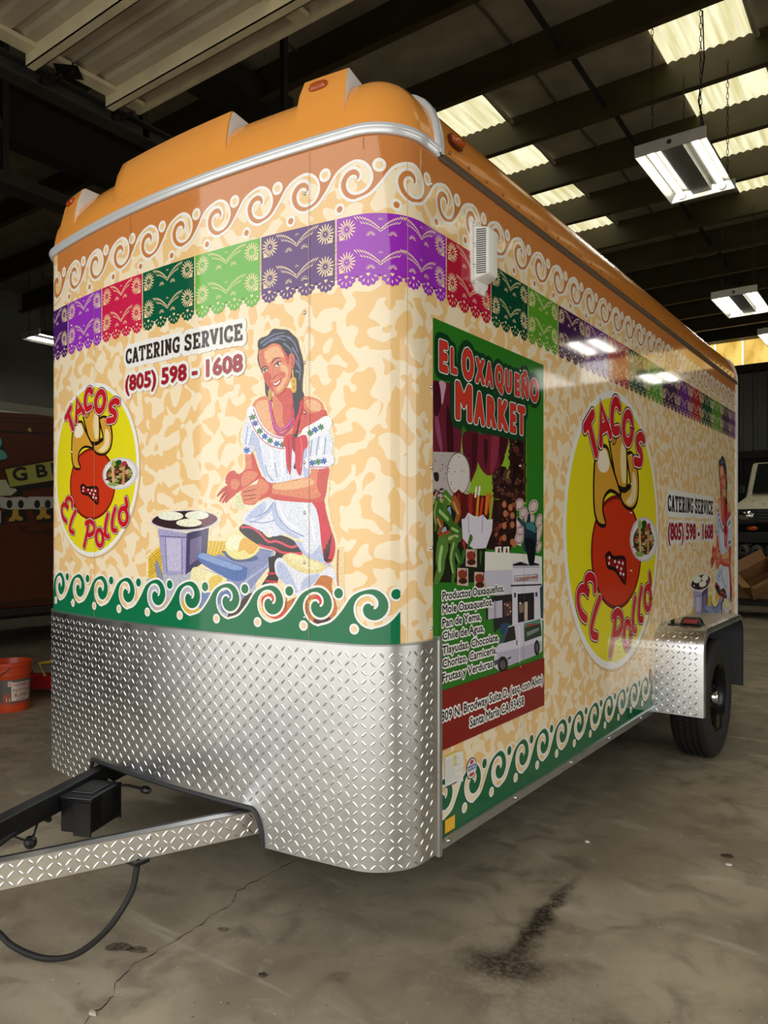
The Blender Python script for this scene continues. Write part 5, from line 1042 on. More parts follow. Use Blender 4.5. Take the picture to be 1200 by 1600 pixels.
BROWN="""
p|d8d6bc|0|0|8334,5427 9671,5487 9671,5439 8334,5355
r|2a1610|0.012|0.012|8157,5225 9671,5343
r|2a1610|0.012|0.012|8157,5130 9671,5231
r|180c08|0.025|0.025|8157,4907 9671,5008
p|16100c|1|0|8216,4839 8334,4821 8400,4708 8418,4559 8500,4445 8515,4356 8424,4273 8216,4272
p|5fb0a4|1|0|8216,4809 8334,4791 8370,4690 8334,4581 8216,4540
p|5fb0a4|1|0|8216,4525 8394,4511 8485,4414 8470,4337 8334,4296 8216,4302
p|140c08|0|0|8576,3687 9876,4013 9876,3820 8855,3645 8839,3506 8622,3513
p|1c120c|0|0|8400,4112 9876,4497 9876,3949 8540,3676
p|b5b352|0|0|8443,4094 9876,4449 9876,3981 8558,3710
p|c9c8a4|0|0|8216,3825 8334,3855 8455,3868 8561,3686 8668,3682 8715,3639 8576,3526 8334,3501 8216,3497
p|140c08|0|0|8424,3204 8515,3297 8871,3245 8966,3032 8950,2939 8546,2904
p|140c08|0|0|9064,3219 9161,3315 9539,3263 9640,3042 9623,2946 9193,2910
p|c8c6c0|0|0|8157,3450 8364,3488 8515,3463 8638,3483 8792,3504 8950,3479 8997,3512 9370,3526 9876,3546 9876,3336 9569,3280 9370,3227 8997,3233 8855,3220 8515,3206 8157,3286
p|15100c|0|0|8607,3330 8598,3281 8573,3245 8540,3231 8506,3243 8482,3278 8473,3326 8482,3374 8506,3410 8540,3425 8573,3413 8598,3378
p|15100c|0|0|8868,3338 8858,3288 8833,3251 8799,3237 8764,3250 8739,3285 8730,3333 8739,3383 8764,3419 8799,3434 8833,3422 8858,3387
p|15100c|0|0|9252,3349 9242,3299 9216,3262 9180,3247 9145,3260 9119,3296 9109,3345 9119,3395 9145,3433 9180,3447 9216,3435 9242,3399
p|15100c|0|0|9509,3357 9499,3306 9472,3268 9436,3254 9400,3266 9373,3303 9363,3353 9373,3404 9400,3441 9436,3456 9472,3444 9499,3408
p|15100c|0|0|8340,3292 8332,3243 8308,3208 8275,3194 8242,3206 8219,3240 8210,3288 8219,3336 8242,3371 8275,3385 8308,3374 8332,3339
p|15100c|0|0|9814,3367 9804,3315 9776,3276 9739,3262 9701,3274 9674,3311 9664,3362 9674,3413 9701,3452 9739,3467 9776,3454 9804,3418
p|c8a040|0|0|8616,3224 8740,3227 8752,3074 8846,3030 8839,2968 8730,2961 8684,2997 8638,2947 8524,2940 8530,3009 8598,3056
p|c8a040|0|0|9258,3287 9390,3291 9403,3133 9502,3088 9496,3024 9380,3016 9330,3053 9281,3002 9161,2994 9167,3066 9239,3114
p|140c08|0|0|8157,3138 8455,3159 8455,2873 8157,2855
p|c8c6c0|0|0|8157,3167 8349,3172 8349,2902 8157,2885
r|120a08|0.02|0.012|8792,2799 8918,2722 9142,2698 9403,2739 9671,2835
p|120a08|0|0|8959,2815 8945,2793 8912,2784 8878,2793 8864,2815 8878,2836 8912,2846 8945,2837
r|120a08|0.014|0.014|9370,2654 9671,2675
p|d0b060|1|0|8966,5057 9020,5084 9045,4994 8966,5010
r|1f120c|0.015|0.015|8157,1056 9671,1094
r|1f120c|0.015|0.015|8157,1116 9671,1158
"""
# ------------------------------------------------------------------ materials
def make_print(name, rough, grain=0.10):
    m, nt, b = nodes_of(name)
    at = nt.nodes.new('ShaderNodeAttribute'); at.attribute_name = 'Col'
    tc = nt.nodes.new('ShaderNodeTexCoord'); n = nt.nodes.new('ShaderNodeTexNoise'); n.inputs['Scale'].default_value = 240; n.inputs['Detail'].default_value = 3
    nt.links.new(tc.outputs['Object'], n.inputs['Vector'])
    mr = nt.nodes.new('ShaderNodeMapRange'); mr.inputs['From Min'].default_value = 0.3; mr.inputs['From Max'].default_value = 0.7
    mr.inputs['To Min'].default_value = 1-grain; mr.inputs['To Max'].default_value = 1+grain
    nt.links.new(n.outputs['Fac'], mr.inputs['Value'])
    vm = nt.nodes.new('ShaderNodeVectorMath'); vm.operation = 'SCALE'
    nt.links.new(at.outputs['Color'], vm.inputs[0]); nt.links.new(mr.outputs['Result'], vm.inputs['Scale'])
    nt.links.new(vm.outputs['Vector'], b.inputs['Base Color'])
    b.inputs['Roughness'].default_value = rough; b.inputs['Specular IOR Level'].default_value = 0.65
    return m
make_print('vinyl_print', 0.06, 0.05)
make_print('painted_print', 0.08, 0.24)
make_print('matte_print', 0.5, 0.08)
def make_wrap():
    m, nt, b = nodes_of('amoeba_wrap'); N = nt.nodes.new; Lk = nt.links.new
    uv = N('ShaderNodeUVMap'); uv.uv_map = 'UVMap'
    n1 = N('ShaderNodeTexNoise'); n1.inputs['Scale'].default_value = 12; n1.inputs['Detail'].default_value = 0; Lk(uv.outputs['UV'], n1.inputs['Vector'])
    vm = N('ShaderNodeVectorMath'); vm.operation = 'MULTIPLY_ADD'; vm.inputs[1].default_value = (0.05, 0.05, 0); Lk(n1.outputs['Color'], vm.inputs[0]); Lk(uv.outputs['UV'], vm.inputs[2])
    n2 = N('ShaderNodeTexNoise'); n2.inputs['Scale'].default_value = 20; n2.inputs['Detail'].default_value = 0.0; n2.inputs['Distortion'].default_value = 0.5; Lk(vm.outputs['Vector'], n2.inputs['Vector'])
    r = N('ShaderNodeValToRGB'); e = r.color_ramp.elements
    e[0].position = 0.487; e[0].color = (*lin('f0c88a'), 1); e[1].position = 0.497; e[1].color = (*lin('f6e5c4'), 1)
    Lk(n2.outputs['Fac'], r.inputs['Fac']); Lk(r.outputs['Color'], b.inputs['Base Color'])
    b.inputs['Roughness'].default_value = 0.06; b.inputs['Specular IOR Level'].default_value = 0.65
make_wrap()
mat('cap_orange', 'ea9c46', 0.16, coat=0.3); mat('cap_white', 'e6e6e4', 0.3)
mat('trim_silver', 'e6eaee', 0.25, metal=0.35); mat('trim_bronze', '8a7a6a', 0.35, metal=0.6); mat('white_trim', 'e9e9e6', 0.35)
mat('tread_plate', 'e4e6e8', 0.29, metal=1.0, noise=0.05, nscale=14); mat('tread_lug', 'e6e7e8', 0.34, metal=1.0)
mat('aluminium', 'c9cccd', 0.28, metal=0.9, noise=0.05); mat('chrome', 'dcdcdc', 0.12, metal=1.0)
mat('black_steel', '1b1b1c', 0.38, noise=0.25, nscale=20); mat('black_plastic', '141416', 0.3, bump=0.1); mat('rubber', '1d1c1b', 0.62, noise=0.2, nscale=30)
mat('rubber_trim', '26272a', 0.5); mat('tyre_tread', '34322f', 0.75, noise=0.3, nscale=40); mat('rim_black', '0d0d0e', 0.22)
mat('amber_lens', 'b4501c', 0.12, coat=0.5, noise=0.25, nscale=60); mat('red_lens', '8f1a1c', 0.12, coat=0.5); mat('white_plastic', 'f0efea', 0.35); mat('slot_dark', '3b3c40', 0.6)
mat('under_dark', '1a1714', 0.8, noise=0.3)
mat('steel_olive', '4a4024', 0.5, noise=0.25, nscale=3); mat('steel_dark', '2b2821', 0.65, noise=0.3, nscale=3); mat('steel_grey', '4a4a46', 0.55, noise=0.2)
mat('roof_lining', 'a39b84', 0.85, noise=0.25, nscale=2.5, bump=0.3, bscale=5); mat('wall_grey', '7c7d70', 0.7, noise=0.18, nscale=1.2); mat('wall_metal', '6e7064', 0.55, noise=0.15, nscale=1.5)
mat('door_steel', 'b8ae96', 0.5, noise=0.18, nscale=3); mat('door_strut', 'd6cca8', 0.5, noise=0.15, nscale=5); mat('pavement_out', 'c6c2ba', 0.8, noise=0.15, nscale=1.5)
mat('tube_glow', 'fffbee', 0.4, emit=TUBE_E); mat('fixture_white', 'd8d8d2', 0.4, noise=0.08); mat('reflector', '6a6960', 0.45, metal=0.7, noise=0.1)
mat('brown_paint', '5e2f1b', 0.3, noise=0.12, nscale=2); mat('cardboard', '9c744a', 0.75, noise=0.12, nscale=6); mat('van_white', 'e8e2c8', 0.28, noise=0.05); mat('glass_dark', '1e2420', 0.08, coat=0.5)
mat('bucket_orange', 'd0481c', 0.35, noise=0.12, nscale=12); mat('jack_red', 'b01c1c', 0.3, noise=0.1); mat('jack_yellow', 'c9a83a', 0.45); mat('bag_white', 'd8d4c8', 0.5, bump=0.5, bscale=20)
def make_skylight(name, c0, c1, e, sc):
    m, nt, b = nodes_of(name); N = nt.nodes.new; Lk = nt.links.new
    tc = N('ShaderNodeTexCoord'); mp = N('ShaderNodeMapping'); mp.inputs['Scale'].default_value = sc; Lk(tc.outputs['Object'], mp.inputs['Vector'])
    n = N('ShaderNodeTexNoise'); n.inputs['Scale'].default_value = 1; n.inputs['Detail'].default_value = 6; Lk(mp.outputs['Vector'], n.inputs['Vector'])
    r = N('ShaderNodeValToRGB'); r.color_ramp.elements[0].position = 0.35; r.color_ramp.elements[1].position = 0.62
    r.color_ramp.elements[0].color = (*lin(c0), 1); r.color_ramp.elements[1].color = (*lin(c1), 1); Lk(n.outputs['Fac'], r.inputs['Fac'])
    Lk(r.outputs['Color'], b.inputs['Base Color']); Lk(r.outputs['Color'], b.inputs['Emission Color']); b.inputs['Emission Strength'].default_value = e; b.inputs['Roughness'].default_value = 0.6
make_skylight('skylight_sheet', 'd8cf98', 'fffbd8', SKYLIGHT_E, (14, 0.8, 1)); make_skylight('wall_sheet', 'b98a2c', 'f2cf70', 1.1, (3, 1, 1.2))
def make_floor():
    m, nt, b = nodes_of('concrete_floor'); N = nt.nodes.new; Lk = nt.links.new
    tc = N('ShaderNodeTexCoord'); V = tc.outputs['Object']
    def noise(s, d, dist=0.0, sc=None):
        n = N('ShaderNodeTexNoise'); n.inputs['Scale'].default_value = s; n.inputs['Detail'].default_value = d; n.inputs['Distortion'].default_value = dist
        if sc:
            mp = N('ShaderNodeMapping'); mp.inputs['Scale'].default_value = sc; mp.inputs['Rotation'].default_value = (0, 0, 0.5); Lk(V, mp.inputs['Vector']); Lk(mp.outputs['Vector'], n.inputs['Vector'])
        else: Lk(V, n.inputs['Vector'])
        return n
    def mix(a, bb, f, mode='MIX'):
        x = N('ShaderNodeMix'); x.data_type = 'RGBA'; x.blend_type = mode
        for i, v in ((6, a), (7, bb), (0, f)):
            if isinstance(v, (tuple, float)): x.inputs[i].default_value = v
            else: Lk(v, x.inputs[i])
        return x.outputs[2]
    def ramp(src, p0, p1):
        r = N('ShaderNodeMapRange'); r.interpolation_type = 'SMOOTHSTEP'; r.inputs['From Min'].default_value = p0; r.inputs['From Max'].default_value = p1; Lk(src, r.inputs['Value']); return r.outputs['Result']
    base = mix((*lin('8f8470'), 1), (*lin('b2a68f'), 1), ramp(noise(1.3, 6, 0.6).outputs['Fac'], 0.35, 0.65))
    base = mix(base, (*lin('7c705f'), 1), ramp(noise(3.2, 8, 1.2).outputs['Fac'], 0.54, 0.82))
    base = mix(base, (*lin('beb5a3'), 1), ramp(noise(0.9, 5, 2.0, (1, 3.5, 1)).outputs['Fac'], 0.58, 0.75))
    base = mix(base, (*lin('7f7564'), 1), ramp(noise(6, 10, 0.8).outputs['Fac'], 0.42, 0.8))
    base = mix(base, (*lin('b5ac98'), 1), ramp(noise(14, 9, 1.0).outputs['Fac'], 0.58, 0.9))
    base = mix(base, (*lin('4a4236'), 1), ramp(noise(42, 4).outputs['Fac'], 0.66, 0.8))
    base = mix(base, (*lin('d0c8b6'), 1), ramp(noise(75, 3).outputs['Fac'], 0.69, 0.74))
    # oil stains on the slab: (x, y, half length, half width, angle, strength)
    wob = noise(11, 6); speck = N('ShaderNodeMapRange'); speck.inputs['From Min'].default_value = .38; speck.inputs['From Max'].default_value = .6; speck.inputs['To Min'].default_value = .6; Lk(noise(60, 6).outputs['Fac'], speck.inputs['Value']); speck = speck.outputs['Result']
    for (x, y, a, w, rot, k, soft) in ((-1.10, 2.45, 0.46, 0.045, PI/2+0.06, 0.95, 1.0), (-1.085, 2.30, 0.26, 0.08, PI/2+0.1, 0.75, 1.0), (-1.07, 2.10, 0.19, 0.12, 0.3, 0.85, 1.0), (-1.17, 2.75, .30, .11, PI/2+.2, .3, 1.0), (-1.03, 2.02, 0.42, 0.3, 0.2, 0.3, 1.0), (-2.131, 1.455, 0.05, 0.028, 0.5, 0.85, 0.5), (-2.072, 1.482, 0.045, 0.026, 0.4, 0.8, 0.5), (-1.944, 1.729, 0.022, 0.016, 0.2, 0.6, 0.5), (-1.45, 1.75, 0.06, 0.03, 0.9, 0.35, 1.0), (-0.70, 2.05, 0.07, 0.06, 0.9, 0.3, 1.0)):
        mp = N('ShaderNodeMapping'); mp.vector_type = 'TEXTURE'; mp.inputs['Location'].default_value = (x, y, 0); mp.inputs['Rotation'].default_value = (0, 0, rot); mp.inputs['Scale'].default_value = (a, w, 1)
        ad = N('ShaderNodeVectorMath'); ad.operation = 'MULTIPLY_ADD'; ad.inputs[1].default_value = (0.09*soft,)*3; Lk(wob.outputs['Color'], ad.inputs[0])
        sh = N('ShaderNodeVectorMath'); sh.operation = 'SUBTRACT'; sh.inputs[1].default_value = (0.045*soft,)*3; Lk(V, sh.inputs[0]); Lk(sh.outputs[0], ad.inputs[2])
        Lk(ad.outputs[0], mp.inputs['Vector']); ln = N('ShaderNodeVectorMath'); ln.operation = 'LENGTH'; Lk(mp.outputs[0], ln.inputs[0])
        mr = N('ShaderNodeMapRange'); mr.interpolation_type = 'SMOOTHSTEP'; mr.inputs['From Min'].default_value = 1.0; mr.inputs['From Max'].default_value = 0.25 if soft > 0.7 else 0.8
        mr.inputs['To Max'].default_value = k; Lk(ln.outputs['Value'], mr.inputs['Value'])
        sp = N('ShaderNodeMath'); sp.operation = 'MULTIPLY'; Lk(mr.outputs['Result'], sp.inputs[0]); Lk(speck, sp.inputs[1])
        base = mix(base, (*lin('2c2318'), 1), sp.outputs[0])
    Lk(base, b.inputs['Base Color'])
    rr = N('ShaderNodeMapRange'); rr.inputs['To Min'].default_value = 0.34; rr.inputs['To Max'].default_value = 0.7; Lk(noise(2.1, 6).outputs['Fac'], rr.inputs['Value']); Lk(rr.outputs['Result'], b.inputs['Roughness'])
    bp = N('ShaderNodeBump'); bp.inputs['Strength'].default_value = 0.15; bp.inputs['Distance'].default_value = 0.004; Lk(noise(35, 6).outputs['Fac'], bp.inputs['Height']); Lk(bp.outputs['Normal'], b.inputs['Normal'])
make_floor()
# ------------------------------------------------------------------ building shell
BX0, BX1, BY1, ZC = -15.5, WR_X, 19.6, 6.38
def plane_obj(name, pts, m): 
    mb = MB(); mb.add(pts, [tuple(range(len(pts)))]); return struct(name, mb.mesh(name), m)
floor = plane_obj('floor', [(BX0, DOOR_Y, 0), (BX1, DOOR_Y, 0), (BX1, BY1, 0), (BX0, BY1, 0)], MATS['concrete_floor'])
plane_obj('pavement', [(-40, -45, -0.01), (45, -45, -0.01), (45, 40, -0.01), (BX1, 40, -.01), (BX1, DOOR_Y, -0.01), (-40, DOOR_Y, -0.01)], MATS['pavement_out'])
# crack across the slab: a thin jagged groove line
random.seed(4)
cr = [(-1.85, 1.13), (-1.899, 1.223), (-1.92, 1.294), (-1.983, 1.349), (-2.011, 1.432), (-2.015, 1.527), (-2.019, 1.66), (-2.048, 1.769), (-2.052, 1.868), (-2.106, 1.949), (-2.107, 2.077), (-2.113, 2.19), (-2.098, 2.327), (-2.13, 2.6), (-2.10, 3.0)]
pp = []
for a, b in zip(cr, cr[1:]):
    for k in range(5):
        t = k/5; pp.append((a[0]+(b[0]-a[0])*t+random.uniform(-.008, .008), a[1]+(b[1]-a[1])*t))
mb = MB(); vs = []
for i, p in enumerate(pp):
    w = random.uniform(0.0006, 0.003); vs += [(p[0]-w, p[1]+w*.4, 0.0008), (p[0]+w, p[1]-w*.4, 0.0008)]
mb.add(vs, [(2*i, 2*i+1, 2*i+3, 2*i+2) for i in range(len(pp)-1)])
mb.obj('floor_crack', mat('crack_dark', '2e2820', 0.9), floor)
# walls
mb = MB(); mb.box(BX0, DOOR_Y-0.2, 0, DOOR_X0, DOOR_Y, ZC+.3); mb.box(DOOR_X1, DOOR_Y-0.2, 0, BX1, DOOR_Y, ZC+.3); mb.box(DOOR_X0, DOOR_Y-0.2, DOOR_Z, DOOR_X1, DOOR_Y, ZC+.3)
struct('wall_front', mb.mesh('wall_front'), MATS['wall_grey'])
mb = MB(); mb.box(BX0-.2, DOOR_Y-.2, 0, BX0, BY1, ZC+.3); struct('wall_left', mb.mesh('wall_left'), MATS['wall_grey'])
mb = MB(); mb.box(BX1, DOOR_Y-.2, 0, BX1+.2, D2_Y0, ZC+.3); mb.box(BX1, D2_Y1, 0, BX1+.2, BY1, ZC+.3); mb.box(BX1, D2_Y0, DOOR_Z, BX1+.2, D2_Y1, ZC+.3); struct('wall_right', mb.mesh('wall_right'), MATS['wall_grey'])  # opening put in so that daylight reaches the trailer side
wb = empty('wall_back'); wb['kind'] = 'structure'
# back wall: ribbed sheets, upper translucent band
prof = []
x = BX0
mb = MB(); vs = []; 
for lo, hi, nm, mm in ((0, 3.2, 'lower_cladding', 'steel_dark'), (3.22, 5.25, 'ribbed_cladding', 'wall_metal')):
    mb = MB(); vs = []; x = BX0; k = 0
    while x < BX1:
        for dx, dy in ((0, 0), (.16, 0), (.19, -.04), (.25, -.04), (.28, 0)): vs += [(x+dx, BY1+dy, lo), (x+dx, BY1+dy, hi)]
        x += .305
    n = len(vs)//2; mb.add(vs, [(2*i, 2*i+2, 2*i+3, 2*i+1) for i in range(n-1)]); mb.obj(nm, MATS[mm], wb)
mb = MB(); mb.box(BX0, BY1-.22, 5.15, BX1, BY1-.02, 5.33); mb.box(BX0, BY1-.2, 3.1, BX1, BY1-.02, 3.28); mb.obj('girt', MATS['steel_dark'], wb)
win3 = empty('window_3', (0, BY1, 5.33)); win3['kind'] = 'structure'
x = -8.0; k = 0
proto = None
while x < 4:
    if proto is None:
        mb = MB(); mb.box(0.015, -.03, 0, .60, -.01, .62); proto = mb.obj('translucent_sheet', MATS['wall_sheet'], win3); proto.location = (x, 0, 0)
    else:
        c = proto.copy(); COL.objects.link(c); c.parent = win3; c.location = (x, 0, 0)
    x += .62
mb = MB(); mb.box(BX0, BY1-.35, 5.95, BX1, BY1, ZC+.02); mb.obj('eave_beam', MATS['steel_dark'], wb)
# ceiling
ceil = plane_obj('ceiling', [(BX0, DOOR_Y, ZC), (BX0, BY1, ZC), (BX1, BY1, ZC), (BX1, DOOR_Y, ZC)], MATS['roof_lining'])
mb = MB(); d = 0.40; fl = 0.085; t = 0.008
mb.box(BX0, -t/2, -d, BX1, t/2, 0); mb.box(BX0, -fl, -d, BX1, 0, -d+t); mb.box(BX0, 0, -t, BX1, fl, 0); mb.box(BX0, -fl, -d, BX1, -fl+t, -d+.025)
pur = mb.obj('purlin', MATS['steel_olive'], ceil); pur.location = (0, 0.75, ZC-.004)
for k in range(1, 15):
    c = pur.copy(); COL.objects.link(c); c.parent = ceil; c.location = (0, .75+1.25*k, ZC-.004)
mb = MB(); mb.box(-.025, 0, -.03, .025, 1.25, -.024); mb.box(-.025, 0, -.055, -.019, 1.25, -.03)
rod = mb.obj('sag_brace', MATS['steel_dark'], ceil); rod.location = (-2.96, .75, ZC-.12); rod.rotation_euler = (-.08, 0, 0)
for xx in (-2.96, -6.1, .9):
    for k in range(0, 14):
        if xx == -2.96 and k == 0: continue
        c = rod.copy(); COL.objects.link(c); c.parent = ceil; c.location = (xx, .75+1.25*k, ZC-.12)
mb = MB()
for zz in (0, .56): mb.box(-.12, DOOR_Y, zz, .12, BY1, zz+.02)
mb.box(-.008, DOOR_Y, 0, .008, BY1, .57)
raf = mb.obj('rafter', MATS['steel_dark'], ceil); raf.location = (-7.75, 0, ZC-.40-.59)
c = raf.copy(); COL.objects.link(c); c.parent = ceil; c.location = (5.2, 0, ZC-.99)
# sagging seams of the roof insulation
mb = MB()
for xx in (-9.6, -8.1, -6.6, -5.3, -3.5, -.6, 1.4, 3.0):
    mb.tube([(xx+.03*math.sin(y*1.7+xx), y, ZC-.012-.015*math.sin(y*2.5)**2) for y in [i*.4 for i in range(0, 48)]], .014, 5)
mb.obj('lining_seam', mat('lining_seam', '5a5546', .9), ceil)['kind'] = 'stuff'
# skylight strips, two of them added for light, ribbed translucent sheets under the lining
for n, (x0, x1, y0, y1) in enumerate(((-5.05, -4.14, 7.10, 12.35), (-2.28, -1.44, 7.10, 12.4), (.55, 1.40, 3.35, 12.4), (3.3, 4.15, 3.35, 12.4))):  # last two strips unseen, put in to light the trailer side
    w = empty('window_%d' % (n+1 if n < 2 else n+2), (x0, y0, ZC-.03)); w['kind'] = 'structure'
    y = y0; 
    while y < y1-.1:
        yy = min(y+1.25, y1); mb = MB(); vs = []; m = 9
        for i in range(m*4+1):
            xx = (x1-x0)*i/(m*4); zz = (0, .012, .022, .012)[i % 4]; vs += [(xx, y-y0, zz), (xx, yy-y0, zz)]
        mb.add(vs, [(2*i, 2*i+2, 2*i+3, 2*i+1) for i in range(m*4)]); mb.obj('skylight_sheet', MATS['skylight_sheet'], w); y = yy
    mb = MB(); mb.tube([(x1-x0+.03, t*.5, -.02+.02*math.sin(t*2.1)) for t in range(int((y1-y0)*2)+1)], .03, 6); mb.obj('torn_lining_edge', MATS['roof_lining'], w)
# open sectional door parked under the roof
door = empty('door_1', (0, 0, 4.2)); door['kind'] = 'structure'
SH = 0.53; y = 3.08; k = 0
def section(y0):
    mb = MB(); vs = []
    pr = [(0, 0), (.02, .02), (.05, .02), (.065, 0), (.14, 0), (.155, .022), (.20, .022), (.215, 0), (.30, 0), (.315, .022), (.36, .022), (.375, 0), (.46, 0), (.475, .02), (.51, .02), (SH-.008, 0)]
    n = len(pr)
    for (a, h) in pr: vs += [(DOOR_X0, y0-a, h-.004), (DOOR_X1-.1, y0-a, h-.004)]
    vs += [(DOOR_X0, y0-SH+.008, .045), (DOOR_X1-.1, y0-SH+.008, .045), (DOOR_X0, y0, .045), (DOOR_X1-.1, y0, .045)]
    f = [(2*i, 2*i+1, 2*i+3, 2*i+2) for i in range(n-1)]+[(2*n, 2*n+1, 2*n+3, 2*n+2), (0, 1, 2*n+3, 2*n+2), (2*n-2, 2*n-1, 2*n+1, 2*n)]
    return mb.add(vs, f)
for k in range(6):
    s_ = section(y).obj('door_section', MATS['door_steel'], door)
    mb = MB()
    for xx in (DOOR_X0, DOOR_X0+1.45, DOOR_X0+2.9, DOOR_X0+4.35): mb.box(xx, y-SH+.01, -.035, xx+.10, y-.01, -.006)
    mb.obj('door_stile', MATS['door_strut'], door)
    mb = MB(); ys = y-.2
    mb.box(DOOR_X0-.02, ys-.03, -.10, DOOR_X1-.12, ys-.024, -.005); mb.box(DOOR_X0-.02, ys-.03, -.10, DOOR_X1-.12, ys+.03, -.094); mb.box(DOOR_X0-.02, ys+.024, -.10, DOOR_X1-.12, ys+.03, -.075)
    mb.obj('door_strut', MATS['door_strut'], door)
    for xx in (DOOR_X0+.05, DOOR_X0+1.5, DOOR_X0+2.95):
        mb = MB(); M = Matrix.Translation((xx, y-SH, -.045)) @ Matrix.Rotation(PI/4, 4, 'Z'); mb.box(-.07, -.07, 0, .07, .07, .006, M); mb.cyl((xx-.05, y-SH, -.055), .014, .10, 10, 'X'); mb.obj('door_hinge', MATS['black_steel'], door)
    y -= SH
mb = MB(); mb.box(DOOR_X0-.01, 3.075, -.04, DOOR_X1-.1, 3.10, .05); mb.obj('door_bottom_rail', MATS['door_strut'], door)
mb = MB(); mb.box(DOOR_X0-.17, -.2, -.14, DOOR_X0-.11, 4.9, -.02); mb.box(DOOR_X0-.13, -.2, -.05, DOOR_X0-.05, 4.9, -.04); mb.box(DOOR_X0-.17, -.2, -.15, DOOR_X0-.05, 4.9, -.14); mb.obj('door_track', MATS['steel_dark'], door)
for yy in (1.95, 2.5, 3.0):
    mb = MB(); mb.cyl((DOOR_X0-.12, yy, -.09), .05, .05, 14, 'X'); mb.cyl((DOOR_X0-.1, yy, -.09), .012, .16, 8, 'X'); mb.obj('door_roller', MATS['black_steel'], door)
mb = MB(); mb.box(DOOR_X0-.16, 3.2, -.12, DOOR_X0-.11, 3.25, 2.05); mb.box(DOOR_X0-.16, 4.6, -.12, DOOR_X0-.11, 4.65, 2.05); mb.obj('track_hanger', MATS['steel_dark'], door)
# track and hangers of the neighbouring door
nd = empty('door_2', (-6.05, 0, 4.25)); nd['kind'] = 'structure'
mb = MB(); mb.box(-.05, -.2, -.1, .05, 6.2, 0); mb.box(-.1, -.2, -.12, .1, 6.2, -.1); mb.obj('door_track', MATS['steel_dark'], nd)
mb = MB(); mb.box(-.025, 3.05, 0, .025, 3.10, 1.95); mb.tube([(0, 3.07, .35), (0, 2.2, 1.75)], .025, 6); mb.obj('track_hanger', MATS['steel_dark'], nd)
mb = MB(); mb.box(-.25, 1.0, 1.72, .25, 6.2, 1.98); mb.obj('header_beam', MATS['steel_dark'], nd)
# ------------------------------------------------------------------ the food trailer
TR = empty('food_trailer', (0, 0, 0))
tag(TR, 'orange and cream food trailer wrapped in printed graphics, with bright tread plate nose', 'trailer')
def strip_mesh(name, s_list, sec, closed=False, uv=False, caps=False):
    """loft section [(off, z)] along plan positions"""
    V = []; n = len(sec)
    for s in s_list:
        for off, z in sec: V.append(wrap(s, z, off)[0])
    F = []
    for i in range(len(s_list)-1):
        for j in range(n if closed else n-1):
            F.append((i*n+j, (i+1)*n+j, (i+1)*n+(j+1) % n, i*n+(j+1) % n))
    if caps: F += [tuple(range(n))[::-1], tuple((len(s_list)-1)*n+j for j in range(n))]
    me = bpy.data.meshes.new(name); me.from_pydata(V, [], F)
    return me
S_ALL = [SMIN]+BR+[0.3, 1.0, 2.0, 3.0, SMAX]
def s_range(a, b): return [a]+[x for x in BR if a+1e-4 < x < b-1e-4]+[b]
# outer skin
def skin(name, sl, z0, z1, rows=1):
    V = []; N = []; UV = []
    for s in sl:
        for r in range(rows+1):
            z = z0+(z1-z0)*r/rows; p, nn = wrap(s, z); V.append(p); N.append(nn); UV.append((s, z))
    F = [(i*(rows+1)+r, (i+1)*(rows+1)+r, (i+1)*(rows+1)+r+1, i*(rows+1)+r+1) for i in range(len(sl)-1) for r in range(rows)]
    me = bpy.data.meshes.new(name); me.from_pydata(V, [], F)
    u = me.uv_layers.new(name='UVMap')
    for l in me.loops: u.data[l.index].uv = UV[l.vertex_index]
    me.polygons.foreach_set('use_smooth', [True]*len(F)); me.normals_split_custom_set_from_vertices(N)
    return me
tag(link('front_skin', skin('front_skin', s_range(-2*LT-.1, .11), .47, ZT), TR, MATS['amoeba_wrap']), 'cream and gold blotch printed nose skin')
tag(link('side_skin', skin('side_skin', [.11, 1.0, 2.0, 3.0, SMAX], ZB+.02, ZT), TR, MATS['amoeba_wrap']), 'cream and gold blotch printed side skin')
link('far_side_skin', skin('far_side_skin', [SMIN, -2*LT-.1], ZB+.02, ZT), TR, MATS['amoeba_wrap'])
mb = MB(); mb.add([(2*XC-XS, YR, ZB), (XS, YR, ZB), (XS, YR, ZT), (2*XC-XS, YR, ZT)], [(0, 1, 2, 3)]); mb.obj('rear_wall', MATS['white_plastic'], TR)
mb = MB(); op = [wrap(s, .46, -.01)[0] for s in S_ALL]; n = len(op)
mb.add([(p[0], p[1], .46) for p in op]+[(p[0], p[1], .50) for p in op], [tuple(range(n)), tuple(range(2*n-1, n-1, -1))]); mb.obj('floor_deck', MATS['under_dark'], TR)
mb = MB()
for xx in (XS-.07, 2*XC-XS+.01): mb.box(xx, 1.95, ZB+.01, xx+.06, YR-.01, .46)
mb.box(2*XC-XS+.05, YR-.09, ZB+.01, XS-.05, YR-.02, .46)
for yy in (2.2, 2.7, 3.2, 3.7, 4.2, 4.7, 5.2, 5.7): mb.box(2*XC-XS+.07, yy, .38, XS-.07, yy+.05, .46)
mb.obj('chassis_frame', MATS['black_steel'], TR)
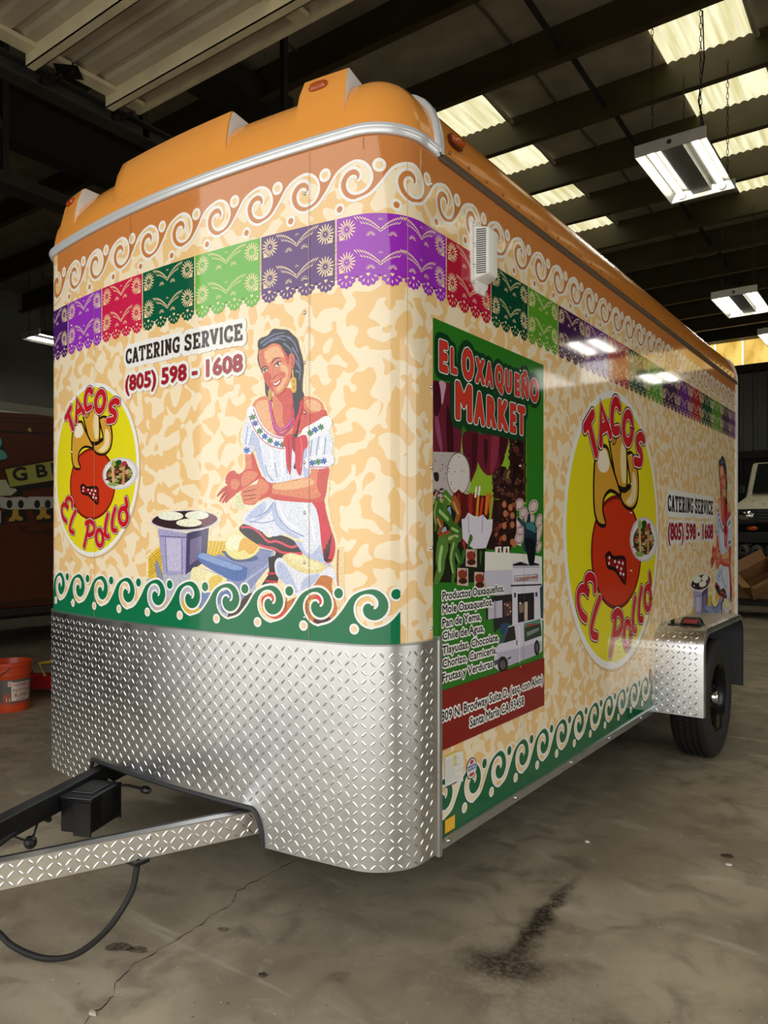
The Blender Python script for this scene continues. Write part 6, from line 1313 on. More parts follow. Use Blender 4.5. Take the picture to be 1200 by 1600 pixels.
# nose tread plate with the tongue cut-out
PZ0, PZ1, PS0, PS1 = .341, 1.015, -2*LT-.09, .09
CUT0, CUT1, CUTZ = -1.515, -.566, .456
def plate_low(s):
    if s <= CUT0-.03 or s >= CUT1: return PZ0
    if s < CUT0+.03: return PZ0+(CUTZ-PZ0)*min(1, max(0, (s-(CUT0-.03))/.045))
    if s > CUT1-.05: return PZ0+(CUTZ-PZ0)*math.sqrt(max(0, 1-((s-(CUT1-.05))/.05)**2))
    return CUTZ
sl = s_range(PS0, PS1); sl = sorted(set([round(x, 5) for x in sl]+[CUT0-.03+.0045*i for i in range(12)]+[CUT1-.05+.005*i for i in range(11)]))
V = []; N = []
for s in sl:
    for z in (plate_low(s), .75, PZ1): p, nn = wrap(s, z, .009); V.append(p); N.append(nn)
F = [(i*3+j, (i+1)*3+j, (i+1)*3+j+1, i*3+j+1) for i in range(len(sl)-1) for j in range(2)]
me = bpy.data.meshes.new('tread_plate'); me.from_pydata(V, [], F); me.polygons.foreach_set('use_smooth', [True]*len(F)); me.normals_split_custom_set_from_vertices(N)
PLATE = link('tread_plate', me, TR, MATS['tread_plate']); PLATE['label'] = 'bright aluminium tread plate wrapped round the lower nose'
def lugs(name, fn, a0, a1, b0, b1, pitch, inside, parent, l=.0125, w=.0034, h=.0016):
    V = []; F = []
    na = int((a1-a0)/pitch); nb = int((b1-b0)/pitch)
    sh = [(-1, 0, 0), (-.45, -1, 0), (.45, -1, 0), (1, 0, 0), (.45, 1, 0), (-.45, 1, 0), (-.5, 0, 1), (.5, 0, 1)]
    fc = [(0, 1, 6), (1, 2, 7, 6), (2, 3, 7), (3, 4, 7), (4, 5, 6, 7), (5, 0, 6)]
    for i in range(na):
        for j in range(nb):
            a = a0+(i+.5)*pitch; b = b0+(j+.5)*pitch
            if not inside(a, b): continue
            sg = 1 if (i+j) % 2 else -1; c, s_ = math.cos(PI/4), math.sin(PI/4)*sg; k = len(V)
            for (x, y, z) in sh:
                x *= l; y *= w; V.append(fn(a+x*c-y*s_, b+x*s_+y*c, z*h))
            F += [tuple(q+k for q in f) for f in fc]
    me = bpy.data.meshes.new(name); me.from_pydata(V, [], F); o = link(name, me, parent, MATS['tread_lug']); o['kind'] = 'stuff'; return o
lugs('tread_lugs', lambda a, b, h: wrap(a, b, .0091+h)[0], PS0, PS1-.02, PZ0, PZ1, .0262, lambda a, b: plate_low(a-.012) < b-.012 and plate_low(a+.012) < b-.012 and b < PZ1-.012, PLATE)
# rubber edging round the cut-out
pts = [wrap(CUT0-.03+.003, PZ0+.03, .010)[0]]+[wrap(s, plate_low(s), .010)[0] for s in sl if CUT0-.03 < s < CUT1+.001]+[wrap(CUT1, PZ0, .010)[0]]
mb = MB(); mb.tube(pts, .0085, 8); mb.obj('rubber_edging', MATS['rubber_trim'], TR, auto=True)
# edge rails of the nose plate
link('corner_rail', strip_mesh('corner_rail', [.080, .088, .0965], [(.0, .328), (.0125, .328), (.0125, 1.022), (.0, 1.022)], True, caps=True), TR, MATS['aluminium'])
link('plate_top_lip', strip_mesh('plate_top_lip', s_range(PS0, .09), [(.002, 1.009), (.011, 1.010), (.0115, 1.0155), (.002, 1.017)], True), TR, MATS['aluminium'])
link('sill_rail', strip_mesh('sill_rail', [.11, 1., 2., 2.36], [(-.01, .344), (.010, .344), (.010, .375), (.003, .377), (-.01, .377)], True, caps=True), TR, MATS['aluminium'])
link('sill_rail', strip_mesh('sill_rail', [3.45, 4, SMAX], [(-.01, .344), (.010, .344), (.010, .375), (.003, .377), (-.01, .377)], True, caps=True), TR, MATS['aluminium'])
# silver moulding round the top of the nose
sec = [(0, 2.530), (.009, 2.531), (.013, 2.536), (.009, 2.541), (.017, 2.545), (.019, 2.552), (.012, 2.557), (.015, 2.561), (0, 2.564)]
me = strip_mesh('nose_moulding', s_range(-2*LT-.08, .085), sec, True, caps=True); me.shade_smooth(); link('nose_moulding', me, TR, MATS['trim_silver'])
# roof cap and roof
CAP = [(.001, 2.54), (0, 2.57), (-.004, 2.605), (-.013, 2.645), (-.03, 2.685), (-.055, 2.718), (-.085, 2.740), (-.12, 2.755), (-.15, 2.762)]
me = strip_mesh('nose_cap', s_range(-2*LT-.095, .095), CAP); n = len(CAP); k = len(s_range(-2*LT-.095, .095))
bm = bmesh.new(); bm.from_mesh(me); bm.verts.ensure_lookup_table(); bm.faces.new([bm.verts[i*n+n-1] for i in range(k)]); bmesh.ops.recalc_face_normals(bm, faces=bm.faces); bm.to_mesh(me); bm.free()
me.shade_smooth(); me.set_sharp_from_angle(angle=.6)
NCAP = tag(link('nose_cap', me, TR, MATS['cap_orange']), 'orange moulded roof cap over the nose')
secR = [(XS+o, z) for o, z in CAP]; full = secR+[(XC+.4, 2.815), (XC, 2.825), (XC-.4, 2.815)]+[(2*XC-x, z) for x, z in secR[::-1]]
ys = [CY+.095]+[CY+.4+i*.2 for i in range(21)]+[YR-.01]; V = []; F = []
for y in ys:
    for x, z in full: V.append((x, y, z))
m = len(full)
for i in range(len(ys)-1):
    for j in range(m-1): F.append((i*m+j, (i+1)*m+j, (i+1)*m+j+1, i*m+j+1))
F.append(tuple((len(ys)-1)*m+j for j in range(m)))
me = bpy.data.meshes.new('roof_panel'); me.from_pydata(V, [], F); me.shade_smooth(); me.set_sharp_from_angle(angle=.6)
tag(link('roof_panel', me, TR, mat('roof_orange', 'd4832f', .2, coat=.3, bump=.02, bscale=3)), 'orange curved roof edge running along the side')
def arch(name, y0, y1, out, m):
    V = []; F = []
    pr = [(XS, ZB)] + secR[1:] + [(XC, 2.825)]
    for y, o in ((y0, 0), (y0, out), (y1, out), (y1, 0)):
        for i, (x, z) in enumerate(pr): V.append((x+o*(1 if z < 2.72 else .6), y, z+(o if z > 2.66 else 0)))
    k = len(pr)
    for r in range(3):
        for i in range(k-1): F.append((r*k+i, (r+1)*k+i, (r+1)*k+i+1, r*k+i+1))
    me = bpy.data.meshes.new(name); me.from_pydata(V, [], F); me.shade_smooth(); me.set_sharp_from_angle(angle=.6); return link(name, me, TR, m)
arch('rear_frame', YR-.035, YR+.01, .008, MATS['white_trim'])
# white moulding where cap meets roof
V = []; pr = secR[:]+[(XS-.30, 2.775)]; F = []
ss = [(CY+.072, 0), (CY+.074, .012), (CY+.086, .016), (CY+.092, .010), (CY+.100, .016), (CY+.112, .012), (CY+.114, 0)]
nr = []
for i in range(len(pr)):
    a, b = pr[max(i-1, 0)], pr[min(i+1, len(pr)-1)]; dx, dz = b[0]-a[0], b[1]-a[1]; l = math.hypot(dx, dz); nr.append((dz/l, -dx/l))
for y, o in ss:
    for (x, z), (nx, nz) in zip(pr, nr): V.append((x+nx*o, y, z+nz*o))
k = len(pr)
for r in range(len(ss)-1):
    for i in range(k-1): F.append((r*k+i, (r+1)*k+i, (r+1)*k+i+1, r*k+i+1))
me = bpy.data.meshes.new('cap_seam_moulding'); me.from_pydata(V, [], F); me.shade_smooth(); link('cap_seam_moulding', me, TR, MATS['trim_silver'])
# bronze drip rail with rivets along the side
link('drip_rail', strip_mesh('drip_rail', [.09, 1, 2, 3, SMAX], [(0, 2.524), (.008, 2.525), (.012, 2.532), (.006, 2.543), (.012, 2.548), (0, 2.552)], True, caps=True), TR, MATS['trim_bronze'])
# raised clearance light housings on the cap
def bumpy(s0, s1, lamp):
    mb = MB(); sl = [s0+(s1-s0)*i/10 for i in range(11)]
    fr = [(-.006, 2.605), (-.010, 2.66), (-.024, 2.725), (-.046, 2.778), (-.060, 2.788), (-.24, 2.770)]
    V = []
    for i, s in enumerate(sl):
        t = i/10; ins = .018
        for j, (o, z) in enumerate(fr):
            dz = j/(len(fr)-1)
            ss_ = s+(ins*min(1, j/4))*(1 if t < .01 else (-1 if t > .99 else 0)); V.append(wrap(ss_, z, o)[0])
    n = len(fr); base = len(V)
    for i, s in enumerate(sl): V.append(wrap(s, 2.60, -.24)[0])
    F = [(i*n+j, (i+1)*n+j, (i+1)*n+j+1, i*n+j+1) for i in range(10) for j in range(n-1)]
    mb.cur = 0; mb.smooth = False
    mb.add(V, F)
    for i0, sg in ((0, 1), (10, -1)):
        q = [i0*n+j for j in range(n)]+[base+i0]
        mb.f.append(tuple(q if sg > 0 else q[::-1])); mb.mi.append(1); mb.sm.append(False)
    for i in range(10):
        mb.mi[i*(n-1)+n-2] = 1
    o = mb.obj('light_housing', [MATS['cap_orange'], MATS['cap_white']], NCAP, bevel=.006, seg=2, auto=True)
    return o
HOUS = [bumpy(-1.075-.77, -1.075-.615, 1), bumpy(-1.055-.335, -1.055+.315, 0), bumpy(-1.055+.60, -1.055+.79, 1)]
def marker(name, fn, parent, mlens):
    """clearance light: fn(a, b, out) -> point, a along, b up"""
    g = MB(); n = 16
    def ring(r0, r1, o): return [fn(r0*(abs(math.cos(t))**.6)*math.copysign(1, math.cos(t)), r1*(abs(math.sin(t))**.6)*math.copysign(1, math.sin(t)), o) for t in [2*PI*i/n for i in range(n)]]
    V = ring(.040, .021, 0)+ring(.040, .021, .008)+ring(.034, .016, .009)
    g.add(V, [(j*n+i, j*n+(i+1) % n, (j+1)*n+(i+1) % n, (j+1)*n+i) for j in range(2) for i in range(n)]); b = g.obj(name, mat('lamp_base', '4a2012', .3), parent)
    g = MB(); V = ring(.035, .017, .006)+ring(.033, .016, .018)+ring(.026, .011, .024)+[fn(0, 0, .026)]
    g.add(V, [(j*n+i, j*n+(i+1) % n, (j+1)*n+(i+1) % n, (j+1)*n+i) for j in range(2) for i in range(n)]+[(2*n+i, 2*n+(i+1) % n, 3*n) for i in range(n)])
    g.obj('lens', mlens, b, auto=True); return b
def cap_pt(sc, zc, oc, sl=.40):
    return lambda a, b, o: wrap(sc+a, zc+b*.93, oc-sl*b+o*.93)[0][:2]+(zc+b*.93+o*.35,)
for sc in (-1.075-.70, -1.055+.678): marker('marker_light', cap_pt(sc, 2.735, -.041), TR, MATS['amber_lens'])
marker('marker_light', lambda a, b, o: (XS-.004-.25*b+o, CY+.20+a, 2.625+b+.2*o), TR, MATS['amber_lens'])
# porch light on the side
pl = MB(); base = [(.296, 2.405), (.385, 2.400), (.405, 2.37), (.405, 2.20), (.378, 2.165), (.33, 2.165), (.295, 2.20), (.288, 2.39)]
def sd(s, z, o): return (XS+o, CY+s, z)
n = len(base); V = [sd(s, z, .0) for s, z in base]+[sd(s, z, .010) for s, z in base]
pl.add(V, [tuple(range(n, 2*n))]+[(i, (i+1) % n, (i+1) % n+n, i+n) for i in range(n)])
PLT = pl.obj('porch_light', MATS['white_plastic'], TR, bevel=.003); PLT['label'] = 'white slatted porch light'
g = MB(); a = [(.306, 2.388), (.398, 2.388), (.398, 2.205), (.306, 2.205)]; b_ = [(.322, 2.380), (.392, 2.380), (.392, 2.222), (.322, 2.222)]
V = [sd(s, z, .009) for s, z in a]+[sd(s, z, .055) for s, z in b_]; g.add(V, [(4, 5, 6, 7)]+[(i, (i+1) % 4, (i+1) % 4+4, i+4) for i in range(4)]); g.obj('light_cover', MATS['white_plastic'], PLT, bevel=.008, seg=3, auto=True)
for k in range(21):
    z = 2.224+.0073*k; g = MB(); g.prism([(CY+.3075, XS+.0165), (CY+.3185, XS+.048), (CY+.3165, XS+.0487), (CY+.3055, XS+.0172)], z, z+.0026, 'Z', Matrix(((0, 1, 0, 0), (1, 0, 0, 0), (0, 0, 1, 0), (0, 0, 0, 1)))); g.obj('vent_slat', MATS['slot_dark'], PLT)
g = MB()
for s, z in ((.302, 2.39), (.300, 2.32), (.300, 2.25), (.303, 2.195), (.335, 2.178), (.378, 2.178), (.401, 2.23), (.401, 2.30), (.385, 2.393)): g.sphere(sd(s, z, .011), .0055, 8, 4)
g.obj('screw_heads', MATS['chrome'], PLT)['kind'] = 'stuff'
# fender, wheel
FY0, FY1, FX1, FZ = 4.28, 5.36, -.992, .822
fp = []
for (yc, zc, r, a0, a1) in ((FY0+.13, FZ-.13, .13, PI, PI/2), (FY1-.13, FZ-.13, .13, PI/2, 0)):
    for i in range(9): a = a0+(a1-a0)*i/8; fp.append((yc+r*math.cos(a), zc+r*math.sin(a)))
fp = [(FY0, ZB)]+fp+[(FY1, ZB)]
fa = [0]
for i in range(1, len(fp)): fa.append(fa[-1]+math.dist(fp[i], fp[i-1]))
def fen(t, x, o):
    i = min(max(bisect.bisect(fa, t)-1, 0), len(fa)-2); f = (t-fa[i])/(fa[i+1]-fa[i]); p, q = fp[i], fp[i+1]
    dy, dz = (q[0]-p[0]), (q[1]-p[1]); l = math.hypot(dy, dz)
    return (x, p[0]+f*dy-dz/l*o, p[1]+f*dz+dy/l*o)
V = []; F = []; n = len(fp); cols = [(XS, 0), (FX1-.012, 0), (FX1-.003, -.003), (FX1, -.012), (FX1, -.035)]
cy_, cz_ = (FY0+FY1)/2, .45
for x, o in cols:
    for i in range(n):
        t = fa[i]; p = fen(min(t, fa[-1]-1e-6), x, o); V.append(p)
k = len(cols)
for c in range(k-1):
    for i in range(n-1): F.append((c*n+i, (c+1)*n+i, (c+1)*n+i+1, c*n+i+1))
me = bpy.data.meshes.new('fender'); me.from_pydata(V, [], F); me.shade_smooth(); me.set_sharp_from_angle(angle=.9)
FEN = tag(link('fender', me, TR, MATS['tread_plate']), 'bright tread plate wheel fender')
lugs('tread_lugs', lambda a, b, h: fen(a, b, .0003+h), 0, fa[-1], XS, FX1, .030, lambda a, b: .01 < a < fa[-1]-.01 and XS+.012 < b < FX1-.018, FEN, .0125, .0036, .0018)
V = []; F = []
for x in (XS+.003, FX1-.006):
    for i in range(n): V.append(fen(min(fa[i], fa[-1]-1e-6), x, -.006))
F = [(i, i+1, n+i+1, n+i) for i in range(n-1)]; me = bpy.data.meshes.new('fender_liner'); me.from_pydata(V, [], F); link('fender_liner', me, FEN, mat('liner_grey', '3d3f42', .6))
mb = MB(); mb.add([(XS+.001, FY0, ZB)]+[(XS+.001, y, z) for y, z in fp[1:-1]]+[(XS+.001, FY1, ZB)], [tuple(range(n))]); mb.obj('wheel_well', MATS['under_dark'], TR)
# lamp on the fender
mb = MB(); mb.box(-1.215, 4.40, FZ, -1.035, 4.50, FZ+.006); mb.box(-1.20, 4.40, FZ, -1.195, 4.47, FZ+.03); b = mb.obj('fender_lamp', MATS['black_plastic'], TR, bevel=.002)
mb = MB(); mb.prism([(-1.155, FZ+.006), (-1.035, FZ+.006), (-1.045, FZ+.035), (-1.06, FZ+.048), (-1.13, FZ+.048), (-1.145, FZ+.035)], 4.42, 4.475, 'Y'); mb.obj('lamp_bracket', MATS['black_plastic'], b, bevel=.004)
mb = MB(); mb.prism([(-1.13, FZ+.014), (-1.06, FZ+.014), (-1.055, FZ+.028), (-1.065, FZ+.04), (-1.125, FZ+.04), (-1.135, FZ+.028)], 4.408, 4.43, 'Y'); mb.obj('lens', MATS['red_lens'], b, bevel=.005)
WY, WZ, WX = 4.82, .355, -1.13
WH_ = empty('wheel', (WX, WY, WZ)); WH_.parent = TR
pr = [(.215, -.085), (.235, -.098), (.28, -.107), (.32, -.104), (.340, -.092), (.350, -.080)]
for gx in (-.052, -.018, .018, .052): pr += [(.354, gx-.006), (.344, gx-.0045), (.344, gx+.0045), (.354, gx+.006)]
pr += [(.350, .080), (.340, .092), (.32, .104), (.28, .107), (.235, .098), (.215, .085), (.21, 0)]
mb = MB(); mb.smooth = True; mb.lathe(pr, 72, 'X', closed=True); ty = mb.obj('tyre', [MATS['rubber']], WH_); ty.data.set_sharp_from_angle(angle=.6)
mb = MB()
for i in range(72):
    for x0, x1, tw in ((-.078, -.06, .012), (-.044, -.026, -.012), (-.01, .01, .012), (.026, .044, -.012), (.06, .078, .012)):
        a = 2*PI*i/72; vs = []
        for x, da in ((x0, 0), (x1, tw*2)):
            for w in (-.006, .006):
                t = a+da+w; vs.append((x, .3548*math.cos(t), .3548*math.sin(t)))
        mb.add(vs, [(0, 1, 3, 2)])
sp = mb.obj('tread_sipes', mat('sipe', '121110', .9), ty); sp['kind'] = 'stuff'
mb = MB(); mb.smooth = True; mb.lathe([(.213, -.09), (.22, .092), (.205, .094), (.19, .07), (.185, .03), (.15, .02), (.13, .035), (.075, .045), (.06, .05), (.055, .05), (.001, .05)], 48, 'X'); mb.obj('rim', MATS['rim_black'], WH_).data.set_sharp_from_angle(angle=.5)
mb = MB(); mb.smooth = True; mb.lathe([(.042, .04), (.04, .085), (.034, .095), (.001, .097)], 24, 'X'); mb.obj('hub_cap', MATS['chrome'], WH_)
for i in range(5):
    a = 2*PI*i/5; mb = MB(); mb.cyl((.045, .065*math.cos(a), .065*math.sin(a)), .011, .02, 6, 'X'); mb.obj('lug_nut', MATS['black_steel'], WH_)
mb = MB(); mb.box(XC-.9, WY-.04, .33, XS+.05, WY+.04, .40); mb.obj('axle', MATS['black_steel'], TR)
W2 = WH_.copy(); COL.objects.link(W2); W2.parent = TR; W2.location = (2*XC-WX, WY, WZ); W2.rotation_euler = (0, 0, PI)
for ch in list(WH_.children):
    c = ch.copy(); COL.objects.link(c); c.parent = W2
# tongue
TY, TX = .77, XC
def beam(sgn):
    p0 = Vector((XC+sgn*.462, 1.80, .40)); p1 = Vector((XC+sgn*.0, .70, .40)); d = (p1-p0); L = d.length; d.normalize()
    side = Vector((-d.y, d.x, 0)) if sgn > 0 else Vector((d.y, -d.x, 0))
    if side.x*sgn < 0: side = -side
    M = Matrix(((d.x, side.x, 0, p0.x), (d.y, side.y, 0, p0.y), (0, 0, 1, p0.z), (0, 0, 0, 1))); return M, L
for sg in (1, -1):
    M, L = beam(sg); mb = MB(); mb.box(-.9, -.05, -.038, L, .0, .038, M); b = mb.obj('tongue_beam', MATS['black_steel'], TR, bevel=.004)
    if sg > 0:
        mb = MB(); mb.box(.06, 0, -.038, L-.05, .003, .037, M); cv_ = mb.obj('beam_tread_cover', mat('tread_plate_warm', 'ddd8ce', .42, metal=1.0, noise=.08), b)
        lugs('tread_lugs', lambda a, bb, h: tuple(M @ Vector((a, .0031+h, bb))), .06, L-.05, -.038, .038, .0250, lambda a, bb: True, b, .0135, .0034, .0016)
        mb = MB()
        for t in (.12, .40, .66, .92):
            for z in (-.02, .022): mb.sphere(M @ Vector((t+z*.8, .004, z)), .006, 8, 4)
        mb.obj('screw_heads', MATS['chrome'], b)['kind'] = 'stuff'
        mb = MB(); mb.box(.06, -.028, .038, L-.3, .003, .0395, M); mb.obj('beam_top_flange', MATS['aluminium'], b)
mb = MB(); mb.box(XC-.06, .48, .365, XC+.06, .80, .45); mb.lathe([(.001, .47), (.045, .465), (.055, .43), (.055, .37), (.05, .36)], 20, 'Z', (XC, .47, 0)); mb.obj('coupler', MATS['black_steel'], TR, bevel=.006)
mb = MB(); mb.cyl((XC, .92, .03), .03, .62, 16); mb.cyl((XC, .92, .0), .055, .03, 16); mb.cyl((XC-.03, .92, .60), .008, .17, 8, 'X'); mb.box(XC-.12, .86, .438, XC+.12, .98, .448); mb.obj('tongue_jack', MATS['aluminium'], TR)
# breakaway battery box on the inner face of the far beam
Mb, Lb = beam(-1)
Mx = Mb @ Matrix.Translation((.31, -.05, -.03))
mb = MB(); mb.box(-.088, -.125, -.075, .088, -.004, .04, Mx); BOX = mb.obj('battery_box', MATS['black_plastic'], TR, bevel=.006); BOX['label'] = 'black breakaway battery box'
mb = MB(); mb.box(-.094, -.131, .035, .094, -.004, .052, Mx); mb.box(-.05, -.11, .050, .05, -.02, .058, Mx); mb.obj('box_lid', MATS['black_plastic'], BOX, bevel=.005)
mb = MB(); mb.box(-.094, -.128, -.082, -.088, -.06, .035, Mx); mb.box(.088, -.128, -.082, .094, -.06, .035, Mx); mb.box(-.03, -.134, -.05, .03, -.125, .045, Mx); mb.obj('box_strap', MATS['black_steel'], BOX)
mb = MB(); cw = [(-2.50, 1.66, .42), (-2.47, 1.68, .40), (-2.42, 1.69, .405), (-2.36, 1.685, .41), (-2.32, 1.68, .415)]; mb.tube(cw, .005, 6); mb.sphere((-2.30, 1.68, .415), .02, 10, 6, (1.4, .8, .7)); mb.obj('breakaway_switch', MATS['black_plastic'], TR)
mb = MB(); mb.smooth = True
mb.tube([(-2.49, 1.42, .345), (-2.465, 1.40, .36), (-2.462, 1.36, .385), (-2.44, 1.31, .385), (-2.41, 1.26, .375), (-2.37, 1.19, .37), (-2.33, 1.08, .365), (-2.28, .9, .37), (-2.23, .7, .36)], .011, 8); mb.obj('power_cable', MATS['rubber'], TR)
mb = MB(); mb.tube([(-2.462, 1.37, .375), (-2.45, 1.345, .33), (-2.44, 1.33, .315)], .004, 5); mb.sphere((-2.437, 1.325, .31), .022, 9, 6); mb.tube([(-2.49, 1.30, .37), (-2.46, 1.28, .34), (-2.44, 1.325, .31)], .004, 5); mb.obj('cable_clamp', MATS['black_steel'], TR)
mb = MB(); mb.smooth = True
cp = [(-1.935, 1.385, .364), (-1.930, 1.378, .335), (-1.935, 1.360, .265), (-1.972, 1.308, .172), (-2.093, 1.294, .070), (-2.195, 1.281, .022), (-2.281, 1.256, .012), (-2.377, 1.234, .023), (-2.441, 1.225, .045), (-2.56, 1.20, .10), (-2.6, 1.12, .22), (-2.45, .95, .36)]
fin = []
for i in range(len(cp)-1):
    p0, p1, p2, p3 = cp[max(i-1, 0)], cp[i], cp[i+1], cp[min(i+2, len(cp)-1)]
    for k in range(5):
        t = k/5; fin.append(tuple(.5*(2*p1[j]+(-p0[j]+p2[j])*t+(2*p0[j]-5*p1[j]+4*p2[j]-p3[j])*t*t+(-p0[j]+3*p1[j]-3*p2[j]+p3[j])*t**3) for j in range(3)))
mb.tube(fin+[cp[-1]], .0095, 8); tag(mb.obj('trailer_cord', MATS['rubber'], TR), 'black trailer cord looping down to the floor')
mb = MB(); mb.box(-1.96, 1.36, .352, -1.91, 1.41, .363); mb.obj('cord_clip', MATS['black_plastic'], TR)
# screws and rivets
mb = MB(); mb.smooth = True
def scr(s, z, r=.0058, o=.001): 
    p, nn = wrap(s, z, o); mb.sphere(p, r, 8, 4)
for z in (2.40, 2.235, 2.135, 2.03, 1.875, 1.72, 1.565, 1.41, 1.255, 1.085, .97, .82, .66, .5): scr(-.408, z)
for z in (2.42, 2.20, 1.90, 1.68, 1.24, 1.06, .95, .80, .62, .46): scr(-1.70, z)
for z in (2.43, 1.80, 1.55, 1.30, 1.05, .86, .68, .50, .40): scr(.045, z, .0058, .004)
for z in (2.42, 1.96, 1.60, 1.30, 1.08, .84, .62): scr(.672, z)
for z in (2.38, 1.9, 1.75, 1.6, 1.45, 1.3, 1.15, 1.0, .85): scr(1.97, z)
for z in (2.3, 2.0, 1.75, 1.5, 1.25, 1.0): scr(3.24, z)
for z in (2.3, 2.0, 1.75, 1.5, 1.25, 1.0, .8, .6): scr(4.52, z)
for s in (-1.10,): 
    for z in (.9, .74, .6): scr(s, z)
mb.obj('screw_heads', MATS['chrome'], TR)['kind'] = 'stuff'
mb = MB(); mb.smooth = True
for i in range(36): mb.sphere((XS+.001, CY+.16+.124*i, 2.575), .006, 8, 4)
mb.obj('roof_rivets', mat('rivet_bronze', 'a0754c', .25, metal=.6), TR)['kind'] = 'stuff'
mb = MB(); mb.smooth = True
for s in (.14, .62, 1.15, 1.62, 2.1): mb.sphere((XS+.010, CY+s, .362), .009, 10, 5, (.7, 1.3, .8))
mb.obj('sill_bolts', MATS['chrome'], TR)['kind'] = 'stuff'
# ------------------------------------------------------------------ printed graphics
WHT = 'f1f0ec'
def clip_print(pr, s0, s1):
    out = []
    for pts, c, off in pr.t:
        for lim, sg in ((s0, 1), (s1, -1)):
            q = []
            for k in range(len(pts)):
                p, r = pts[k], pts[(k+1) % len(pts)]; a, b = (p[0]-lim)*sg, (r[0]-lim)*sg
                if a >= 0: q.append(p)
                if a*b < 0: t = a/(a-b); q.append((p[0]+t*(r[0]-p[0]), p[1]+t*(r[1]-p[1])))
            pts = q
            if len(pts) < 3: break
        if len(pts) > 2: out.append((pts, c, off))
    pr.t = out
RA = [(90, .057), (180, .052), (270, .040), (360, .026), (470, .006)]; RB = [(0, .062), (90, .054), (180, .037), (290, .010)]
def ip(f, tab):
    for (a, u), (b, v) in zip(tab, tab[1:]):
        if f <= b: return u+(v-u)*(f-a)/(b-a)
    return tab[-1][1]
GA = [(90, .058), (180, .054), (270, .042), (360, .028), (470, .007)]; GB = [(0, .063), (90, .052), (180, .034), (290, .009)]
def spiral_A(k=1.0, RA=RA): return [(k*r*math.cos(a), k*r*math.sin(a)) for r, a in [(ip(f, RA), math.radians(180-f)) for f in range(90, 471, 15)]]
def spiral_B(k=1.0, RB=RB): return [(k*r*math.cos(a), k*r*math.sin(a)) for r, a in [(ip(f, RB), math.radians(270-f)) for f in range(0, 286, 15)]]
def s_link(P, k=1.0): return catmull([(0, -.062*k), (.045*k, -.048*k), (P-.100*k, -.013*k), (P-.066*k, .031*k), (P-.03*k, .0505*k), (P, .057*k)], False, 4)[1:]
def waves(pr, c0, P, n, zc, k, zedge, col, above, dotcol, notch):
    A, B = (spiral_A(k), spiral_B(k)) if above else (spiral_A(k, GA), spiral_B(k, GB)); S = s_link(P, k)
    pr.bump()
    for i in range(n):
        x = c0+P*i; off = lambda l, d=0: [(x+d+p[0], zc+p[1]) for p in l]
        if above: poly = [(x, zedge)]+off(A)+off(B[::-1])+off(S)+[(x+P, zedge)]
        else: poly = [(x, zedge), (x+P, zedge)]+off(B, P)+off(A[::-1], P)+off(S[::-1][1:])+[(x, zc-.062*k)]
        pr.poly(poly, col, lift=False)
    pr.bump()
    for i in range(n):
        x = c0+P*i; chain = B[::-1]+S+[(P+p[0], p[1]) for p in A[1:]]
        o0 = pr.off; pr.ribbon([(x+p[0], zc+p[1]) for p in chain], 0.0095*k if above else .0072*k, WHT, n=1, lift=False); pr.off = o0
    pr.bump()
    for i in range(n):
        x = c0+P*i
        ux, uz, lx, lz = x+.074*k, zc+.038*k, x-.054*k, zc-.077*k
        if above:
            pr.ell(ux, uz, .021*k, .021*k, WHT, lift=False); pr.ell(lx, lz, .0185*k, .0185*k, WHT, lift=False)
        else:
            pr.ell(ux, uz, .022*k, .022*k, WHT, lift=False); pr.ell(lx, lz+.010*k, .0165*k, .0165*k, WHT, lift=False)
    pr.bump()
    for i in range(n):
        x = c0+P*i; ux, uz, lx, lz = x+.074*k, zc+.038*k, x-.054*k, zc-.077*k
        if above:
            pr.ell(ux, uz, .0115*k, .0115*k, 'f0d29a', lift=False); pr.ell(lx, lz, .010*k, .010*k, col, lift=False)
        else:
            pr.ell(ux, uz, .0155*k, .0155*k, col, lift=False); pr.ell(lx, lz+.010*k, .0105*k, .0105*k, 'eed3ac', lift=False)
ORG = 'cb8144'
pr = Print(.0006); waves(pr, -.227-.1805*9, .1805, 36, 2.402, 1.0, 2.532, ORG, True, ORG, 0); clip_print(pr, -2*LT-.05, SMAX-.03)
tag(pr.build('scroll_border', TR), 'orange band edged with white curling scrolls').data.name = 'scroll_border'
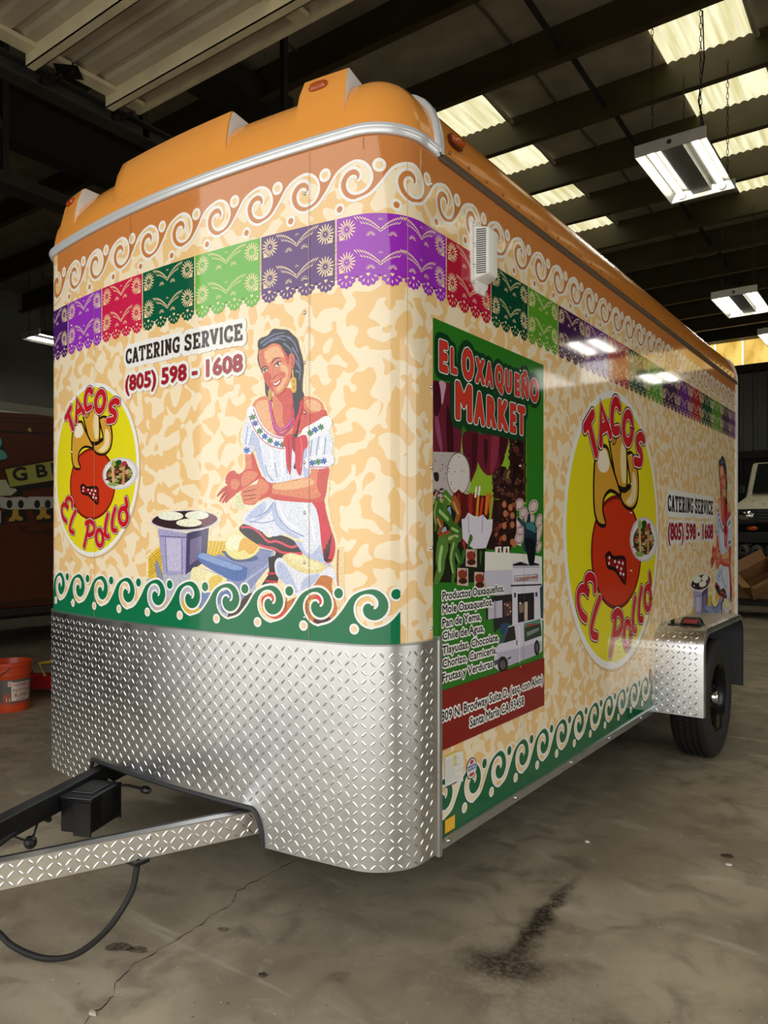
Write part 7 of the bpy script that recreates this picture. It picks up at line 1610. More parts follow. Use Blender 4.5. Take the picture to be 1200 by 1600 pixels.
# papel picado banners
BAN = [(-2.03, '4f1f74'), (-1.735, '9a35c0'), (-1.447, 'cf2450'), (-1.171, '0f5a40'), (-.882, '68b840'), (-.582, '5a3378'), (-.294, '9a2fbb'), (.139, 'bb1f3e'), (.442, '0d4a32'), (.742, '5a9c2c'), (1.03, '43204f'), (1.33, '6e2a86'), (1.63, 'a82438'), (1.94, '0f4a32'), (2.235, '5a9a3a'), (2.535, '45234f'), (2.845, '6a2a80'), (3.15, 'a02434'), (3.44, '0f4a32'), (3.74, '5a9434'), (4.05, '45234f'), (4.33, '6a2a7c'), (SMAX-.03, None)]
CRM = 'f3dcae'
def banner(x0, x1, col):
    pr = Print(.0012); zt, zb = 2.297, 2.118; w = x1-x0
    nsc = max(2, round(w/.0725)); sw = w/nsc
    out = [(x0+.003, zt), (x0+.003, zb)]
    for i in range(nsc):
        cx = x0+sw*(i+.5); r = sw*.47
        for j in range(13):
            a = PI+PI*j/12; rr = r*(1+.07*math.cos(j*PI)); out.append((cx+rr*math.cos(a), zb+rr*1.05*math.sin(a)))
    out += [(x1-.003, zb), (x1-.003, zt)]
    cl = []
    for p in out:
        if not cl or math.hypot(p[0]-cl[-1][0], p[1]-cl[-1][1]) > 1e-4: cl.append(p)
    pr.poly(cl, col); pr.bump()
    def tick(x, z, a, l, wd): 
        c, s_ = math.cos(a), math.sin(a); q = [(0, 0), (l*.35, -wd/2), (l*.8, -wd*.4), (l, 0), (l*.8, wd*.4), (l*.35, wd/2)]
        pr._put([(x+u*c-v*s_, z+u*s_+v*c) for u, v in q], lin(CRM))
    def flower(x, z, r, n=16, a0=0, a1=2*PI):
        full = abs(a1-a0-2*PI) < .01
        for i in range(n): a = a0+(a1-a0)*i/(n if full else n-1); tick(x+r*.24*math.cos(a), z+r*.24*math.sin(a), a, r*.78, r*.14)
        if full: pr.ell(x, z, r*.08, r*.08, CRM, 8, lift=False)
    fr = .0325; x_l, x_r = x0+.038, x1-.038
    for zr in (2.259, 2.160):
        for x in (x_l, x_r): flower(x, zr, fr)
        pr._put([(x0+.012, zr-.030), (x0+.034, zr-.030), (x0+.012, zr-.012)], lin(CRM)); pr._put([(x1-.012, zr-.030), (x1-.012, zr-.012), (x1-.034, zr-.030)], lin(CRM))
        span = x_r-x_l-2*fr-.006; na = 2 if w < .36 else 4; L = span/na
        for i in range(na):
            xa = x_l+fr+.003+L*i; up = (i % 2 == 0)
            m = max(5, int(L/.0088))
            for j in range(m+1):
                t = j/m; u = t if up else 1-t
                x = xa+L*t; z = zr+.020-.034*u*u; sl = (-.068*u if up else .068*u)/L; th = math.atan(sl)
                pr.ell(x, z, .0011, .0011, CRM, 6, lift=False)
                dr = 1 if not up else -1
                fwd = th+(PI if up else 0)
                tick(x, z+.003, (PI/2+.75) if up else (PI/2-.75), .0165, .0032)
                if .1 < u < .95: tick(x, z-.003, (-PI/2-.8) if not up else (-PI/2+.8), .0125, .003)
        for i in range(max(1, na//2)*2):
            flower(x_l+fr+.003+L*(i+.5) if False else x_l+fr+.012+(span-.02)*(i+.5)/(max(1, na//2)*2), zr-.029, .015, 7, .2, PI-.2)
        for i in range(na//2): flower(x_l+fr+.003+L*(2*i+1), zr+.016, .009, 5, .5, PI-.5)
    for i in range(nsc):
        cx = x0+sw*(i+.5); r = sw*.47
        for j in range(5): a = PI+PI*(j+.5)/5; tick(cx+r*.5*math.cos(a), zb+r*.5*math.sin(a), a, r*.36, .004)
        pr._put([(cx, zb-.008), (cx+.007, zb), (cx+.003, zb+.003), (cx, zb+.001), (cx-.003, zb+.003), (cx-.007, zb)], lin(CRM))
    for j in range(13):
        z = zt-.008-.0142*j
        if j % 1 == 0: pr._put([(x0, z-.005), (x0+.004, z), (x0, z+.005), (x0-.004, z)], lin(CRM))
    clip_print(pr, -2*LT-.05, SMAX-.03)
    return pr
for (a, c), (b, _) in zip(BAN, BAN[1:]):
    banner(a, b, c).build('paper_banner', TR)
# green scroll borders
GRN = '15724a'
pr = Print(.0020); waves(pr, -.722-.182*7, .182, 13, 1.126, 1.0, 1.012, GRN, False, GRN, 0); clip_print(pr, -2*LT-.05, -.089)
tag(pr.build('scroll_border', TR), 'green scroll border across the nose')
pr = Print(.0020); waves(pr, .314+.19*15, .19, 9, .502, 1.08, .372, '12633f', False, GRN, 0); clip_print(pr, 3.40, SMAX-.03); tag(pr.build('scroll_border', TR), 'green scroll border behind the fender')
pr = Print(.0007); waves(pr, .314-.19*2, .19, 15, .502, 1.08, .372, '12633f', False, GRN, 0); clip_print(pr, .0965, 2.42)
tag(pr.build('scroll_border', TR), 'green scroll border along the bottom of the side')
# woman at her griddle
def idT(p): return p
pr = Print(.0009); pr.data(WOMAN); tag(pr.build('woman_print', TR, MATS['painted_print']), 'printed picture of a woman shaping tortillas by a griddle')
pr = Print(.0009); pr.data(WOMAN, lambda p: (4.09+1.5*(p[0]+.4995), 1.912+1.5*(p[1]-1.991))); clip_print(pr, .3, SMAX-.03); tag(pr.build('woman_print', TR, MATS['painted_print']), 'printed picture of a woman near the rear edge')
# round yellow logos
def logo(cx, cz, k):
    pr = Print(.0008); T = lambda p: (cx+(p[0]-1.765)*k, cz+(p[1]-1.360)*k); old = pr.T; pr.T = T
    pr.ell(1.765+.012, 1.350, .690, .690, 'd9b884', 56); pr.ell(1.765, 1.36, .684, .684, WHT, 56); pr.ell(1.765, 1.36, .650, .650, 'e8dc22', 56); pr.T = old
    pr.data(LOGO, T, k); pr.T = T
    let = [[tuple(int(v)/2000 for v in q.split(',')) for q in ln.split('|')[4].split()] for ln in LETTERS.strip().split('\n')]
    for wd, c in ((.078, '1c1412'), (.064, 'f3d9d6'), (.050, 'c41f2a')):
        pr.bump()
        for i, l in enumerate(let):
            ww = wd if i < 7 else wd*.80
            pr.ribbon(l, ww, c, n=1 if len(l) == 17 or (i < 7 and len(l) < 5) else 4, lift=False)
    pr.T = old; pr.data(LOGOFOOD, T, k)
    return pr
pr = logo(-1.535, 1.596, .503); clip_print(pr, -2*LT-.05, 0); tag(pr.build('logo_print', TR), 'round yellow logo on the nose')
pr = logo(1.765, 1.360, 1.0); tag(pr.build('logo_print', TR), 'large round yellow logo on the side')
# slab serif lettering
SW = .19
SLAB = {
'C': ([[(.86, .68), (.78, .88), (.52, .91), (.24, .80), (.13, .5), (.24, .2), (.52, .09), (.80, .14), (.9, .32)]], [((.86, .96), (.86, .64))]),
'A': ([[(.20, .06), (.47, .94)], [(.53, .94), (.82, .06)], [(.30, .34), (.70, .34)]], [((.02, .07), (.38, .07)), ((.62, .07), (1.0, .07)), ((.35, .92), (.62, .92))]),
'T': ([[(.5, .92), (.5, .08)]], [((.04, .91), (.96, .91)), ((.09, .98), (.09, .68)), ((.91, .98), (.91, .68)), ((.28, .07), (.72, .07))]),
'E': ([[(.28, .92), (.28, .08)]], [((.05, .91), (.88, .91)), ((.84, .98), (.84, .70)), ((.05, .08), (.92, .08)), ((.88, .0), (.88, .32)), ((.28, .5), (.62, .5)), ((.62, .62), (.62, .38))]),
'R': ([[(.28, .92), (.28, .08)], [(.28, .90), (.60, .90), (.78, .80), (.80, .66), (.70, .52), (.50, .47), (.28, .47)], [(.52, .46), (.74, .10)]], [((.05, .92), (.45, .92)), ((.05, .07), (.48, .07)), ((.66, .07), (.98, .07))]),
'I': ([[(.5, .92), (.5, .08)]], [((.2, .92), (.8, .92)), ((.2, .07), (.8, .07))]),
'N': ([[(.24, .92), (.24, .08)], [(.24, .90), (.76, .10)], [(.76, .92), (.76, .08)]], [((.04, .92), (.40, .92)), ((.06, .07), (.42, .07)), ((.58, .92), (.96, .92))]),
'G': ([[(.84, .70), (.76, .88), (.52, .91), (.24, .80), (.13, .5), (.24, .2), (.52, .09), (.78, .16), (.80, .40)]], [((.84, .96), (.84, .66)), ((.55, .42), (.98, .42))]),
'S': ([[(.80, .72), (.70, .88), (.48, .92), (.24, .84), (.22, .66), (.42, .54), (.66, .46), (.82, .34), (.76, .14), (.50, .08), (.26, .14), (.17, .30)]], [((.82, .96), (.82, .66)), ((.15, .04), (.15, .34))]),
'V': ([[(.18, .92), (.50, .08)], [(.82, .92), (.50, .08)]], [((.0, .92), (.36, .92)), ((.64, .92), (1.0, .92))])}
WID = {'I': .55}
def slab(pr, txt, x0, x1, z0, h, col, grow=0.0):
    tot = sum(.45 if c == ' ' else WID.get(c, 1.0) for c in txt); u = (x1-x0)/tot; x = x0; pr.bump()
    for c in txt:
        if c == ' ': x += .45*u; continue
        w = u*WID.get(c, 1.0); st, sf = SLAB[c]; W_ = .92*w; X_ = x+.04*w
        for l in st: pr.ribbon([(X_+p[0]*W_, z0+p[1]*h) for p in l], SW*h+grow*2, col, n=3 if len(l) > 3 else 1, cap=grow > 0, lift=False)
        for (a, b) in sf: pr.ribbon([(X_+a[0]*W_, z0+a[1]*h), (X_+b[0]*W_, z0+b[1]*h)], .15*h+grow*2, col, n=1, cap=grow > 0, lift=False)
        x += w
def contact(s0, s1, zc, hc, zp, hp, k):
    pr = Print(.0010)
    slab(pr, 'CATERING SERVICE', s0, s1, zc, hc, WHT, .017*k); pr.text('(805) 598 - 1608', s0, zp, s1, hp, WHT, .045, .15)
    slab(pr, 'CATERING SERVICE', s0, s1, zc, hc, '3a2c2e'); pr.text('(805) 598 - 1608', s0, zp, s1, hp, 'a02230', .042)
    return pr
tag(contact(-1.277, -.655, 1.977, .056, 1.874, .060, 1.0).build('contact_lettering', TR), 'catering service and phone number lettering on the nose')
tag(contact(2.63, 3.76, 1.472, .100, 1.300, .108, 1.8).build('contact_lettering', TR), 'catering service and phone number lettering on the side')
# market poster
pr = Print(.0009); P0, P1 = .060, .885
pr.rect(P0, 1.01, P1, 2.02, '2f7a24'); pr.rect(.0965, .655, P1, 1.01, '2f7a24', lift=False); pr.data(POSTER); clip_print(pr, P0, P1)
pr.rect(.0965, .845, .20, 1.115, '2f7a24')
t1 = [('E', .090, .148, 1.856, .105), ('L', .158, .206, 1.861, .090), ('O', .232, .317, 1.856, .112), ('X', .322, .392, 1.857, .093), ('A', .392, .456, 1.857, .093), ('Q', .464, .535, 1.860, .093), ('U', .542, .602, 1.858, .090), ('E', .619, .668, 1.857, .090), ('Ñ', .676, .744, 1.857, .092), ('O', .750, .836, 1.855, .096)]
t2 = [('M', .190, .304, 1.717, .130), ('A', .314, .392, 1.716, .117), ('R', .404, .478, 1.716, .114), ('K', .488, .572, 1.716, .115), ('E', .582, .638, 1.716, .114), ('T', .644, .714, 1.716, .114)]
for col, of in (('153f22', .20), (WHT, .042), ('1c1a16', .014), ('cb3a2c', .0)):
    pr.off += 1e-4; o0 = pr.off; hi_ = o0
    for i, (c, a, b, z, h) in enumerate(t1+t2): pr.off = o0+(i % 2)*2.8e-4; pr.text(c, a+.003, z+.003, b-.003, h-.006, col, .05, of, lift=False); hi_ = max(hi_, pr.off)
    pr.off = hi_
o_t = pr.off
for i, (t, wd) in enumerate((('Productos Oaxaqueños,', .430), ('Mole Oaxaqueños,', .342), ('Pan de Yema,', .258), ('Chile de Agua,', .280), ('Tlayudas, Chocolate,', .390), ('Chorizo, Carniceria,', .373), ('Frutas y Verduras', .342))):
    pr.off = o_t+(i % 2)*3e-4; z = (1.133, 1.090, 1.047, 1.005, .960, .917, .872)[i]; pr.text(t, .109, z, .104+wd, .027, WHT, .026, .15); pr.text(t, .109, z, .104+wd, .027, '17171a', .026)
pr.off = o_t; pr.rect(.0965, .655, P1, .845, '861c1a'); o_t = pr.off
for t, a, b, z in (('809 N. Brodway Suite D. (esq. con Alvin)', .101, .872, .747), ('Santa Maria CA 93458', .284, .698, .692)):
    pr.off = o_t+(z < .7)*3e-4; pr.text(t, a, z, b, .032, WHT, .022, .14); pr.text(t, a, z, b, .032, '17171a', .022)
pr.text('EL OAXAQUEÑO MARKET', .634, 1.166, .826, .013, 'a8383a', .02)
clip_print(pr, P0, P1+.0)
tag(pr.build('market_poster', TR), 'green market poster with food photographs on the side')
# inspection stickers
pr = Print(.0030); pr.poly([(.128, .634), (.205, .627), (.243, .622), (.243, .522), (.128, .536)], 'e6e6e0')
pr.rect(.13, .627, .20, .634, 'd8c84a')
for i in range(11): pr.rect(.134, .545+.0068*i, .134+(.05 if i % 3 else .09)+.004*(i % 4), .5462+.0068*i, 'a9aaa8')
for i in range(4): pr.rect(.182, .588+.009*i, .200, .594+.009*i, 'd9c840')
for i in range(12): pr.rect(.130+.006*i, .529, .134+.006*i, .534, '4a4a48')
pr.build('inspection_label', TR)
pr = Print(.0030); pr.ell(.300, .550, .036, .036, '2b2f3a', 24); pr.ell(.300, .550, .033, .033, 'd9dadd', 24); pr.rect(.272, .545, .328, .561, '2c4a8a'); pr.text('DEXTER', .275, .548, .325, .009, 'f0f0f0', .02); pr.ell(.300, .572, .012, .007, 'c03a3a', 12); pr.ell(.3, .53, .018, .006, 'c03a3a', 12); pr.build('round_sticker', TR)
pr = Print(.0030); pr.rect(.127, .384, .190, .428, 'e8a31c')
for i in range(4): pr.poly([(.132+.014*i, .388), (.140+.014*i, .388), (.146+.014*i, .424), (.138+.014*i, .424)], 'f6c94a', lift=(i == 0))
pr.build('amber_reflector', TR)
pr = Print(.0030); pr.ell(2.30, .55, .02, .045, '8c8f90', 16); pr.ell(2.30, .55, .012, .03, 'b05050', 12); pr.build('oval_sticker', TR)
# panel seams in the skin
pr = Print(.0042)
for s, z0, z1, c in ((-.390, 1.02, 2.525, 'b08c5c'), (-.20, 2.49, 2.525, '8a5020'), (-.066, 1.02, 2.525, 'c9a468'), (-1.243, 2.36, 2.525, '9a5c28'), (-1.50, 1.02, 2.30, 'c2a06a'), (.70, .38, 2.52, '8f7448'), (1.985, .38, 2.52, '9c8050'), (3.25, .83, 2.52, '9c8050')):
    pr = Print(.0042); pr.rect(s-.0008, z0, s+.0008, z1, c); pr.build('panel_seam', TR)
# ------------------------------------------------------------------ hanging fluorescent fixtures
def fixture(name, x, y, z, label, ntube=4, rz=0, chain=True):
    t = empty(name, (x, y, z), rz); tag(t, label, 'ceiling light', 'hanging fluorescent fixtures')
    L, W = 1.24, .62
    for y_ in (0, L-.03): mb = MB(); mb.box(-W/2, y_, 0, W/2, y_+.03, .10); mb.obj('end_plate', MATS['fixture_white'], t, bevel=.004)
    mb = MB(); mb.box(-.09, .03, .04, .09, L-.03, .12); mb.obj('ballast_cover', MATS['reflector'], t)
    for sg in (-1, 1):
        mb = MB(); q = [(sg*.09, .10), (sg*.13, .085), (sg*.20, .11), (sg*.27, .085), (sg*.31, .0), (sg*.315, .0), (sg*.275, .095), (sg*.20, .12), (sg*.09, .12)]
        mb.prism(q, .03, L-.03, 'Y'); mb.obj('reflector', MATS['reflector'], t)
    xs = (-.235, -.155, .155, .235) if ntube == 4 else (-.195, .195)
    for xx in xs:
        mb = MB(); mb.smooth = True; mb.cyl((xx, .05, .045), .019 if ntube == 4 else .027, L-.10, 12, 'Y'); tb = mb.obj('tube', MATS['tube_glow'], t)
        for y_ in (.03, L-.055): mb = MB(); mb.cyl((xx, y_, .045), .021 if ntube == 4 else .029, .025, 12, 'Y'); mb.obj('tube_socket', MATS['white_plastic'], tb)
    mb = MB(); mb.cyl((0, -.002, .05), .022, .004, 16, 'Y'); mb.obj('knockout', MATS['reflector'], t)
    if chain:
        H_ = ZC-.31-z-.10
        for cx, cy in ((-.17, .08), (.25, .08), (-.17, L-.08), (.25, L-.08)):
            mb = MB(); n = int(H_/.055); mb2 = []
            for i in range(n):
                zz = .10+i*H_/n; h = H_/n*1.25
                M = Matrix.Translation((cx, cy, zz)) @ Matrix.Rotation(PI/2*(i % 2), 4, 'Z')
                pts = [M @ Vector((.011*math.cos(a), 0, h/2+h/2*math.sin(a))) for a in [2*PI*k/8 for k in range(9)]]
                mb.tube(pts, .003, 4)
            mb.obj('chain', MATS['steel_dark'], t)
        mb = MB(); mb.tube([(.27, .15, .1), (.22, .13, .4), (.27, .12, .75), (.26, .1, H_)], .007, 6); mb.obj('power_cord', MATS['rubber'], t)
    return t
fixture('fluorescent_fixture', -1.90, 6.92, 4.80, 'two-tube fluorescent fixture hanging nearest, above the trailer side', 2)
fixture('fluorescent_fixture', -2.33, 11.80, 4.80, 'four-tube fluorescent fixture hanging second along the row', 4)
fixture('fluorescent_fixture', -2.15, 14.4, 4.80, 'fluorescent fixture farthest along the row at the right edge', 4)
fixture('fluorescent_fixture', 2.65, 13.0, 4.80, 'fluorescent fixture over the right bay reflected in the trailer side', 4)
fixture('fluorescent_fixture', 2.45, 16.6, 4.80, 'rear fluorescent fixture over the right bay', 4)
fixture('fluorescent_fixture', -12.9, 7.0, 4.82, 'fluorescent fixture hanging over the brown trailer at left', 4)
# ------------------------------------------------------------------ brown trailer at the left
BT = empty('brown_food_trailer', (-8.3, 4.5, 0)); tag(BT, 'dark brown lettered food trailer parked behind on the left', 'trailer')
mb = MB(); mb.box(-2.3, -3.2, .50, 0, 4.6, 2.72); mb.obj('body', MATS['brown_paint'], BT, bevel=.02)
mb = MB(); mb.box(-2.32, -3.22, 2.70, .012, 4.62, 2.80); mb.obj('roof_edge', mat('pale_edge', '8f8d7e', .4), BT, bevel=.01)
mb = MB(); mb.box(-2.3, -3.2, .42, .02, 4.6, .50); mb.obj('sill', MATS['steel_dark'], BT)
mb = MB(); mb.box(-2.1, -1.0, .36, -.2, 3.8, .44); mb.obj('chassis', MATS['black_steel'], BT)
for yy in (1.6, 2.5):
    mb = MB(); mb.smooth = True; mb.lathe([(.2, -.1), (.34, -.1), (.355, -.08), (.355, .08), (.34, .1), (.2, .1), (.18, .05), (.001, .05)], 32, 'X', (-.15, yy, .355)); mb.obj('wheel', MATS['rubber'], BT)
mb = MB(); mb.box(-1.2, -4.4, .42, -1.1, -3.2, .52); mb.obj('tongue', MATS['black_steel'], BT)
pr = Print(.0, lambda s, z, o: ((-8.3+.004+o*4, s, z), (1, 0, 0)), False); pr.data(BROWN)
lo = pr.build('painted_artwork', BT, MATS['matte_print']); lo.matrix_parent_inverse = Matrix.Translation((8.3, -4.5, 0)); top_ = pr.off
for c, a, b, z, h in (('G', 4.315, 4.485, 1.917, .155), ('B', 4.590, 4.725, 1.975, .150), ('E', 4.775, 4.88, 2.012, .15)):
    pr = Print(top_, pr.fn, False); pr.text(c, a, z, b, h, '1a1712', .04, 0, .16); lo = pr.build('painted_letter', BT, MATS['matte_print']); lo.matrix_parent_inverse = Matrix.Translation((8.3, -4.5, 0))

# ------------------------------------------------------------------ orange bucket
BK = empty('plastic_bucket', (-5.68, 2.93, 0)); tag(BK, 'orange plastic bucket standing open on the floor at left', 'bucket')
mb = MB(); mb.smooth = True
pf = [(.001, .008), (.128, .008), (.13, 0), (.132, .01), (.142, .26), (.143, .275), (.150, .276), (.150, .290), (.144, .292), (.145, .312), (.153, .313), (.153, .327), (.146, .329), (.147, .345), (.157, .347), (.157, .368), (.150, .370), (.146, .362), (.135, .03), (.001, .028)]
mb.lathe(pf, 40); b = mb.obj('bucket_body', MATS['bucket_orange'], BK); b.data.set_sharp_from_angle(angle=.6)
mb = MB(); mb.tube([(.157*math.cos(a), .157*math.sin(a)*1.0, .335-.12*max(0, math.sin(a-PI*.85))) for a in [PI*.85+PI*k/16 for k in range(17)]], .004, 6); h_ = mb.obj('bail_handle', MATS['chrome'], BK); mb = MB(); mb.tube([(.161*math.cos(a), .161*math.sin(a), .335-.12*math.sin(a-PI*.85)) for a in [PI*1.28+PI*.14*k/4 for k in range(5)]], .010, 8); mb.obj('handle_grip', MATS['bucket_orange'], h_)
def cyl_map(s, z, o): a = s; r = .1325+(z-.01)*.04+.0012+o*3; return ((r*math.cos(a), r*math.sin(a), z), (math.cos(a), math.sin(a), 0))
pr = Print(.0, cyl_map, False); A0 = math.atan2(-2.93, 5.68)
def arcrect(a0, a1, z0, z1, c):
    pr.bump(); n = max(1, int((a1-a0)/.1))
    for i in range(n): pr._put([(a0+(a1-a0)*i/n, z0), (a0+(a1-a0)*(i+1)/n, z0), (a0+(a1-a0)*(i+1)/n, z1), (a0+(a1-a0)*i/n, z1)], lin(c))
arcrect(A0-1.9, A0+1.9, .06, .245, '5d564c'); arcrect(A0+.05, A0+1.15, .085, .225, 'e4d2c4'); arcrect(A0-.12, A0+.10, .195, .235, 'ddb0a4'); arcrect(A0-.35, A0+0, .075, .14, 'a8482e'); arcrect(A0-.2, A0-.02, .085, .108, 'e8dcd0')
for t, a, b, z, h in (("HOMER'S", .18, 1.05, .192, .024), ('ALL-PURPOSE', .12, 1.1, .155, .022), ('BUCKET', .22, .98, .115, .026), ('5 Gallons', .3, .8, .094, .009)): pr.text(t, A0+a, z, A0+b, h, '8a2c1c', .03)
pr.build('printed_label', BK, MATS['matte_print'])
# ------------------------------------------------------------------ trolley jack
JK = empty('trolley_jack', (-5.98, 3.46, 0), .55); tag(JK, 'red trolley jack on the floor behind the bucket', 'jack')
for sg in (-1, 1):
    mb = MB(); mb.prism([(-.32, .05), (.30, .05), (.32, .09), (.30, .15), (.05, .17), (-.20, .12), (-.32, .10)], sg*.11-.01, sg*.11+.01, 'Y'); mb.obj('side_plate', MATS['jack_red'], JK, bevel=.004)
mb = MB(); mb.box(-.30, -.10, .055, .28, .10, .10); mb.box(.10, -.09, .10, .30, .09, .16); mb.obj('frame', MATS['jack_red'], JK, bevel=.006)
mb = MB(); mb.prism([(-.28, .10), (.1, .12), (.1, .16), (-.26, .15)], -.05, .05, 'Y'); mb.obj('lift_arm', MATS['jack_red'], JK, bevel=.006)
mb = MB(); mb.cyl((-.25, 0, .15), .055, .03, 18); mb.obj('saddle', MATS['black_steel'], JK)
for xx, r in ((-.28, .04), (.26, .045)):
    for sg in (-1, 1): mb = MB(); mb.smooth = True; mb.lathe([(.001, -.02), (r*.8, -.02), (r, -.014), (r, .014), (r*.8, .02), (.001, .02)], 20, 'Y', (xx, sg*.14, r)); mb.obj('wheel', MATS['black_steel'], JK)
mb = MB(); mb.tube([(-.04, -.06, .13), (-.10, -.06, .25), (.08, -.05, .28), (.34, 0, .30)], .016, 8); mb.obj('handle_socket', MATS['jack_yellow'], JK)
# ------------------------------------------------------------------ raised white van at the back right
VN = empty('white_van', (-1.98, 14.75, .72)); tag(VN, 'cream white van raised on a lift behind the trailer', 'van')
mb = MB()
W_ = .93
mb.prism([(.12, .55), (.0, .80), (.02, 1.08), (.20, 1.17), (1.05, 1.33), (1.72, 2.02), (4.6, 2.06), (4.7, 1.2), (4.7, .42), (.5, .42)], -W_, W_, 'X'); mb.obj('body', MATS['van_white'], VN, bevel=.06, seg=3, auto=True)
mb = MB(); mb.prism([(1.02, 1.37), (1.62, 1.975), (1.60, 1.99), (1.0, 1.385)], -.80, .80, 'X'); mb.obj('windscreen', MATS['glass_dark'], VN)
for sg in (-1, 1):
    mb = MB(); mb.prism([(1.25, 1.36), (1.75, 1.92), (2.7, 1.94), (2.7, 1.36)], sg*(W_+.002)-.004, sg*(W_+.002)+.004, 'X'); mb.obj('side_window', MATS['glass_dark'], VN)
    mb = MB(); mb.sphere((sg*.72, -.01, .93), .11, 14, 8, (1.3, .45, .85)); mb.obj('headlamp', MATS['chrome'], VN, auto=True)
    mb = MB(); mb.sphere((sg*.62, -.0, .70), .06, 10, 6, (1.6, .6, .7)); mb.obj('indicator', mat('indicator_orange', 'c85a1c', .2), VN)
    mb = MB(); mb.box(sg*1.02-.06, 1.15, 1.38, sg*1.02+.06, 1.24, 1.55); mb.obj('mirror', MATS['black_plastic'], VN, bevel=.02)
mb = MB(); mb.prism([(.10, .52), (-.012, .79), (-.004, 1.05), (.05, 1.05), (.10, .80)], -.90, .90, 'X'); mb.obj('front_mask', MATS['black_plastic'], VN)
mb = MB(); mb.box(-.55, -.022, .80, .55, .06, 1.04); mb.obj('grille', MATS['black_plastic'], VN, bevel=.01)
for k in range(4): mb = MB(); mb.box(-.53, -.032, .83+.055*k, .53, -.018, .848+.055*k); mb.obj('grille_bar', MATS['steel_grey'], VN)
mb = MB(); mb.box(-.9, -.06, .42, .9, .12, .64); mb.obj('bumper', MATS['black_plastic'], VN, bevel=.03)
mb = MB(); mb.tube([(-.6, 1.0, 1.40), (.1, 1.04, 1.44)], .008, 6); mb.obj('wiper', MATS['black_plastic'], VN)
for sg in (-1, 1):
    for yy in (.95, 3.7): mb = MB(); mb.smooth = True; mb.lathe([(.001, -.06), (.2, -.08), (.33, -.1), (.35, -.08), (.35, .08), (.33, .1), (.2, .08), (.001, .06)], 28, 'X', (sg*.82, yy, .35)); w_ = mb.obj('wheel', MATS['rubber'], VN); mb = MB(); mb.smooth = True; mb.lathe([(.001, sg*.085), (.12, sg*.085), (.17, sg*.075)], 20, 'X', (sg*.82, yy, .35)); mb.obj('hub_cap', MATS['chrome'], w_)
LF = empty('vehicle_lift', (-1.98, 14.75, 0)); tag(LF, 'dark steel runway lift under the white van', 'lift')
for sg in (-1, 1): mb = MB(); mb.box(sg*.82-.25, .2, .58, sg*.82+.25, 4.6, .72); mb.obj('runway', MATS['steel_dark'], LF)
for xx in (-.82, .82):
    for yy in (.5, 4.3): mb = MB(); mb.box(xx-.08, yy-.08, 0, xx+.08, yy+.08, .58); mb.obj('post', MATS['steel_dark'], LF)
for yy in (.5, 4.3): mb = MB(); mb.box(-.8, yy-.05, .40, .8, yy+.05, .50); mb.obj('cross_beam', MATS['steel_dark'], LF)
# ------------------------------------------------------------------ clutter below the van
CT = empty('parts_cart', (-2.35, 13.55, 0)); tag(CT, 'low black cart carrying boxes below the van', 'cart')
mb = MB(); mb.box(-.75, -.62, .20, .9, .4, .27); mb.obj('deck', MATS['black_steel'], CT, bevel=.01)
for xx in (-.6, .75):
    for yy in (-.3, .3): mb = MB(); mb.smooth = True; mb.lathe([(.001, -.02), (.09, -.02), (.10, 0), (.09, .02), (.001, .02)], 16, 'X', (xx, yy, .10)); mb.obj('caster', MATS['rubber'], CT); mb = MB(); mb.box(xx-.03, yy-.03, .10, xx+.03, yy+.03, .2); mb.obj('caster_fork', MATS['steel_dark'], CT)
def carton(name, loc, rot, L, W, H_, label, open_=False):
    t = empty(name, loc); t.rotation_euler = rot; tag(t, label, 'box', 'cartons below the van'); th = .006
    mb = MB(); mb.box(-L/2, -W/2, 0, L/2, W/2, th); mb.box(-L/2, -W/2, 0, -L/2+th, W/2, H_); mb.box(L/2-th, -W/2, 0, L/2, W/2, H_); mb.box(-L/2, -W/2, 0, L/2, -W/2+th, H_); mb.box(-L/2, W/2-th, 0, L/2, W/2, H_); mb.obj('carton_body', MATS['cardboard'], t)
    if open_:
        for sx, sy in ((1, 0), (-1, 0), (0, 1), (0, -1)):
            mb = MB()
            if sx: M = Matrix.Translation((sx*L/2, 0, H_)) @ Matrix.Rotation(sx*.9, 4, 'Y'); mb.box(-.003, -W/2, 0, .003, W/2, W/2*.9, M)
            else: M = Matrix.Translation((0, sy*W/2, H_)) @ Matrix.Rotation(-sy*.9, 4, 'X'); mb.box(-L/2, -.003, 0, L/2, .003, W/2*.9, M)
            mb.obj('carton_flap', MATS['cardboard'], t)
    else:
        mb = MB(); mb.box(-L/2, -W/2, H_, L/2, -.002, H_+th); mb.obj('carton_flap', MATS['cardboard'], t); mb = MB(); mb.box(-L/2, .002, H_, L/2, W/2, H_+th); mb.obj('carton_flap', MATS['cardboard'], t)
    return t
carton('cardboard_box', (-2.20, 13.20, .50), (.75, -.5, .5), .50, .36, .34, 'open cardboard box tipped forward on the low cart', True)
cb = carton('cardboard_box', (-2.25, 13.62, .27), (0, 0, .08), .95, .42, .62, 'large closed cardboard box with a white label on the cart')
mb = MB(); mb.box(-.40, -.214, .45, -.18, -.2105, .56); mb.obj('white_label', MATS['fixture_white'], cb)
BG = empty('plastic_bag', (-2.80, 13.10, .292)); tag(BG, 'crumpled white plastic bag at the cart edge', 'bag')
random.seed(8); mb = MB(); mb.smooth = True; mb.sphere((0, 0, .14), .15, 14, 9, (.9, .8, 1.0)); mb.v = [(x*(1+random.uniform(-.15, .15)), y*(1+random.uniform(-.15, .15)), z*(1+random.uniform(-.1, .1))) for x, y, z in mb.v]; mb.obj('bag_body', MATS['bag_white'], BG)
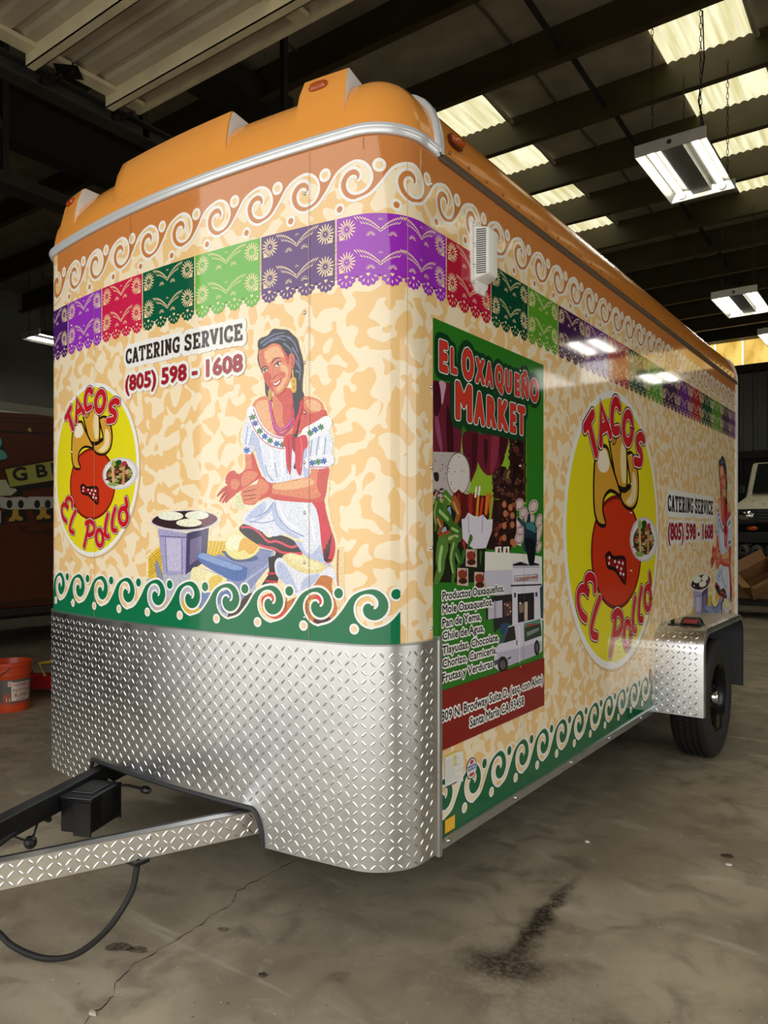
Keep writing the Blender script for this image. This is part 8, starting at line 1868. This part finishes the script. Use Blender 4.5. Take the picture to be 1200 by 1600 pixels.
mb = MB(); mb.tube([(0, 0, .26), (.02, .01, .31), (-.01, .02, .35)], .03, 7, .05); mb.obj('bag_neck', MATS['bag_white'], BG)
# machine parts on the big carton
def tangle(name, loc, label, seed):
    random.seed(seed); t = empty(name, loc); tag(t, label, 'machine parts')
    mb = MB(); mb.box(-.32, -.16, 0, .32, .16, .12); mb.obj('casting', MATS['black_steel'], t, bevel=.03)
    for k in range(5):
        mb = MB(); x, y = random.uniform(-.3, .3), random.uniform(-.15, .1); mb.tube([(x, y, .08), (x+random.uniform(-.1, .1), y-.1, .22), (x+random.uniform(-.25, .25), y, .18+random.uniform(0, .12))], .014, 7); mb.obj('hose', MATS['rubber'], t)
    for k in range(3): mb = MB(); mb.smooth = True; mb.lathe([(.03, -.03), (.09, -.03), (.1, 0), (.09, .03), (.03, .03)], 20, 'Y', (-.2+.2*k, -.17, .15)); mb.obj('pulley', MATS['steel_grey'], t)
    return t
tangle('engine_parts', (-2.3, 13.6, .898), 'dark tangle of engine parts and hoses on the big carton', 3)
# small litter on the slab
random.seed(2)
for nm, (x, y), lb, c in (('leaf_scrap', (-.69, 3.36), 'dry brown leaf scrap on the floor by the wheel', '3a2c1c'), ('paper_scrap', (-.665, 3.27), 'tiny white curled paper scrap on the floor by the wheel', 'd8d6d0'), ('paper_scrap', (-1.209, 3.153), 'tiny white paper scrap on the floor beside the green sill', 'd8d6d0'), ('tape_scrap', (-1.642, 1.619), 'small dark tape scrap on the floor below the nose', '3a352c'), ('stone_chip', (-1.894, 1.209), 'pale broken concrete chip at the floor crack', 'b8b0a0')):
    mb = MB(); n = 7; vs = []
    for i in range(n):
        a = 2*PI*i/n; r = random.uniform(.008, .018) if nm != 'leaf_scrap' else random.uniform(.012, .03); vs.append((r*math.cos(a), r*.7*math.sin(a), .0))
    mb.add(vs+[(v[0]*.8, v[1]*.8, .003+random.uniform(0, .004)) for v in vs], [tuple(range(n, 2*n)), tuple(range(n))[::-1]]+[(i, (i+1) % n, (i+1) % n+n, i+n) for i in range(n)])
    o = mb.obj(nm, mat('scrap_'+c, c, .7), None); o.location = (x, y, .0015); tag(o, lb, 'litter')
